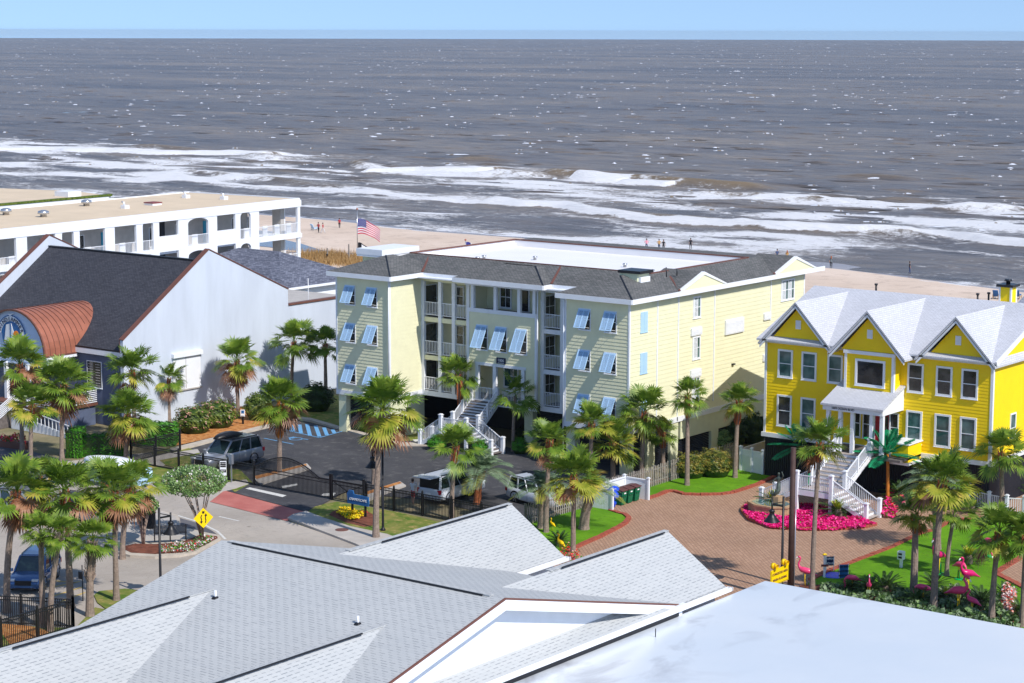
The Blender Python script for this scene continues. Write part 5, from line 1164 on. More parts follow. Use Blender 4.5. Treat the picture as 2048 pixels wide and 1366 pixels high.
palm((338,843),(336,757),40,0,'slim palm beside the white panel of the gable wall')
palm((252,921),(256,830),60,2,'wide drooping palm over the clipped hedge')
palm((476,838),(474,722),54,3,'palm with a peach coloured skirt casting its shadow on the white wall')
palm((583,812),(588,685),52,1,'palm against the blue shaded part of the white wall')
palm((652,815),(650,690),44,1,'dark shaded palm in the gap beside the cream building')
palm((559,948),(562,805),62,2,'golden green palm in the car park with a bright orange trunk',tr=.19,bootlen=2.4,boot='orange')
palm((752,1078),(765,818),80,2,'big leaning palm on the sign lawn, in front of the black fence',tr=.2,boots=0)
palm((749,968),(752,868),40,5,'palm with white zigzag trunk behind the leaning palm',tr=.22,boot='bootpale',bootlen=2.6)
palm((925,884),(915,752),48,1,'palm left of the apartment stairs with a shaggy rust red trunk',tr=.19,bootlen=3)
palm((1026,903),(1030,792),52,4,'windswept thin palm right of the apartment stairs',tr=.14,boots=0)
palm((903,1037),(912,895),54,1,'palm in front of the black fence beside the silver green pindo palm')
palm((1092,1066),(1100,882),50,0,'palm at the picket fence with a flared brown neck',bootlen=.7)
palm((1180,975),(1184,848),52,5,'palm with short rusty neck before the right wing of the apartments')
palm((1226,968),(1225,888),60,5,'low bushy palm behind the white bin enclosure',tr=.2)
palm((1283,958),(1290,825),60,0,'palm with rusty neck standing in the picket fence')
palm((1326,944),(1325,868),38,1,'smaller palm behind the fence by the slatted piers')
palm((1374,972),(1375,792),44,1,'slender straight palm on the turf before the gold tipped shrub',bootlen=1.4)
palm((1470,957),(1478,803),43,0,'slender palm beside the white vinyl fence with a mottled neck',bootlen=1.5)
palm((1146,1120),(1148,955),66,5,'big palm on the turf beside the wing of the foreground roof')
palm((1624,1184),(1640,888),60,0,'tall palm with spotted trunk between the drive and the dark utility pole',tr=.15)
palm((1867,1222),(1885,965),74,5,'tallest palm of the flamingo bed, dark trunk',tr=.2)
palm((1827,1192),(1832,1030),50,0,'palm on the near edge of the flamingo lawn, left of the tallest one',tr=.22)
palm((1893,1153),(1910,1025),48,1,'thin palm in the lawn right of the tallest one',tr=.13,boots=0)
palm((2003,1026),(2002,905),54,1,'palm behind the white railing at the corner of the yellow house')
palm((1983,1242),(1998,1065),62,0,'palm at the right edge whose neck hides a flamingo')
palm((2044,1255),(2052,1075),56,1,'palm cut by the right edge of the picture',tr=.15)
palm((955,1008),(962,945),66,0,'silver green pindo palm behind the black fence',tr=.28,crownmesh=PIN,name='pindo_palm',trm='boots',boot='boots',bootlen=.5)
palm((1082,1058),(1085,975),52,0,'pindo palm with a stout ridged trunk beside the picket fence',tr=.24,crownmesh=PIN,name='pindo_palm',boot='bootpale',bootlen=2)
palm((1168,1060),(1185,978),52,0,'pindo palm with thick diamond trunk on the round turf',tr=.34,crownmesh=PIN,name='pindo_palm',boot='bootpale',bootlen=2)
palm((1873,1100),(1868,960),60,0,'pindo palm with whitish trunk in the middle of the flamingo lawn',tr=.26,crownmesh=PIN,name='pindo_palm',boot='bootpale',bootlen=2)
palm((1606,962),(1600,892),50,0,'artificial emerald palm with orange trunk left of the yellow house stairs',tr=.11,crownmesh=PLA,name='artificial_palm',boots=0,trm='orange')
palm((1775,1006),(1775,908),54,0,'artificial emerald palm with orange trunk right of the yellow house stairs',tr=.13,crownmesh=PLA,name='artificial_palm',boots=0,trm='orange')
# ---- cycads
def cyc(seed,yel):
    rnd=random.Random(seed); mb=MB()
    for i in range(38):
        f=i/38; mi=1 if (yel and f<.3) else 0
        pinnate(mb,(0,0,.25),i*2.4+rnd.uniform(-.2,.2),R((78 if mi else 66)-62*f),(.8 if mi else 1.15)*(.85+.25*rnd.random()),22,mi,.035,.5,.22,rnd,.6)
    return mb
CY=[mesh_of(cyc(1,0),'fronds',['sago','sagoy']),mesh_of(cyc(2,1),'fronds',['sago','sagoy'])]
def cycad(px,rpx,k,label,z=.05):
    p=G(px[0],px[1],z); s_=rpx/(CF/p.length)/.88; t=thing('cycad',label,'cycad',tuple(p)); mb=MB(); mb.lathe((0,0,0),[(.2,0),(.22,.25),(.12,.42)],9); o=mb.build('stem','bark'); o.parent=t; o.scale=(s_,)*3
    c=bpy.data.objects.new('fronds',CY[k]); col.objects.link(c); c.parent=t; c.scale=(s_,)*3; c.rotation_euler=(0,0,px[0]*.37)
for px,r,k,l in (((1545,1014),36,1,'cycad with lime new leaves at the left end of the magenta bed'),((1676,1036),40,1,'cycad with lime new leaves before the landing of the yellow house stairs'),((1800,1000),36,0,'dark cycad beside the right artificial palm'),((1937,1128),38,1,'cycad with pale upright new leaves on the flamingo lawn'),((1770,1188),38,0,'dark cycad nearest the roof edge, left in the flamingo bed'),((1868,1182),34,0,'dark cycad behind the twin trunks in the flamingo bed'),((1892,1205),32,1,'cycad with one pale spear between the bent flamingo and the pair'),((1962,1216),38,0,'broad dark cycad right of the flamingo pair'),((2008,1196),28,0,'small cycad near the red flower mound'),((2026,985),34,1,'cycad behind the white railing at the right edge'),((1945,1025),28,1,'cycad in front of the white railing'),((1700,1184),26,0,'low cycad beside the leftmost bent flamingo'),((1118,1092),28,0,'cycad at the foot of the picket fence palms'),((1740,1192),34,0,'second dark cycad from the roof corner in the flamingo bed'),((1835,1212),34,0,'cycad tucked between the bent flamingo and the tallest palm'),((2040,1235),34,0,'cycad at the lower right corner of the flamingo bed')): cycad(px,r,k,l)
# ================================================================ shrubs and hedges made of leaf clumps
def leafblob(seed,shape,n,leaf,mats,fl=0,flz=1.):
    rnd=random.Random(seed); mb=MB()
    for i in range(n):
        while True:
            d=Vector((rnd.gauss(0,1),rnd.gauss(0,1),rnd.gauss(0,1)))
            if d.length>.1: break
        d.normalize()
        if shape=='box':
            m_=max(abs(d.x),abs(d.y),abs(d.z)); p=d/m_*.5; p.z=abs(p.z)*2 if p.z>-.1 else rnd.uniform(0,.9); p*=1; b=.035*math.sin(p.x*31+seed)+.03*math.sin(p.y*27); p+=d*(b+rnd.uniform(-.07,.01))
        else:
            if d.z<-.25: d.z=abs(d.z)
            b=1+.11*math.sin(d.x*7+seed)*math.sin(d.y*6+seed*2)+.07*math.sin(d.z*11+seed); p=Vector((d.x*.5,d.y*.5,.42+d.z*.55))*b*rnd.uniform(.80,1.03)
            if p.z<0: p.z=rnd.uniform(0,.2)
        nrm=(d+Vector((rnd.uniform(-.7,.7),rnd.uniform(-.7,.7),rnd.uniform(-.3,.9)))).normalized(); a=nrm.cross(Vector((rnd.random(),rnd.random(),rnd.random()))).normalized()*leaf*rnd.uniform(.7,1.3); c=nrm.cross(a)*.6
        mi=0 if rnd.random()>fl or p.z<.15 else 1
        mb.q([p-a,p-c*.6,p+a,p+c*.6],mi)
    return mb
def core(shape):  # solid dark core stands in for the shade between the leaves
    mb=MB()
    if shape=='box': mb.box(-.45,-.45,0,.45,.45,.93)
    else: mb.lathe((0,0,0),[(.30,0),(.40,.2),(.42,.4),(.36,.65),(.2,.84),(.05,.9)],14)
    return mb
BL={}
def shrub(cx,sx,sy,sz,mat,label,shape='blob',fl=None,flf=.1,leaf=.05,n=2600,z=0,rz=0,name='shrub',cat='shrub'):
    key=(mat,shape,fl,leaf,n)
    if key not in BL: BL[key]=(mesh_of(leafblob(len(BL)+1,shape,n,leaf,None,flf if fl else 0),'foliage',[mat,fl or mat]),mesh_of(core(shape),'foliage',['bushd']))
    p=Vector((cx[0],cx[1],z)) if len(cx)==3 else G(cx[0],cx[1],z)
    if len(cx)==3: p.z=cx[2]
    t=thing(name,label,cat,tuple(p))
    for nm,me in zip(('foliage','dark_core'),BL[key]):
        o=bpy.data.objects.new(nm,me); col.objects.link(o); o.parent=t; o.scale=(sx,sy,sz); o.rotation_euler=(0,0,rz)
    return t
def shr(x0,x1,ytop,ybot,mat,label,**k):     # blob shrub from its photo extent
    p=G((x0+x1)/2,ybot); ppm=CF/p.length; wd=(x1-x0)/ppm*.96; p=p+Vector((-math.sin(YAW),math.cos(YAW),0))*wd*.40
    h=HT(p.x,p.y,ytop)*1.0; return shrub((p.x,p.y,0.0),wd,wd*.85,max(.5,h)*1.03,mat,label,rz=YAW,**k)
shr(343,425,812,873,'bush','rounded oleander with pink flowers in front of the white panel',fl='salmonfl',flf=.07)
shr(388,472,800,862,'bush','larger oleander with pink flowers beside the peach skirted palm',fl='salmonfl',flf=.07)
shr(484,545,785,846,'bush','rounded olive shrub behind the handicapped parking sign')
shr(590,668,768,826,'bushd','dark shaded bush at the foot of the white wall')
shr(868,898,840,858,'hedge','small bright bush behind the landing railing of the apartment stairs')
shr(852,893,872,903,'hedge','clipped green bush left of the apartment stairs')
shr(942,978,880,914,'hedge','green bush in front of the apartment stair landing')
shr(1022,1058,877,910,'hedge','round leafy bush right of the apartment stairs')
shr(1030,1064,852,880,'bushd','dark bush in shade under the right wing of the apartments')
shr(1415,1467,860,900,'bushl','round pale leaved bush beside the dark hedge')
shr(1345,1420,905,962,'bushg','gold tipped shrub at the picket fence, left half',leaf=.045)
shr(1395,1472,897,960,'bushg','gold tipped shrub by the white fence, right half',leaf=.045)
shr(1440,1500,838,895,'bushd','dark clipped hedge mound between the apartments and the yellow house')
shr(1478,1540,828,890,'bushd','dark clipped hedge mound against the yellow house corner')
def hedge(x0,x1,ytop,ybot,label,dp=1.2):
    a=G(x0,ybot); b=G(x1,ybot+(x1-x0)*.0); mid=(a+b)/2; L=(b-a).length; d=(b-a).normalized(); n=Vector((-d.y,d.x,0)); 
    if n.y<0: n=-n
    mid+=n*dp/2; h=HT((a.x+b.x)/2,(a.y+b.y)/2,ytop+4); shrub((mid.x,mid.y,0),L,dp,max(.6,h),'hedge',label,shape='box',leaf=.045,n=3400,rz=math.atan2(d.y,d.x),name='hedge',cat='hedge')
hedge(130,164,858,917,'block of clipped bright hedge nearest the restaurant steps',2.2)
hedge(160,246,868,914,'long clipped bright hedge below the ramp railing')
hedge(262,352,845,893,'clipped bright hedge right of the drooping palm',1.6)
# crape myrtle trees of the street island
def crape(base,cpx,wpx,hpx,label,seed):
    p=G(*base); rnd=random.Random(seed); ppm=CF/p.length; z=HT(p.x,p.y,cpx[1]); off=(cpx[0]-base[0])/ppm; c=Vector((off*math.cos(YAW),off*math.sin(YAW),z)); rw=wpx/ppm/2; rh_=hpx/ppm/2
    t=thing('crape_myrtle',label,'tree',tuple(p)); mb=MB(); lf=MB()
    for i in range(9):
        a=i*.75; e=c+Vector((math.cos(a)*rw*.7,math.sin(a)*rw*.5,rnd.uniform(-.3,.5)*rh_)); m_=Vector((e.x*.25,e.y*.25,z*.45)); q_=e*.6+Vector((0,0,z*.3))
        mb.tube([(rnd.uniform(-.08,.08),rnd.uniform(-.08,.08),0),m_,Vector((e.x*.6,e.y*.6,z*.75)),e],[.06,.045,.03,.012],6)
        for j in range(3): f=e+Vector((rnd.uniform(-1,1)*.5,rnd.uniform(-1,1)*.5,rnd.uniform(.1,.7))); mb.tube([e,f],[.014,.006],4)
    o=mb.build('trunk','bootpale'); o.parent=t
    for i in range(6500):
        d=Vector((rnd.gauss(0,1),rnd.gauss(0,1),rnd.gauss(0,1))).normalized()*rnd.uniform(.45,1.0)**.5; cl=math.sin(d.x*6+1)*math.sin(d.y*7)*math.sin(d.z*5+2)
        if cl<-.12: continue
        q_=c+Vector((d.x*rw,d.y*rw,d.z*rh_)); n_=Vector((rnd.uniform(-1,1),rnd.uniform(-1,1),rnd.uniform(.2,1))).normalized(); a=n_.cross(Vector((rnd.random(),rnd.random(),.3))).normalized()*.075; b_=n_.cross(a)*.7
        lf.q([q_-a,q_-b_,q_+a,q_+b_],1 if rnd.random()<.10 and d.z>0 else 0)
    o=lf.build('crown',['bushl','whitefl'],recalc=False); o.parent=t
crape((403,1082),(390,962),135,62,'crape myrtle with bright leaves above the yellow diamond sign',1)
crape((287,1092),(285,1010),70,40,'thin crape myrtle at the left end of the bench island',2)
# ---- flower beds and ground cover (nobody could count these)
def scatter(name,poly,n,hgt,leaf,mats,wts,label,cat,z=0,seed=1,lying=.5):
    P=[G(a,b,z) for a,b in poly]; rnd=random.Random(seed); mb=MB(); xs=[p.x for p in P]; ys_=[p.y for p in P]
    def inside(x,y):
        c=False; j=len(P)-1
        for i in range(len(P)):
            if (P[i].y>y)!=(P[j].y>y) and x<(P[j].x-P[i].x)*(y-P[i].y)/(P[j].y-P[i].y)+P[i].x: c=not c
            j=i
        return c
    k=0; tries=0
    while k<n and tries<n*12:
        tries+=1
        x=rnd.uniform(min(xs),max(xs)); y=rnd.uniform(min(ys_),max(ys_))
        if not inside(x,y): continue
        k+=1; hh=hgt*(.55+.45*math.sin(x*2.3)*math.sin(y*2.9+1))*rnd.uniform(.4,1.1)+.03
        p=Vector((x,y,z+max(.03,hh))); nn=Vector((rnd.uniform(-1,1),rnd.uniform(-1,1),rnd.uniform(lying,1.3))).normalized(); a=nn.cross(Vector((rnd.uniform(-1,1),rnd.uniform(-1,1),.1))).normalized()*leaf*rnd.uniform(.7,1.3); b_=nn.cross(a)*.8
        r=rnd.random(); mi=0; s_=0
        for i,w_ in enumerate(wts):
            s_+=w_
            if r<s_: mi=i; break
        mb.q([p-a,p-b_,p+a,p+b_],mi)
    return stuff(name,mb,mats,label,cat,recalc=False)
scatter('magenta_flowers',BED+[(1735,1043),(1690,1025),(1600,1010),(1514,1008),(1498,1010),(1486,1018)],14000,.30,.085,['pinkfl','hedge'],[.96,.04],'mass of magenta flowers curving round the fountain','flowers',.06)
scatter('magenta_flowers',[(1758,1034),(1790,1037),(1808,1008),(1800,975),(1785,968),(1775,1000)],2600,.5,.08,['pinkfl','redfl','hedge'],[.6,.2,.2],'patch of magenta and red flowers right of the yellow house stairs','flowers',.06,2)
scatter('yellow_flowers',[(672,1028),(680,1019),(700,1020),(729,1031),(726,1037),(706,1042),(690,1036)],1300,.28,.06,['yellowfl','hedge'],[.9,.1],'strip of bright yellow flowers under the blue entrance sign','flowers',.06,3)
scatter('red_flowers',[(722,1022),(733,1020),(735,1027),(724,1029)],110,.4,.05,['redfl','hedge'],[.5,.5],'small clump of red flowers below the right end of the blue sign','flowers',.06,4)
scatter('mixed_flowers',[(318,1108),(322,1096),(360,1092),(400,1078),(432,1078),(412,1092),(392,1102),(360,1108)],900,.3,.06,['whitefl','hedge','redfl','bushl'],[.4,.35,.1,.15],'white, red and green flowers along the front of the bench island','flowers',.16,5)
scatter('planter_flowers',[(0,885),(0,876),(50,878),(52,890)],500,.6,.08,['redfl','pinkfl','bush'],[.35,.15,.5],'red and pink flowers in the dark wooden planter by the steps','flowers',.5,6)
scatter('bed_ground_cover',[(1640,1176),(1700,1174),(1790,1184),(1830,1188),(1900,1183),(1990,1194),(2030,1236),(2060,1330),(1900,1290),(1640,1215)],7000,.45,.14,['frondg','sago','bushl'],[.55,.20,.25],'low grey green ground cover between the cycads of the flamingo bed','ground cover',.08,7,0)
scatter('red_mound_flowers',[(2002,1205),(2010,1192),(2030,1196),(2034,1225),(2025,1240),(2008,1235)],900,1.0,.07,['salmonfl','redfl','whitefl'],[.25,.35,.4],'mound of red and white flowers at the right end of the flamingo bed','flowers',.08,8)
scatter('pale_flowers',[(1715,1176),(1750,1180),(1800,1190),(1795,1194),(1710,1182)],260,.3,.06,['whitefl','salmonfl'],[.5,.5],'pale pink flowers along the near edge of the flamingo lawn','flowers',.08,9)
scatter('red_flowers',[(1120,1112),(1138,1095),(1165,1115),(1150,1130),(1128,1135)],420,.6,.06,['redfl','salmonfl','hedge'],[.5,.2,.3],'red flowers squeezed between the two foreground roof wings','flowers',.06,10)
mb=MB(); rnd=random.Random(9)
dn=[G(a,b_,-.6) for a,b_ in ((612,530),(628,517),(650,517),(676,521),(700,531),(690,545),(620,545))]
for i in range(7000):
    c=dn[rnd.randrange(5)]; x,y=c.x+rnd.gauss(0,2.2),c.y+rnd.gauss(0,2.2); h=rnd.uniform(.5,1.5); p=Vector((x,y,-.7)); s_=Vector((rnd.uniform(-.06,.06),rnd.uniform(-.06,.06),0)); t_=p+Vector((rnd.uniform(-.4,.2),rnd.uniform(-.3,.3),h)); mb.q([p-s_,p+s_,t_],0)
stuff('dune_grass',mb,'seagrass','tawny clump of dune grass beside the tidal pool','grass',recalc=False)
AUTOSPLIT=False
# ================================================================ black metal fence, gates
def bfence(a,b,label,h=1.45,n=None,posts=True,sp=.115):
    a=Vector(a); b=Vector(b); L=(b-a).length; n=n or max(1,round(L/2.4)); t=thing('metal_fence',label,'fence',tuple(a),'black metal fence runs')
    for i in range(n+1):
        p=a+(b-a)*(i/n); m_=MB(); m_.box(p.x-.05,p.y-.05,0,p.x+.05,p.y+.05,h+.12); m_.lathe((p.x,p.y,h+.12),[(.05,0),(.07,.03),(.03,.09)],6); m_.build('post','black',t)
    for i in range(n):
        p=a+(b-a)*(i/n); q_=a+(b-a)*((i+1)/n); m_=MB(); Z=Vector((0,0,1))
        for z in (.12,h-.2,h-.03): m_.bar(p+Z*z,q_+Z*z,.05,.05)
        k=int((q_-p).length/sp)
        for j in range(1,k): r=p.lerp(q_,j/k); m_.bar(r+Z*.04,r+Z*(h-.03),.03,.03)
        m_.build('panel','black',t)
    return t
Yf=100.4
bfence((-110.6,Yf,0),(-98.4,Yf,0),'black metal fence from the hedge past the silver car to the arched gate')
bfence((-88.3,Yf,0),(-76.4,Yf,0),'black metal fence behind the sign lawn, right of the gates')
bfence((-110.6,Yf,0),(-110.9,105.5,0),'short black metal fence turning back beside the clipped hedge')
p0,p1=G(-60,1246),G(147,1256); bfence(p0,p1,'black metal fence with spiked pickets below the blue car',1.55)
bfence(p1,p1+Vector((0.3,-12,0)),'black metal fence running forward along the orange mulch',1.55)
def gate(x0,x1,arch,label):
    t=thing('drive_gate',label,'gate',(x0,Yf-.1,0)); m_=MB(); n=int((x1-x0)/.115); y=Yf-.12
    top=lambda x:1.35+(arch*math.sin(math.pi*min(1,max(0,(x-x0)/(x1-x0)*1.15)))**1.0 if arch else 0)
    for i in range(n):
        x=x0+(x1-x0)*i/n; xn=x0+(x1-x0)*(i+1)/n; m_.box(x-.016,y-.016,.12,x+.016,y+.016,top(x)); m_.bar((x,y,top(x)),(xn,y,top(xn)),.07,.07)
        if arch: m_.bar((x,y,top(x)-.16),(xn,y,top(xn)-.16),.03,.03)
    for z in (.14,1.1,1.3): m_.bar((x0,y,z),(x1,y,z),.05,.05)
    if not arch: m_.bar((x0,y,1.3),(x1,y,.2),.05,.05); m_.bar((x0,y,.2),(x1,y,1.3),.05,.05)
    m_.build('gate_leaf','black',t)
    for x in (x0-.1,x1+.1): q_=MB(); q_.box(x-.07,y-.07,0,x+.07,y+.07,1.75); q_.build('gate_post','black',t)
gate(-98.2,-91.4,.95,'sliding black drive gate with an arched top rail'); gate(-91.1,-88.5,0,'black gate tail with crossed braces behind the blue sign')
# ---- wooden picket fence
def picket(a,b,label):
    a=Vector(a); b=Vector(b); L=(b-a).length; d=(b-a)/L; t=thing('picket_fence',label,'fence',tuple(a)); Z=Vector((0,0,1)); rnd=random.Random(int(a.y*7)); n=int(L/.225); m_=MB()
    for z in (.4,1.2): m_.bar(a+Z*z,b+Z*z,.04,.08)
    m_.build('rail','wood',t); m_=MB()
    for i in range(n):
        p=a+d*(i*.225+rnd.uniform(-.015,.015)); hh=1.5+rnd.uniform(-.05,.06); tl=rnd.uniform(-.02,.02); w_=.05; o_=Vector((.04,0,0))
        A=p+o_-d*w_; B=p+o_+d*w_; m_.extr([A,B,B+Z*(hh-.06)+d*tl,p+o_+Z*hh+d*tl,A+Z*(hh-.06)+d*tl],(.02,0,0))
    m_.build('pickets','wood',t)
    for i in range(max(2,int(L/2.4))): p=a+d*(i*2.4); m_=MB(); m_.box(p.x-.12,p.y-.05,0,p.x-.02,p.y+.05,1.45); m_.build('post','wood',t)
picket((-76.65,102.2,0),(-76.65,108.9,0),'weathered wooden picket fence left of the white bin enclosure')
picket((-76.65,109.6,0),(-76.75,127.5,0),'weathered wooden picket fence running from the bin enclosure back between the houses')
# ---- white bin enclosure, bins
en=thing('bin_enclosure','white board enclosure open to the drive, holding green bins','enclosure',(-75.7,110.5,0))
m_=MB(); 
for i in range(13): m_.box(-76.55+i*.14,108.85,0,-76.43+i*.14,108.9,1.25)
m_.box(-76.6,108.83,1.25,-74.7,108.93,1.32); m_.build('board_side','white',en)
m_=MB(); m_.box(-76.6,108.9,0,-76.52,113.1,1.3); m_.box(-76.65,108.85,1.3,-76.45,113.1,1.36); m_.build('board_back','white',en)
m_=MB(); m_.box(-76.5,113.02,0,-74.7,113.1,1.3); m_.box(-76.5,112.99,1.3,-74.7,113.13,1.36); m_.build('board_side','white',en)
for x,y in ((-74.7,108.87),(-74.7,113.05),(-76.55,112.95)): m_=MB(); postp(m_,x,y,0,1.45,.07); m_.build('corner_post','white',en)
def wbin(y,label):
    t=thing('wheelie_bin',label,'bin',(-75.35,y,0)); m_=MB(); A=[(-75.7,y-.24),(-75.1,y-.24),(-75.1,y+.24),(-75.7,y+.24)]; B=[(-75.78,y-.30),(-75.0,y-.30),(-75.0,y+.30),(-75.78,y+.30)]
    k=[(p[0],p[1],.06) for p in A]+[(p[0],p[1],.98) for p in B]; m_.v=k; m_.f=[(0,3,2,1),(4,5,6,7)]+[(i,(i+1)%4,(i+1)%4+4,i+4) for i in range(4)]; m_.m=[0]*6; m_.sm=[False]*6
    m_.box(-75.02,y-.2,.62,-74.97,y+.2,.66); m_.build('tub','plastg',t)
    m_=MB(); m_.extr([(-75.82,y-.33,.98),(-74.94,y-.33,.98),(-74.94,y-.33,1.02),(-75.4,y-.33,1.12),(-75.82,y-.33,1.06)],(0,.66,0)); m_.build('lid','lid',t)
    m_=MB(); m_.fb(((-74.985,0,0),(0,1,0),(1,0,0)),y-.1,y+.1,.78,.86,0,.01); m_.build('label_plate','ltext',t)
    for s_ in (-1,1): m_=MB(); m_.tube([(-75.7,y+s_*.22,.1),(-75.7,y+s_*.28,.1)],.1,10); m_.build('wheel','tyre',t)
wbin(110.75,'green wheeled bin next to the blue bags'); wbin(111.5,'middle green wheeled bin of three'); wbin(112.3,'green wheeled bin at the far post of the enclosure')
t=thing('bag_heap','heap of shiny blue plastic bags beside the green bins','bags',(-75.3,109.7,0)); rnd=random.Random(3); m_=MB()
for i in range(9):
    c=(-75.4+rnd.uniform(-.18,.22),109.75+rnd.uniform(-.3,.3),.15+.13*i); m_.lathe((c[0],c[1],c[2]-.18),[(.1,0),(.33,.08),(.36,.22),(.22,.36),(.05,.4)],9)
m_.build('bags','plastb',t)
# ---- white vinyl fences, railings right
vf=thing('vinyl_fence','white vinyl privacy fence joining the yellow house corner','fence',(-74,124,0)); A=G(1481,942); B=Vector((-72.75,124.5,0))
for i in range(3): p=A.lerp(B,i/2); m_=MB(); postp(m_,p.x,p.y,0,1.75,.08); m_.build('post','white',vf)
for i in range(2):
    p=A.lerp(B,i/2); q_=A.lerp(B,(i+1)/2); m_=MB(); Z=Vector((0,0,1))
    m_.bar(p+Z*.85,q_+Z*.85,.03,1.5); m_.bar(p+Z*.12,q_+Z*.12,.07,.14); m_.bar(p+Z*1.2,q_+Z*1.2,.07,.1); m_.bar(p+Z*1.58,q_+Z*1.58,.07,.08); m_.build('panel','white',vf)
m_=MB(); C_=A+Vector((-.1,5,0)); Z=Vector((0,0,1)); m_.bar(A+Z*.85,C_+Z*.85,.04,1.55); m_.build('panel','white',vf)
wr_=thing('white_railing','white post and baluster railing right of the flamingo lawn','railing',(-58,117,0)); pts=[G(1938,1012),G(1977.5,1021),G(2012.8,1028),G(2048,1030),G(2110,1042)]
for p in pts: m_=MB(); postp(m_,p.x,p.y,0,1.2,.09); m_.build('post','white',wr_)
for p,q_ in zip(pts,pts[1:]): m_=MB(); railing(m_,p,q_,1.05); m_.build('panel','white',wr_)
# ================================================================ street lamps, poles, signs
def lamp(base,topy,label,side=-1):
    p=G(*base); h=HT(p.x,p.y,topy); t=thing('street_lamp',label,'street lamp',tuple(p)); X=Vector((math.cos(YAW),math.sin(YAW),0))*side; x,y=p.x,p.y
    m_=MB(); m_.lathe((x,y,0),[(.16,0),(.16,.12),(.09,.2),(.075,.35),(.065,h)],10); m_.build('post','black',t)
    m_=MB(); a=Vector((x,y,h-.55)); b=a+X*.62; m_.bar(a,b+Vector((0,0,.12)),.05,.1); m_.bar(a+Vector((0,0,.25)),b+Vector((0,0,.14)),.03,.04); m_.tube([b+Vector((0,0,.3)),b-Vector((0,0,.25))],.05,8); m_.build('arm','black',t)
    m_=MB(); m_.lathe((b.x,b.y,b.z-.85),[(.46,0),(.44,.03),(.27,.22),(.14,.40),(.13,.52),(.17,.56),(.13,.66),(.05,.70)],18); s_=m_.build('bell_shade','black',t)
    m_=MB(); m_.lathe((b.x,b.y,b.z-.84),[(.2,-.02),(.16,-.08),(.05,-.12)],10); m_.build('lens','lamp',s_)
lamp((322,1201),1016,'black lamp with bell shade in front of the bench',1)
lamp((766,1062),890,'black lamp with bell shade beside the leaning palm on the sign lawn',-1)
lamp((1563,1184),993,'black lamp with bell shade left of the dark utility pole',-1)
p=G(1580,1203); t=thing('utility_pole','dark brown wooden utility pole with a pale conduit','pole',tuple(p)); h=HT(p.x,p.y,895); m_=MB(); m_.tube([(p.x,p.y,0),(p.x,p.y,h)],[.17,.14],12); m_.build('pole_shaft','pole',t)
m_=MB(); q_=p+Vector((math.cos(YAW),math.sin(YAW),0))*.2; m_.tube([(q_.x,q_.y,0),(q_.x,q_.y,h*.62)],.035,8); m_.build('conduit','carsilver',t)
# flashing warning sign
p=G(1557,1212); t=thing('warning_sign','yellow congestion warning sign with two amber beacons at the dark pole','sign',tuple(p)); yc=p.y; x=p.x; zb_=HT(x,yc,1166); 
FSG=((x,yc,0),(0,1,0),(1,0,0)); m_=MB(); m_.fb(FSG,-.95,.95,zb_,zb_+.85,0,.04); s_=m_.build('sign_plate','signy',t)
m_=MB(); 
for a in (-.92,.90): m_.fb(FSG,a,a+.02,zb_+.03,zb_+.82,.041,.05)
m_.fb(FSG,-.9,.9,zb_+.03,zb_+.045,.041,.05)
m_.build('border','dtext',s_)
for tx_,z in (('CONGESTED AREA',.58),('WHEN FLASHING',.26)): o=ctext('lettering',tx_,.19,'brown',(x+.05,yc,zb_+z),(0,1,0),(0,0,1),t); o.parent=s_
for a in (-.6,.5):
    m_=MB(); cz=zb_+1.06; m_.tube([(x-.10,yc+a,cz),(x+.06,yc+a,cz)],.17,14,0); m_.tube([(x+.06,yc+a,cz),(x+.24,yc+a,cz-.02)],[.12,.135],14,0,cap=False); m_.bar((x,yc+a,zb_+.85),(x,yc+a,cz-.15),.06,.06,0); b_=m_.build('beacon','ylw',t)
    m_=MB(); m_.tube([(x+.10,yc+a,cz),(x+.115,yc+a,cz)],.14,12); m_.build('lens','orange',b_)
m_=MB()
for a in (-.3,.3): m_.bar((x-.05,yc+a,0),(x-.05,yc+a,zb_+.5),.07,.07)
m_.build('support','chrome',t)
# diamond sign
p=G(407,1090); t=thing('diamond_sign','yellow diamond road sign with two curved arrows round a divider','sign',tuple(p)); nrm=Vector((math.sin(YAW),-math.cos(YAW),0)); nrm=(Matrix.Rotation(R(28),3,'Z')@nrm); U=Vector((-nrm.y,nrm.x,0)); cz=(HT(p.x,p.y,1014)+HT(p.x,p.y,1057))/2; c=Vector((p.x,p.y,cz)); Z=Vector((0,0,1)); r=.62
m_=MB(); m_.extr([c+nrm*.05+U*r,c+nrm*.05+Z*r,c+nrm*.05-U*r,c+nrm*.05-Z*r],nrm*.02); s_=m_.build('sign_plate','signy',t)
m_=MB(); 
def stroke(pts,w_):
    P=[c+nrm*.085+U*a+Z*b for a,b in pts]
    for a,b in zip(P,P[1:]): m_.bar(a,b,w_,.008) if False else m_.extr([a+(b-a).cross(nrm).normalized()*w_/2,b+(b-a).cross(nrm).normalized()*w_/2,b-(b-a).cross(nrm).normalized()*w_/2,a-(b-a).cross(nrm).normalized()*w_/2],nrm*.008)
stroke([(-.10,.2),(-.16,.06),(-.12,-.06),(-.13,-.2)],.055); stroke([(.12,-.3),(.16,-.14),(.12,-.02),(.15,.14)],.055)
for a,b,s in ((-.13,-.27,-1),(.15,.21,1)): m_.extr([c+nrm*.085+U*(a-.09)+Z*(b-s*.08),c+nrm*.085+U*(a+.09)+Z*(b-s*.08),c+nrm*.085+U*a+Z*(b+s*.07)],nrm*.008)
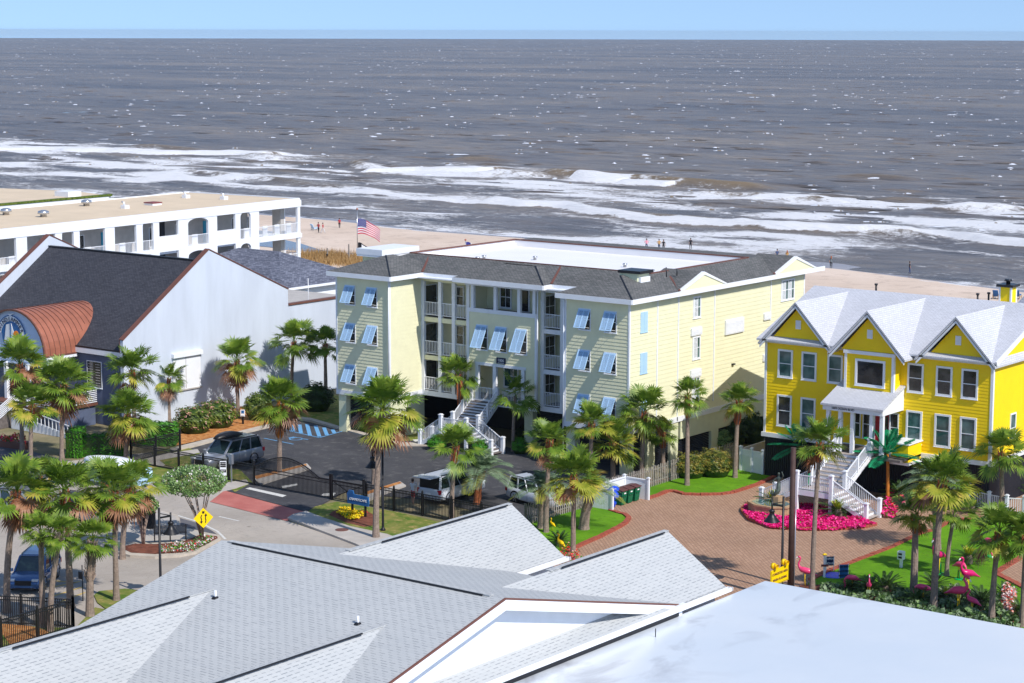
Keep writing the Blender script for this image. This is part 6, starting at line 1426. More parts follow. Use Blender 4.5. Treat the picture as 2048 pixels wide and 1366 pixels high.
m_.extr([c+nrm*.085+U*-.08+Z*.42,c+nrm*.085+U*.08+Z*.42,c+nrm*.085+U*.06+Z*.28,c+nrm*.085+U*-.06+Z*.28],nrm*.008)
m_.build('arrows','dtext',s_); m_=MB(); m_.tube([p,(p.x,p.y,cz+.5)],.035,8); m_.build('post','pole',t)
# blue entrance sign
a=G(701,1030); b=G(731,1034); t=thing('entrance_sign','blue carved entrance sign on dark posts above the yellow flowers','sign',tuple(a)); Z=Vector((0,0,1)); d=Vector((1,0,0)); a=Vector((a.x,a.y,0)); W_=1.75; fr=a+Vector((-.25,0,0))
for k in (.35,1.45): m_=MB(); m_.box(fr.x+k-.06,fr.y+.03,0,fr.x+k+.06,fr.y+.13,1.5); m_.build('post','black',t)
m_=MB(); z0,z1=.75,1.4
pts=[(0,z0),(W_,z0),(W_+.05,z0+.2),(W_,z1-.05),(W_*.8,z1-.02),(W_*.3,z1),(.45,z1+.22),(.12,z1+.22),(-.05,z1)]
m_.extr([fr+d*u+Z*z for u,z in pts],(0,.08,0)); s_=m_.build('board','blue',t)
o=ctext('lettering','GRANDSCAPE',.23,'ltext',(fr.x+.9,fr.y-.02,z0+.32),(1,0,0),(0,0,1),t); o.parent=s_
# white gate notice
p=G(447,968); t=thing('gate_notice','white notice board with black lettering before the arched gate','sign',tuple(p)); z1=HT(p.x,p.y,922); U=Vector((math.cos(YAW),math.sin(YAW),0)); N=Vector((U.y,-U.x,0)); FN=(p,U,N); m_=MB(); m_.fb(FN,-.13,.13,.1,z1-1.0,0,.04); m_.fb(FN,-.22,.22,z1-1.0,z1,0,.04); s_=m_.build('board','white',t)
m_=MB(); m_.fb(FN,-.19,.19,z1-.42,z1-.06,.04,.05); m_.fb(FN,-.2,.2,z1-.78,z1-.58,.04,.05); m_.build('black_field','dtext',s_)
o=ctext('lettering','EXIT',.15,'ltext',p+N*.055+Z*(z1-.68),U,Z,t); o.parent=s_; o=ctext('lettering','NO PARKING',.075,'ltext',p+N*.055+Z*(z1-.16),U,Z,t); o.parent=s_; o=ctext('lettering','PRIVATE LOT',.07,'ltext',p+N*.055+Z*(z1-.31),U,Z,t); o.parent=s_
p=G(463,966); t=thing('gate_keypad','grey keypad cabinet beside the white notice','cabinet',tuple(p)); m_=MB(); z1=HT(p.x,p.y,908); m_.box(p.x-.14,p.y-.1,z1-.7,p.x+.14,p.y+.1,z1); m_.box(p.x-.04,p.y-.04,0,p.x+.04,p.y+.04,z1-.7); m_.build('cabinet','carsilver',t)
# handicapped sign
p=G(486,848,.1); t=thing('parking_sign','white and blue handicapped parking sign on a dark post','sign',tuple(p)); z1=HT(p.x,p.y,819); m_=MB(); m_.box(p.x-.06,p.y-.06,.1,p.x+.06,p.y+.06,z1-.4); m_.build('post','black',t); FN=(p,U,N)
m_=MB(); m_.fb(FN,-.17,.17,z1-.55-.1,z1-.1,.07,.09); s_=m_.build('sign_plate','ltext',t); m_=MB(); m_.fb(FN,-.11,.11,z1-.4,z1-.16,.09,.1); m_.build('blue_field','blue',s_); o=ctext('lettering','RESERVED',.06,'dtext',p+N*.1+Z*(z1-.1-.5),U,Z,t); o.parent=s_
# banners and direction post on the flamingo lawn
def board(px,y0,y1,w_,label,rows,mat='navy',tilt=0,post=False):
    p=G(*px); t=thing('lawn_board',label,'sign',tuple(p)); za,zb2=HT(p.x,p.y,y1),HT(p.x,p.y,y0); N_=Matrix.Rotation(R(tilt),3,'Z')@N; U_=Vector((-N_.y,N_.x,0)); F_=(p,U_,N_); m_=MB(); m_.fb(F_,-w_/2,w_/2,za,zb2,0,.03); s_=m_.build('board',mat,t); hh=(zb2-za)/len(rows)
    for i,(tx_,mt_) in enumerate(rows): o=ctext('lettering',tx_,hh*.62,mt_,p+N_*.045+Z*(zb2-hh*(i+.5)),U_,Z,t); o.parent=s_
    m_=MB(); m_.fb(F_,-w_/2-.03,-w_/2,0 if post else max(0,za-.3),zb2+.05,0,.03); m_.fb(F_,w_/2,w_/2+.03,max(0,za-.3),zb2+.05,0,.03); m_.build('frame','ltext',t); return t,p
t,p=board((1659,1157),1113,1131,.42,'small navy banner on a white post with yellow cap at the lawn edge',[('OPEN','ltext'),('HOUSE','ltext')],tilt=10,post=False)
q_=p-U*.3; m_=MB(); z1=HT(q_.x,q_.y,1110); m_.box(q_.x-.05,q_.y-.05,0,q_.x+.05,q_.y+.05,z1); m_.build('post','ltext',t); m_=MB(); m_.lathe((q_.x,q_.y,z1),[(.13,0),(.13,.05),(.05,.09)],10); m_.build('cap','ylw',t)
m_=MB(); m_.fb((q_,U,N),-.2,.2,z1*.52,z1*.52+.12,.05,.08); m_.build('red_plate','redtrim',t)
board((1687,1158),1129,1155,.50,'grey and navy notice board right of the white post on the lawn',[('FOR RENT','dtext'),('VACATION','dtext'),('RENTALS','dtext')],mat='blue',tilt=12)
p=G(1802,1137); t=thing('lawn_lamp_box','small white box on a post in the middle of the flamingo lawn','post box',tuple(p)); m_=MB(); m_.box(p.x-.07,p.y-.07,.05,p.x+.07,p.y+.07,.65); m_.build('post','ltext',t); m_=MB(); m_.box(p.x-.2,p.y-.14,.55,p.x+.16,p.y+.16,1.02); s_=m_.build('box','ltext',t); m_=MB(); m_.box(p.x-.12,p.y-.155,.62,p.x+.1,p.y-.14,.74); m_.box(p.x-.12,p.y-.155,.82,p.x+.1,p.y-.14,.93); m_.build('louvre','dtext',s_)
m_=MB(); cc=G(1668,1150,.075); m_.lathe((cc.x,cc.y,.072),[(.75,0),(.6,.01)],16); o=m_.build('blue_mat','plastb'); tag(o,'blue patch of mat on the lawn edge below the navy banner','mat')
p=G(166,1202); t=thing('road_box_sign','small dark road sign behind the pineapple trunk palm','sign',tuple(p)); m_=MB(); m_.tube([p,(p.x,p.y,2.0)],.03,6); m_.box(p.x-.3,p.y-.02,1.2,p.x-.02,p.y+.02,1.6); m_.build('sign_plate','iron',t)
# bench and bins on the island
p=G(340,1090,.15); t=thing('park_bench','long dark green metal bench on the street island','bench',tuple(p)); a=G(308,1090,.15); b=G(374,1087,.15); d=(b-a).normalized(); nn=Vector((-d.y,d.x,0)); L=(b-a).length
F_=(a,d,-nn)
m_=MB(); 
for i in range(6): m_.fb(F_,0,L,.62+.0,.66,-.12-i*.09,-.06-i*.09) if i<5 else None
m_.build('seat','iron',t); m_=MB()
for i in range(9): m_.fb(F_,0,L,.68+i*.055,.715+i*.055,-.05,-.02)
m_.build('backrest','iron',t)
for s_ in (.05,L/2,L-.05): m_=MB(); m_.fb(F_,s_-.03,s_+.03,.15,1.2,-.05,-.0); m_.fb(F_,s_-.03,s_+.03,.15,.62,-.55,-.48); m_.build('leg','iron',t)
def litter(px,label):
    p=G(px[0],px[1],.15); t=thing('litter_bin',label,'bin',tuple(p)); m_=MB(); m_.lathe((p.x,p.y,.15),[(.28,0),(.3,.1),(.3,.9),(.33,.95)],14); m_.build('drum','black',t); m_=MB(); m_.lathe((p.x,p.y,1.1),[(.34,0),(.3,.1),(.12,.16)],14); m_.build('lid','iron',t)
litter((302,1056),'black litter bin right of the thin crape myrtle'); litter((287,1052),'black litter bin hidden behind the thin crape myrtle')
pb=G(25,905); t=thing('planter','long dark wooden planter at the restaurant steps','planter',tuple(pb)); a=G(-20,888); b=G(55,898); m_=MB(); m_.bar(a+Z*.25,b+Z*.25,1.0,.5); m_.build('box','brown',t)
# ================================================================ vehicles
def car(name,loc,ang,L,W,H,paint,label,style='suv',hatch=False,box=False,hood=.27,scale=1):
    t=thing(name,label,'car',(0,0,0)); hw=W/2; wb=L*.29; g=.24; belt=H*.56
    # lower body: stations along x (front +x)
    xs_=[-.5,-.485,-.44,-.3,-.1,.1,.22,.30,.40,.46,.49,.5]; top={'suv':[.50,.56,.575,.57,.56,.56,.56,.545,.52,.48,.42,.34]}['suv']; wd=[.86,.93,.98,1,1,1,1,1,.98,.93,.86,.78]; bot=[.24,.18,.16,.15,.15,.15,.15,.15,.16,.17,.19,.22]
    m_=MB(); ring=[]
    for x,tp,w_,bt in zip(xs_,top,wd,bot):
        y=hw*w_; zt=tp*H; z0=bt*H; m1=(zt+z0)*.52
        ring.append([(x*L,-y*.92,z0),(x*L,-y,z0+.1),(x*L,-y,m1),(x*L,-y*.965,zt-.05),(x*L,-y*.90,zt),(x*L,0,zt+.025),(x*L,y*.90,zt),(x*L,y*.965,zt-.05),(x*L,y,m1),(x*L,y,z0+.1),(x*L,y*.92,z0)])
    k=0
    for r in ring: m_.v+=r
    n=11
    for i in range(len(ring)-1):
        for j in range(n):
            a=i*n+j; b=i*n+(j+1)%n; m_.f.append((a,b,b+n,a+n)); m_.m.append(0); m_.sm.append(True)
    m_.f.append(tuple(range(n))); m_.m.append(0); m_.sm.append(False); m_.f.append(tuple((len(ring)-1)*n+j for j in range(n))[::-1]); m_.m.append(0); m_.sm.append(False)
    body=m_.build('body',paint,t)
    # greenhouse: glass block, then roof and pillars
    x0,x1,x2,x3=-.475*L,-.43*L,.06*L,.22*L; rz=H-.07; yb_=hw*.88; yt=hw*.74; zb2=belt-.02
    m_=MB(); V=[(x0,-yb_,zb2),(x3,-yb_,zb2),(x3,yb_,zb2),(x0,yb_,zb2),(x1,-yt,rz),(x2,-yt,rz),(x2,yt,rz),(x1,yt,rz)]
    m_.v=V; m_.f=[(0,1,5,4),(1,2,6,5),(2,3,7,6),(3,0,4,7),(4,5,6,7)]; m_.m=[0]*5; m_.sm=[False]*5; m_.build('windows','carglass',t)
    m_=MB(); m_.extr([(x1-.03,-yt-.02,rz),(x2+.03,-yt-.02,rz),(x2+.03,yt+.02,rz),(x1-.03,yt+.02,rz)],(0,0,.05)); m_.extr([(x1+.1,-yt+.1,rz+.05),(x2-.1,-yt+.1,rz+.05),(x2-.1,yt-.1,rz+.05),(x1+.1,yt-.1,rz+.05)],(0,0,.025)); m_.build('roof',paint,t)
    m_=MB()
    for sy in (-1,1):
        def sd(f): return Vector((x0+(x3-x0)*f,sy*(yb_+.012),zb2)),Vector((x1+(x2-x1)*f,sy*(yt+.012),rz))
        for f,w_ in ((0.02,.16),(.32,.10),(.62,.08),(.985,.09)):
            a,b=sd(f); m_.bar(a,b,w_,.03) 
        m_.bar((x0,sy*(yb_+.01),zb2),(x3,sy*(yb_+.01),zb2),.05,.07)
    for a,b in (((x3,-yb_,zb2),(x2,-yt,rz)),((x3,yb_,zb2),(x2,yt,rz)),((x0,-yb_,zb2),(x1,-yt,rz)),((x0,yb_,zb2),(x1,yt,rz))): m_.bar(a,b,.09,.09)
    m_.build('pillars',paint,t)
    for sy in (-1,1):
        m_=MB(); m_.bar((x1+.15,sy*(yt-.05),rz+.11),(x2-.15,sy*(yt-.05),rz+.11),.04,.04); m_.box(x1+.15,sy*(yt-.05)-.02,rz+.04,x1+.2,sy*(yt-.05)+.02,rz+.1); m_.box(x2-.2,sy*(yt-.05)-.02,rz+.04,x2-.15,sy*(yt-.05)+.02,rz+.1); m_.build('roof_rail','iron',t)
        m_=MB(); m_.box(x3-.25,sy*(hw+.02),belt-.02,x3-.05,sy*(hw+.2),belt+.13); m_.build('mirror',paint,t)
        m_=MB(); m_.box(L*.455,sy*hw*.5,.43*H,L*.492,sy*hw*.86,.49*H); m_.build('headlight','lamp',t)
        m_=MB(); m_.box(-L*.498,sy*hw*.76,.40*H,-L*.455,sy*hw*.95,.55*H); m_.build('tail_light','taill',t)
        for sx in (-1,1):
            m_=MB(); x=sx*wb; y=sy*hw*.97; r=.37; m_.tube([(x,y-.12*sy*1.0,r),(x,y+.02*sy,r)],r,22,0); w_=m_.build('tyre','tyre',t)
            m_=MB(); m_.tube([(x,y+.02*sy,r),(x,y+.032*sy,r)],r*.30,14)
            for q in range(6): a=q*math.pi/3; m_.extr([(x+math.cos(a-.18)*.05,y+.02*sy,r+math.sin(a-.18)*.05),(x+math.cos(a-.16)*r*.72,y+.02*sy,r+math.sin(a-.16)*r*.72),(x+math.cos(a+.16)*r*.72,y+.02*sy,r+math.sin(a+.16)*r*.72),(x+math.cos(a+.18)*.05,y+.02*sy,r+math.sin(a+.18)*.05)],(0,.012*sy,0))
            m_.build('rim','chrome',w_)
            m_=MB(); 
            for q in range(9):
                a=math.pi*q/9; b=math.pi*(q+1)/9; R1,R0=r+.085,r+.0; yy=sy*(hw+.008)
                m_.extr([(x+R0*math.cos(a),yy,r+R0*math.sin(a)),(x+R1*math.cos(a),yy,r+R1*math.sin(a)),(x+R1*math.cos(b),yy,r+R1*math.sin(b)),(x+R0*math.cos(b),yy,r+R0*math.sin(b))],(0,-sy*.06,0))
            m_.build('wheel_arch','black',t)
        m_=MB()
        for f in (.33,.64):
            xx=x0+(x3-x0)*f; m_.box(xx-.006,sy*(hw+.001),.2*H,xx+.006,sy*(hw+.006),belt-.08)
        m_.build('door_seam','black',t)
    m_=MB(); m_.box(L*.485,-hw*.48,.30*H,L*.505,hw*.48,.45*H,0); m_.box(L*.49,-hw*.62,.17*H,L*.507,hw*.62,.22*H,0); m_.build('grille','black',t)
    m_=MB(); m_.box(-L*.507,-hw*.2,.36*H,-L*.497,hw*.2,.42*H); m_.build('number_plate','ltext',t)
    if hatch:
        m_=MB(); m_.extr([(x1-.02,-yt,rz+.03),(x1-.02,yt,rz+.03),(x1-1.02,yt,rz+.06),(x1-1.05,-yt,rz+.06)],(0,0,.06)); h_=m_.build('tailgate',paint,t)
        m_=MB(); m_.box(x0-.03,-yb_*.9,belt-.35,x0+.02,yb_*.9,rz-.05); m_.build('cargo_bay','black',t)
    if box:
        m_=MB(); pr=[]; 
        for i in range(13):
            f=i/12; x=-1.25+2.5*f; hh=.24*math.sin(math.pi*min(1,max(.03,f*.93+.035)))**.45; ww=.46*math.sin(math.pi*min(.97,max(.06,f)))**.35
            pr.append([(x-.15,-ww,.12),(x-.15,-ww*.95,.12+hh*.8),(x-.15,-ww*.6,.12+hh*1.55),(x-.15,ww*.6,.12+hh*1.55),(x-.15,ww*.95,.12+hh*.8),(x-.15,ww,.12)])
        for r in pr: m_.v+=[(a,b,c+rz+.04) for a,b,c in r]
        for i in range(12):
            for j in range(6): a=i*6+j; b=i*6+(j+1)%6; m_.f.append((a,b,b+6,a+6)); m_.m.append(0); m_.sm.append(True)
        m_.f+=[(0,1,2,3,4,5),tuple(72+j for j in range(6))]; m_.m+=[0,0]; m_.sm+=[False]*2
        bx_=m_.build('roof_box','black',t); bx_.location.y=-.1
    t.location=loc; t.rotation_euler=(0,0,ang); t.scale=(scale,)*3; return t
car('parked_car',(-104.42,103.9,0),R(-90),5.6,2.05,1.95,'carsilver','silver sport utility car with a black roof box behind the fence',box=True)
car('parked_car',(-85.3,105.6,0),R(90),5.0,1.98,1.88,'carwhite','white sport utility car with its tailgate raised',hatch=True)
car('parked_car',(-79.6,107.6,0),R(-12),4.8,1.9,1.7,'carwhite','white car behind the pindo palm and the picket fence')
a=G(52,1186); car('parked_car',(a.x-1.15,a.y+1.6,0),R(-90)+YAW*.92,4.7,1.9,1.72,'carblue','blue car facing the viewer at the left edge')
a=G(40,1035); car('parked_car',(a.x-.8,a.y+1.0,0),R(15),4.7,1.9,1.6,'carsilver','silver car half hidden behind the skirted palms at the left')
a=G(200,1050); car('parked_car',(a.x-1.5,a.y+.4,0),R(12),4.7,1.9,1.6,'carsilver','silver car hidden behind the middle palms, bonnet to the right')
# blue and white van behind the palms
p=G(212,975); t=thing('tour_van','blue van with a domed white roof behind the palms','van',(0,0,0)); m_=MB(); L,W,H=5.6,2.1,2.1; pr=[]
for i in range(13):
    f=i/12; x=(f-.5)*L; e=math.sin(math.pi*min(.985,max(.015,f)))**.28; w_=W/2*min(1,.75+.25*e)
    pr.append([(x,-w_,.3),(x,-w_*1.0,1.3),(x,-w_*.94,1.5*e+.15),(x,w_*.94,1.5*e+.15),(x,w_,1.3),(x,w_,.3)])
for r in pr: m_.v+=r
for i in range(12):
    for j in range(6): a=i*6+j; b=i*6+(j+1)%6; m_.f.append((a,b,b+6,a+6)); m_.m.append(0); m_.sm.append(True)
m_.f+=[(0,1,2,3,4,5),tuple(72+j for j in range(6))]; m_.m+=[0,0]; m_.sm+=[False]*2; m_.build('body','shutter',t)
m_=MB(); pr=[]
for i in range(13):
    f=i/12; x=(f-.5)*L*.86; e=math.sin(math.pi*min(.98,max(.02,f)))**.4; w_=W*.49*e
    pr.append([(x,-w_,1.38),(x,-w_*.7,1.5+.30*e),(x,0,1.55+.38*e),(x,w_*.7,1.5+.30*e),(x,w_,1.38)])
for r in pr: m_.v+=r
for i in range(12):
    for j in range(5): a=i*5+j; b=i*5+(j+1)%5; m_.f.append((a,b,b+5,a+5)); m_.m.append(0); m_.sm.append(True)
m_.build('roof','white',t)
for sx in (-1.7,1.7):
    for sy in (-1,1): m_=MB(); m_.tube([(sx,sy*.85,.36),(sx,sy*1.07,.36)],.36,16); m_.build('wheel','tyre',t)
m_=MB(); m_.box(-1.9,-1.075,1.0,1.9,-1.06,1.4); m_.build('side_window','carglass',t)
t.location=(p.x-.4,p.y+1.0,0); t.rotation_euler=(0,0,R(4))
# ================================================================ fountain with a bronze figure
p=G(1580,1040); p=Vector((-66.3,114.6,0)); fo=thing('fountain','tan stone fountain with a green pool and weathered bronze mermaid','fountain',tuple(p)); m_=MB(); c=p
for r0,z0,z1 in ((1.15,0,.62),): 
    pts=[(c.x+r0*1.35*math.cos(R(a)),c.y+r0*math.sin(R(a))) for a in (22.5,67.5,112.5,157.5,202.5,247.5,292.5,337.5)]; m_.prism(pts,z0,z1)
m_.prism([(c.x+(a-c.x)*1.05,c.y+(b-c.y)*1.05) for a,b in pts],.62,.72); m_.build('basin','stone',fo)
m_=MB(); m_.prism([(c.x+(a-c.x)*.85,c.y+(b-c.y)*.85) for a,b in pts],.70,.735); m_.build('water','poolw',fo)
m_=MB(); m_.prism([(c.x+.35+(a-c.x)*.3,c.y+.3+(b-c.y)*.3) for a,b in pts],.735,1.15); m_.build('plinth','stone',fo)
def skinned(verts,edges,radii,root=0,sub=1):
    me=bpy.data.meshes.new('s'); me.from_pydata([tuple(v) for v in verts],edges,[]); o=bpy.data.objects.new('s',me); col.objects.link(o)
    md=o.modifiers.new('k','SKIN'); 
    for i,r in enumerate(radii):
        sv=me.skin_vertices[0].data[i]; sv.radius=r if hasattr(r,'__len__') else (r,r); sv.use_root=(i==root)
    md.use_smooth_shade=True; md.branch_smoothing=.6
    if sub: s2=o.modifiers.new('b','SUBSURF'); s2.levels=sub; s2.render_levels=sub
    bpy.context.view_layer.update(); dg=bpy.context.evaluated_depsgraph_get(); m2=bpy.data.meshes.new_from_object(o.evaluated_get(dg)); bpy.data.objects.remove(o); return m2
mv=[(0,0,.75),(0,0,1.0),(.02,0,1.35),(0,0,1.5),(0,0,1.62),(.0,-.03,1.75),(.05,-.1,.5),(-.12,-.25,.28),(-.4,-.2,.12),(-.62,-.05,.3),(-.55,.1,.45),(.2,0,1.32),(.38,-.05,1.55),(.28,-.1,1.85),(-.2,0,1.32),(-.36,-.12,1.1),(-.2,-.25,.98)]
me_=skinned(mv,[(0,1),(1,2),(2,3),(3,4),(4,5),(0,6),(6,7),(7,8),(8,9),(8,10),(2,11),(11,12),(12,13),(2,14),(14,15),(15,16)],[.17,.12,.15,.06,.09,.08,.17,.14,.08,.04,.04,.06,.045,.03,.06,.045,.03])
me_.materials.append(MT['bronze']); o=bpy.data.objects.new('mermaid_statue',me_); col.objects.link(o); tag(o,'weathered bronze mermaid figure with raised arm on the fountain','statue'); o.location=(c.x+.35,c.y+.3,1.05); o.scale=(.95,)*3
# ================================================================ flamingos
def flamingo(px,py,hpx,pose,ang,label,stand=True,mat='flam'):
    p=G(px,py,.07); s_=hpx/(CF/p.length)/1.5; t=thing('flamingo_figure',label,'flamingo',tuple(p))
    V=[(0,0,.95),(.25,0,1.0),(-.25,0,.9),(-.5,0,.78),(-.72,0,.68)]; Rr=[(.21,.2),(.17,.17),(.17,.16),(.09,.07),(.02,.02)]
    nk={'up':[(.38,0,1.15),(.42,0,1.35),(.34,0,1.5),(.30,0,1.66),(.38,0,1.76),(.48,0,1.72)],'down':[(.45,0,.95),(.55,0,.72),(.46,0,.5),(.52,0,.32),(.62,0,.24),(.64,0,.14)],'curl':[(.42,0,1.18),(.34,0,1.36),(.22,0,1.48),(.28,0,1.62),(.42,0,1.64),(.5,0,1.52)]}[pose]
    n0=len(V); V+=nk; Rr+=[.085,.06,.05,.05,.075,.055]; E=[(0,1),(0,2),(2,3),(3,4),(1,n0)]+[(n0+i,n0+i+1) for i in range(5)]
    me=skinned(V,E,Rr); me.materials.append(MT[mat]); o=bpy.data.objects.new('body',me); col.objects.link(o); o.parent=t
    m_=MB(); b=Vector(nk[-1]); e=b+(Vector((.1,0,-.12)) if pose!='down' else Vector((.03,0,-.14))); m_.tube([b,b.lerp(e,.6),e],[.035,.028,.008],7,0); o=m_.build('beak','ltext'); o.parent=t
    m_=MB()
    for yy in (-.07,.07): m_.tube([(0,yy,.8),(.02,yy,.42),(-.01,yy,.02)],[.03,.022,.022],6)
    o=m_.build('legs','ylw'); o.parent=t
    if stand: m_=MB(); m_.lathe((0,0,0),[(.36,0),(.33,.04),(.1,.06)],12); m_.lathe((-.08,.02,0),[(.11,.0),(.09,.5),(.03,.62)],7); o=m_.build('grass_base','gstand'); o.parent=t
    t.rotation_euler=(0,0,ang); t.scale=(s_,)*3
for a in ((1610,1172,52,'up',R(200),'flamingo with an s shaped neck left of the spotted trunk palm',False),(1704,1183,46,'down',R(225),'flamingo bending down below the navy banner',False),(1737,1196,44,'up',R(-60),'flamingo with upright head just above the white roof edge',False),(1846,1206,52,'down',R(205),'flamingo bending down between the two right hand dark trunks',False),(1876,1148,64,'up',R(-100),'dark pink flamingo on a green base in the lawn',True,'flamd'),(1919,1158,48,'down',R(-20),'flamingo grazing on a green base in the lawn',True),(1975,1112,50,'down',R(-40),'flamingo on a green base behind the right edge palm',True),(1935,1184,62,'up',R(-120),'flamingo with a high head behind the pair in the bed',False,'flamd'),(1916,1223,70,'curl',R(-5),'left flamingo of the crossing pair in the bed',False),(1944,1228,46,'curl',R(170),'right flamingo of the crossing pair, wings to the right',False)): flamingo(*a[:6],*a[6:])
for i,(px,py,hh,lb) in enumerate(((1121,1106,36,'yellow plastic flamingo beside the wing roof corner'),(1105,1062,24,'yellow plastic flamingo by the picket fence post'))): flamingo(px,py,hh,'curl',R(160),lb,False,'ylw')
# ================================================================ flags
def flag(base,topy,label,kind,fz,fw,fh,ang,pole=True,gold=True):
    p=G(base[0],base[1],-.5) if len(base)==2 else Vector(base); h=HT(p.x,p.y,topy); t=None
    if pole:
        t=thing('flagpole',pole if isinstance(pole,str) else 'flagpole','flagpole',tuple(p)); m_=MB(); m_.tube([p,(p.x,p.y,h)],[.08,.045],8); m_.build('mast','chrome',t); m_=MB(); m_.lathe((p.x,p.y,h),[(.04,0),(.14,.1),(.14,.2),(.03,.3)],8); m_.build('finial','copper',t)
    # waving cloth
    nu,nv=26,13; d=Vector((math.cos(ang),math.sin(ang),0)); s_=Vector((-d.y,d.x,0)); m_=MB(); P=[]
    for j in range(nv+1):
        for i in range(nu+1):
            u=i/nu; v=j/nv; q=Vector((p.x,p.y,fz))+d*(.08+u*fw*.88)+s_*(.16*math.sin(u*9+v*2)*u*fw*.35)+Vector((0,0,-v*fh*(1-.25*u)-u*u*fh*.75+.05*math.sin(u*8)))
            P.append(q)
    m_.v=[tuple(q) for q in P]
    for j in range(nv):
        for i in range(nu):
            a=j*(nu+1)+i; m_.f.append((a,a+1,a+nu+2,a+nu+1)); m_.sm.append(True)
            u,v=(i+.5)/nu,(j+.5)/nv
            if kind=='us': mi=2 if (u<.4 and j<7) else j%2
            elif kind=='black': mi=0 if u<.35 or abs(v-.5)>.36 else (1 if (u-.6)**2*4+(v-.5)**2*3>.03 or v<.35 else 0)
            else: mi=2 if u<.38 else (0 if v<.5 else 1)
            m_.m.append(mi)
    mats={'us':['redf','ltext','navyf'],'black':['dtext','ltext','dtext'],'tx':['ltext','redf','navyf']}[kind]; o=m_.build('flag',mats,recalc=False); tag(o,label,'flag')
    if kind=='us':
        st=MB()
        for j in range(9):
            for i in range(6 if j%2==0 else 5):
                u=(.5+i+(0 if j%2==0 else .5))/6*.4; v=(j+.6)/9*.53
                q=Vector((p.x,p.y,fz))+d*(.08+u*fw*.88)+s_*(.16*math.sin(u*9+v*2)*u*fw*.35-.02)+Vector((0,0,-v*fh*(1-.25*u)-u*u*fh*.75+.05*math.sin(u*8)))
                for k in range(5):
                    t0=k*math.tau/5+math.pi/2; r=.055
                    st.q([q,q+d*math.cos(t0-.6)*r*.4+Z*math.sin(t0-.6)*r*.4,q+d*math.cos(t0)*r+Z*math.sin(t0)*r,q+d*math.cos(t0+.6)*r*.4+Z*math.sin(t0+.6)*r*.4])
        so_=tag(st.build('stars','ltext',recalc=False),kind='stuff'); so_.parent=o
MT['redf']=M('flag_red_cloth',(.62,.02,.08),.7,var=.05); MT['navyf']=M('flag_blue_cloth',(.03,.04,.25),.7,var=.05)
pf=G(715,512,-.6); hF=HT(pf.x,pf.y,437)
flag(tuple(pf),420,'stars and stripes streaming from the tall flagpole','us',HT(pf.x,pf.y,437),3.6,2.2,YAW-.15,pole='tall white flagpole on the beach side of the motel')
flag(tuple(pf),420,'black flag with white emblem flying below the stars and stripes','black',HT(pf.x,pf.y,485),1.7,1.1,YAW-.1,pole=None)
p2=G(931,530,-.6); flag(tuple(p2),482,'small blue white and red flag behind the apartment roof','tx',HT(p2.x,p2.y,484),1.9,1.1,YAW-.2,pole='short flagpole behind the left parapet of the apartments')
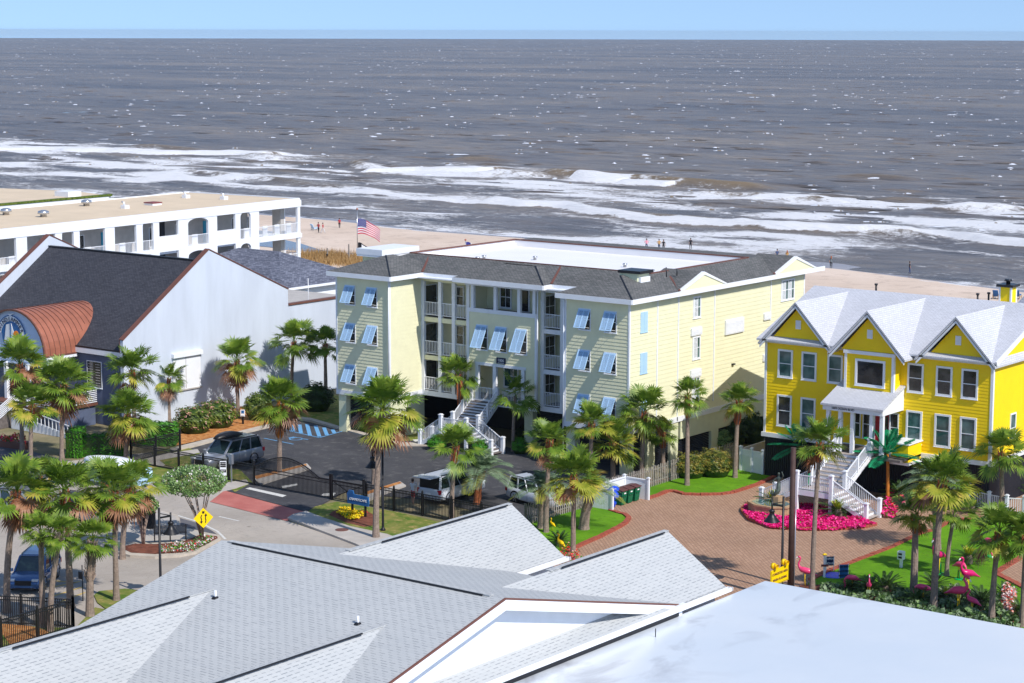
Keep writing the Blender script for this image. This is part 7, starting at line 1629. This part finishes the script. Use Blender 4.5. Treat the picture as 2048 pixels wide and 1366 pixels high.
# ================================================================ people
def person(loc,hdg,label,top,bot,hairm='hair',arms='down',stride=.12,H=1.72,skirt=False,walk=0):
    t=thing('person',label,'person',tuple(loc)); s=H/1.75
    V=[(0,0,.95),(0,0,1.12),(0,0,1.36),(0,0,1.47),(0,.01,1.56),(0,.015,1.66)]; E=[(0,1),(1,2),(2,3),(3,4),(4,5)]; Rr=[(.155,.11),(.14,.10),(.17,.105),(.055,.055),(.07,.085),(.075,.09)]
    for sx,st_ in ((-1,stride),(1,-stride)):
        k=len(V); V+=[(sx*.10,0,.86),(sx*.105,st_*.6+.02,.49),(sx*.105,st_,.09),(sx*.11,st_+.13,.035)]; E+=[(0,k),(k,k+1),(k+1,k+2),(k+2,k+3)]; Rr+=[.098,.062,.042,(.045,.03)]
    for sx in (-1,1):
        if arms=='down' or (arms=='one' and sx<0): A=[(sx*.185,0,1.38),(sx*.235,-.01,1.11),(sx*.24,.06,.87)]; hd=Vector((0,.02,-1))
        elif arms=='phone' or arms=='one': A=[(sx*.18,0,1.38),(sx*.22,.10,1.14),(sx*.12,.30,1.32)]; hd=Vector((-sx*.4,.3,.8)).normalized()
        else: A=[(sx*.185,0,1.38),(sx*.33,-.02,1.18),(sx*.17,.10,1.02)]; hd=Vector((-sx*.9,.2,-.1)).normalized()
        k=len(V); V+=A; E+=[(2,k),(k,k+1),(k+1,k+2)]; Rr+=[.062,.043,.028]
        w_=Vector(A[-1]); pm=w_+hd*.07; kp=len(V); V.append(tuple(pm)); E.append((k+2,kp)); Rr.append((.038,.018)); lat=hd.cross(Vector((0,1,.1))).normalized()
        for j,(o_,l_) in enumerate(((-.027,.07),(-.009,.08),(.009,.077),(.027,.062))):
            kk=len(V); a=pm+lat*o_+hd*.02; b=a+hd*l_*.6; c_=b+(hd*.7+Vector((0,.4,0))).normalized()*l_*.4; V+=[tuple(b),tuple(c_)]; E+=[(kp,kk),(kk,kk+1)]; Rr+=[.009,.008]
        kk=len(V); b=w_+hd*.03+lat*.045; V+=[tuple(b),tuple(b+hd*.035+lat*.01)]; E+=[(kp,kk),(kk,kk+1)]; Rr+=[.011,.009]
    me=skinned(V,E,Rr,0,1); 
    for m_ in (top,bot,'skin','black'): me.materials.append(MT[m_])
    for f in me.polygons:
        c=f.center; r=2
        if c.z>1.45: r=2
        elif c.z>.93: r=0 if (abs(c.x)<.2 or c.z>1.15) else 2
        elif c.z>.12 and abs(c.x)<.2: r=1 if (c.z>(.52 if skirt else .12)) else 2
        elif c.z<=.12: r=3 if not skirt else 2
        f.material_index=r
    o=bpy.data.objects.new('body',me); col.objects.link(o); o.parent=t
    m_=MB(); m_.lathe((0,-.018,1.615),[(.078,-.07),(.092,-.01),(.098,.05),(.085,.11),(.045,.145)],12); o=m_.build('hair',hairm); o.parent=t
    if hairm!='hair': m_=MB(); m_.tube([(0,-.07,1.66),(0,-.11,1.5),(0,-.12,1.32)],[.085,.09,.05],9); o=m_.build('long_hair',hairm); o.parent=t
    m_=MB()
    for sx in (-1,1): m_.box(sx*.03-.012,.098,1.645,sx*.03+.012,.106,1.657,0)
    m_.extr([(-.012,.095,1.60),(.012,.095,1.60),(0,.125,1.605),(0,.1,1.64)],(0,.002,0),1); m_.box(-.022,.09,1.572,.022,.1,1.58,2); o=m_.build('face',['hair','skin','redtrim']); o.parent=t
    t.rotation_euler=(0,0,hdg); t.scale=(s,)*3; return t
MT['cl_black']=M('black_cloth',(.015,.015,.02),.8); MT['cl_red']=M('red_cloth',(.40,.03,.05),.8); MT['cl_blue']=M('denim_cloth',(.05,.08,.18),.8); MT['cl_lt']=M('pale_cloth',(.6,.6,.62),.8); MT['cl_pink']=M('pink_cloth',(.75,.3,.4),.8); MT['cl_green']=M('green_cloth',(.02,.22,.10),.8); MT['cl_gold']=M('ochre_cloth',(.55,.32,.1),.8); MT['cl_grey']=M('grey_cloth',(.15,.18,.2),.8)
bz=-1.12
for px,py,lb,tp,bt,hr,ar,hd,st_ in ((637,466,'person in a dark red shirt standing by the beach chair','cl_red','cl_black','hair','hips',0,.1),(646,467,'person in red shirt and pale shorts striding across the sand','cl_red','cl_lt','hair','down',-1.2,.32),(679,457,'person in an orange red top alone on the sand','cl_red','cl_black','hair','down',.4,.12),
 (1293,500,'person with a pink top at the water behind the apartment roof','cl_pink','cl_blue','hair','hips',.6,.1),(1318,501,'person in an ochre top beside a smaller companion at the water','cl_gold','cl_blue','hair','hips',.4,.1),(1327,502,'smaller person in black beside the one in ochre','cl_black','cl_black','hair','down',.4,.1),(1381,499,'person in black standing knee deep in the wash','cl_black','cl_black','hair','down',.6,.08),
 (1554,522,'person in a navy jacket seen over the apartment ridge','cl_blue','cl_black','hair','down',.7,.05),(1574,525,'person with long blond hair raising a phone','cl_gold','cl_gold','hairr','phone',.7,.05),(1662,537,'person in a grey jacket at the water line','cl_grey','cl_black','hairr','one',.5,.06),(1819,548,'person in dark top and jeans at the water line near the yellow house chimney','cl_black','cl_blue','hair','down',-.9,.12)):
    z=bz if py<480 else -1.35; p=G(px,py,z); person(p,hd,lb,tp,bt,hr,ar,st_)
person((-65.05,117.2,1.5),R(-50),'person with red brown hair on the stair landing of the yellow house','cl_black','cl_green','hairr','hips',.08)
person((-86.1,102.5,.02),R(5),'person in red shorts leaning at the open tailgate of the white car','cl_lt','cl_red','hair','phone',.1,skirt=True)
# beach chairs
def bchair(p,ang,label,mat,fm,group=None):
    t=thing('beach_chair',label,'beach chair',tuple(p),group); m_=MB()
    for yy in (-.33,.33): m_.bar((-.6,yy,.1),(.7,yy,.35),.06,.08); m_.bar((.6,yy,0),(.6,yy,.35),.07,.07); m_.bar((-.5,yy,0),(-.5,yy,.55),.07,.07)
    o=m_.build('frame',fm); o.parent=t; m_=MB(); m_.extr([(-.35,-.3,.28),(.65,-.3,.42),(.65,.3,.42),(-.35,.3,.28)],(0,0,.07)); o=m_.build('seat',mat); o.parent=t
    m_=MB(); m_.extr([(-.35,-.32,.3),(-.35,.32,.3),(-.8,.32,1.05),(-.8,-.32,1.05)],(.06,0,.05)); o=m_.build('backrest',mat); o.parent=t; t.location=p; t.rotation_euler=(0,0,ang)
for px,lb in ((1993,'leftmost of the four navy beach loungers behind the chimney'),(2008,'second navy beach lounger from the chimney'),(2022,'third navy beach lounger from the chimney'),(2035,'rightmost of the four navy beach loungers')): bchair(G(px,597,-1.0),R(100),lb,'blue','stone','navy beach loungers in a row')
bchair(G(630,461,bz),R(80),'single pale blue beach chair beside the people on the sand','shutter','chrome')
for px,py,h_,lb in ((655,527,1.6,'weathered beach post with a hanging box in the dune grass'),(698,528,2.2,'plain weathered beach post between the dune and the flagpole')):
    p=G(px,py,-.7); t=thing('beach_post',lb,'post',tuple(p)); m_=MB(); m_.box(p.x-.07,p.y-.07,-.8,p.x+.07,p.y+.07,h_-.2); m_.build('post','wood',t)
    if px<670: m_=MB(); m_.box(p.x-.15,p.y-.12,.2,p.x+.15,p.y-.02,.6); m_.build('box','iron',t)
# ---------------------------------------------------------------- sea air
m=bpy.data.materials.new('sea_air'); m.use_nodes=True; nt=m.node_tree; nt.nodes.remove(nt.nodes['Principled BSDF'])
pv=nt.nodes.new('ShaderNodeVolumePrincipled'); pv.inputs['Color'].default_value=(.80,.90,1,1); pv.inputs['Density'].default_value=4.5e-5; pv.inputs['Anisotropy'].default_value=.3
nt.links.new(pv.outputs[0],nt.nodes['Material Output'].inputs['Volume'])
mb=MB(); mb.box(-14500,-400,-2.6,14500,9500,33); o=mb.build('haze',m); tag(o,kind='stuff'); tag(o,'thin pale sea air fading the far water towards the horizon','haze')
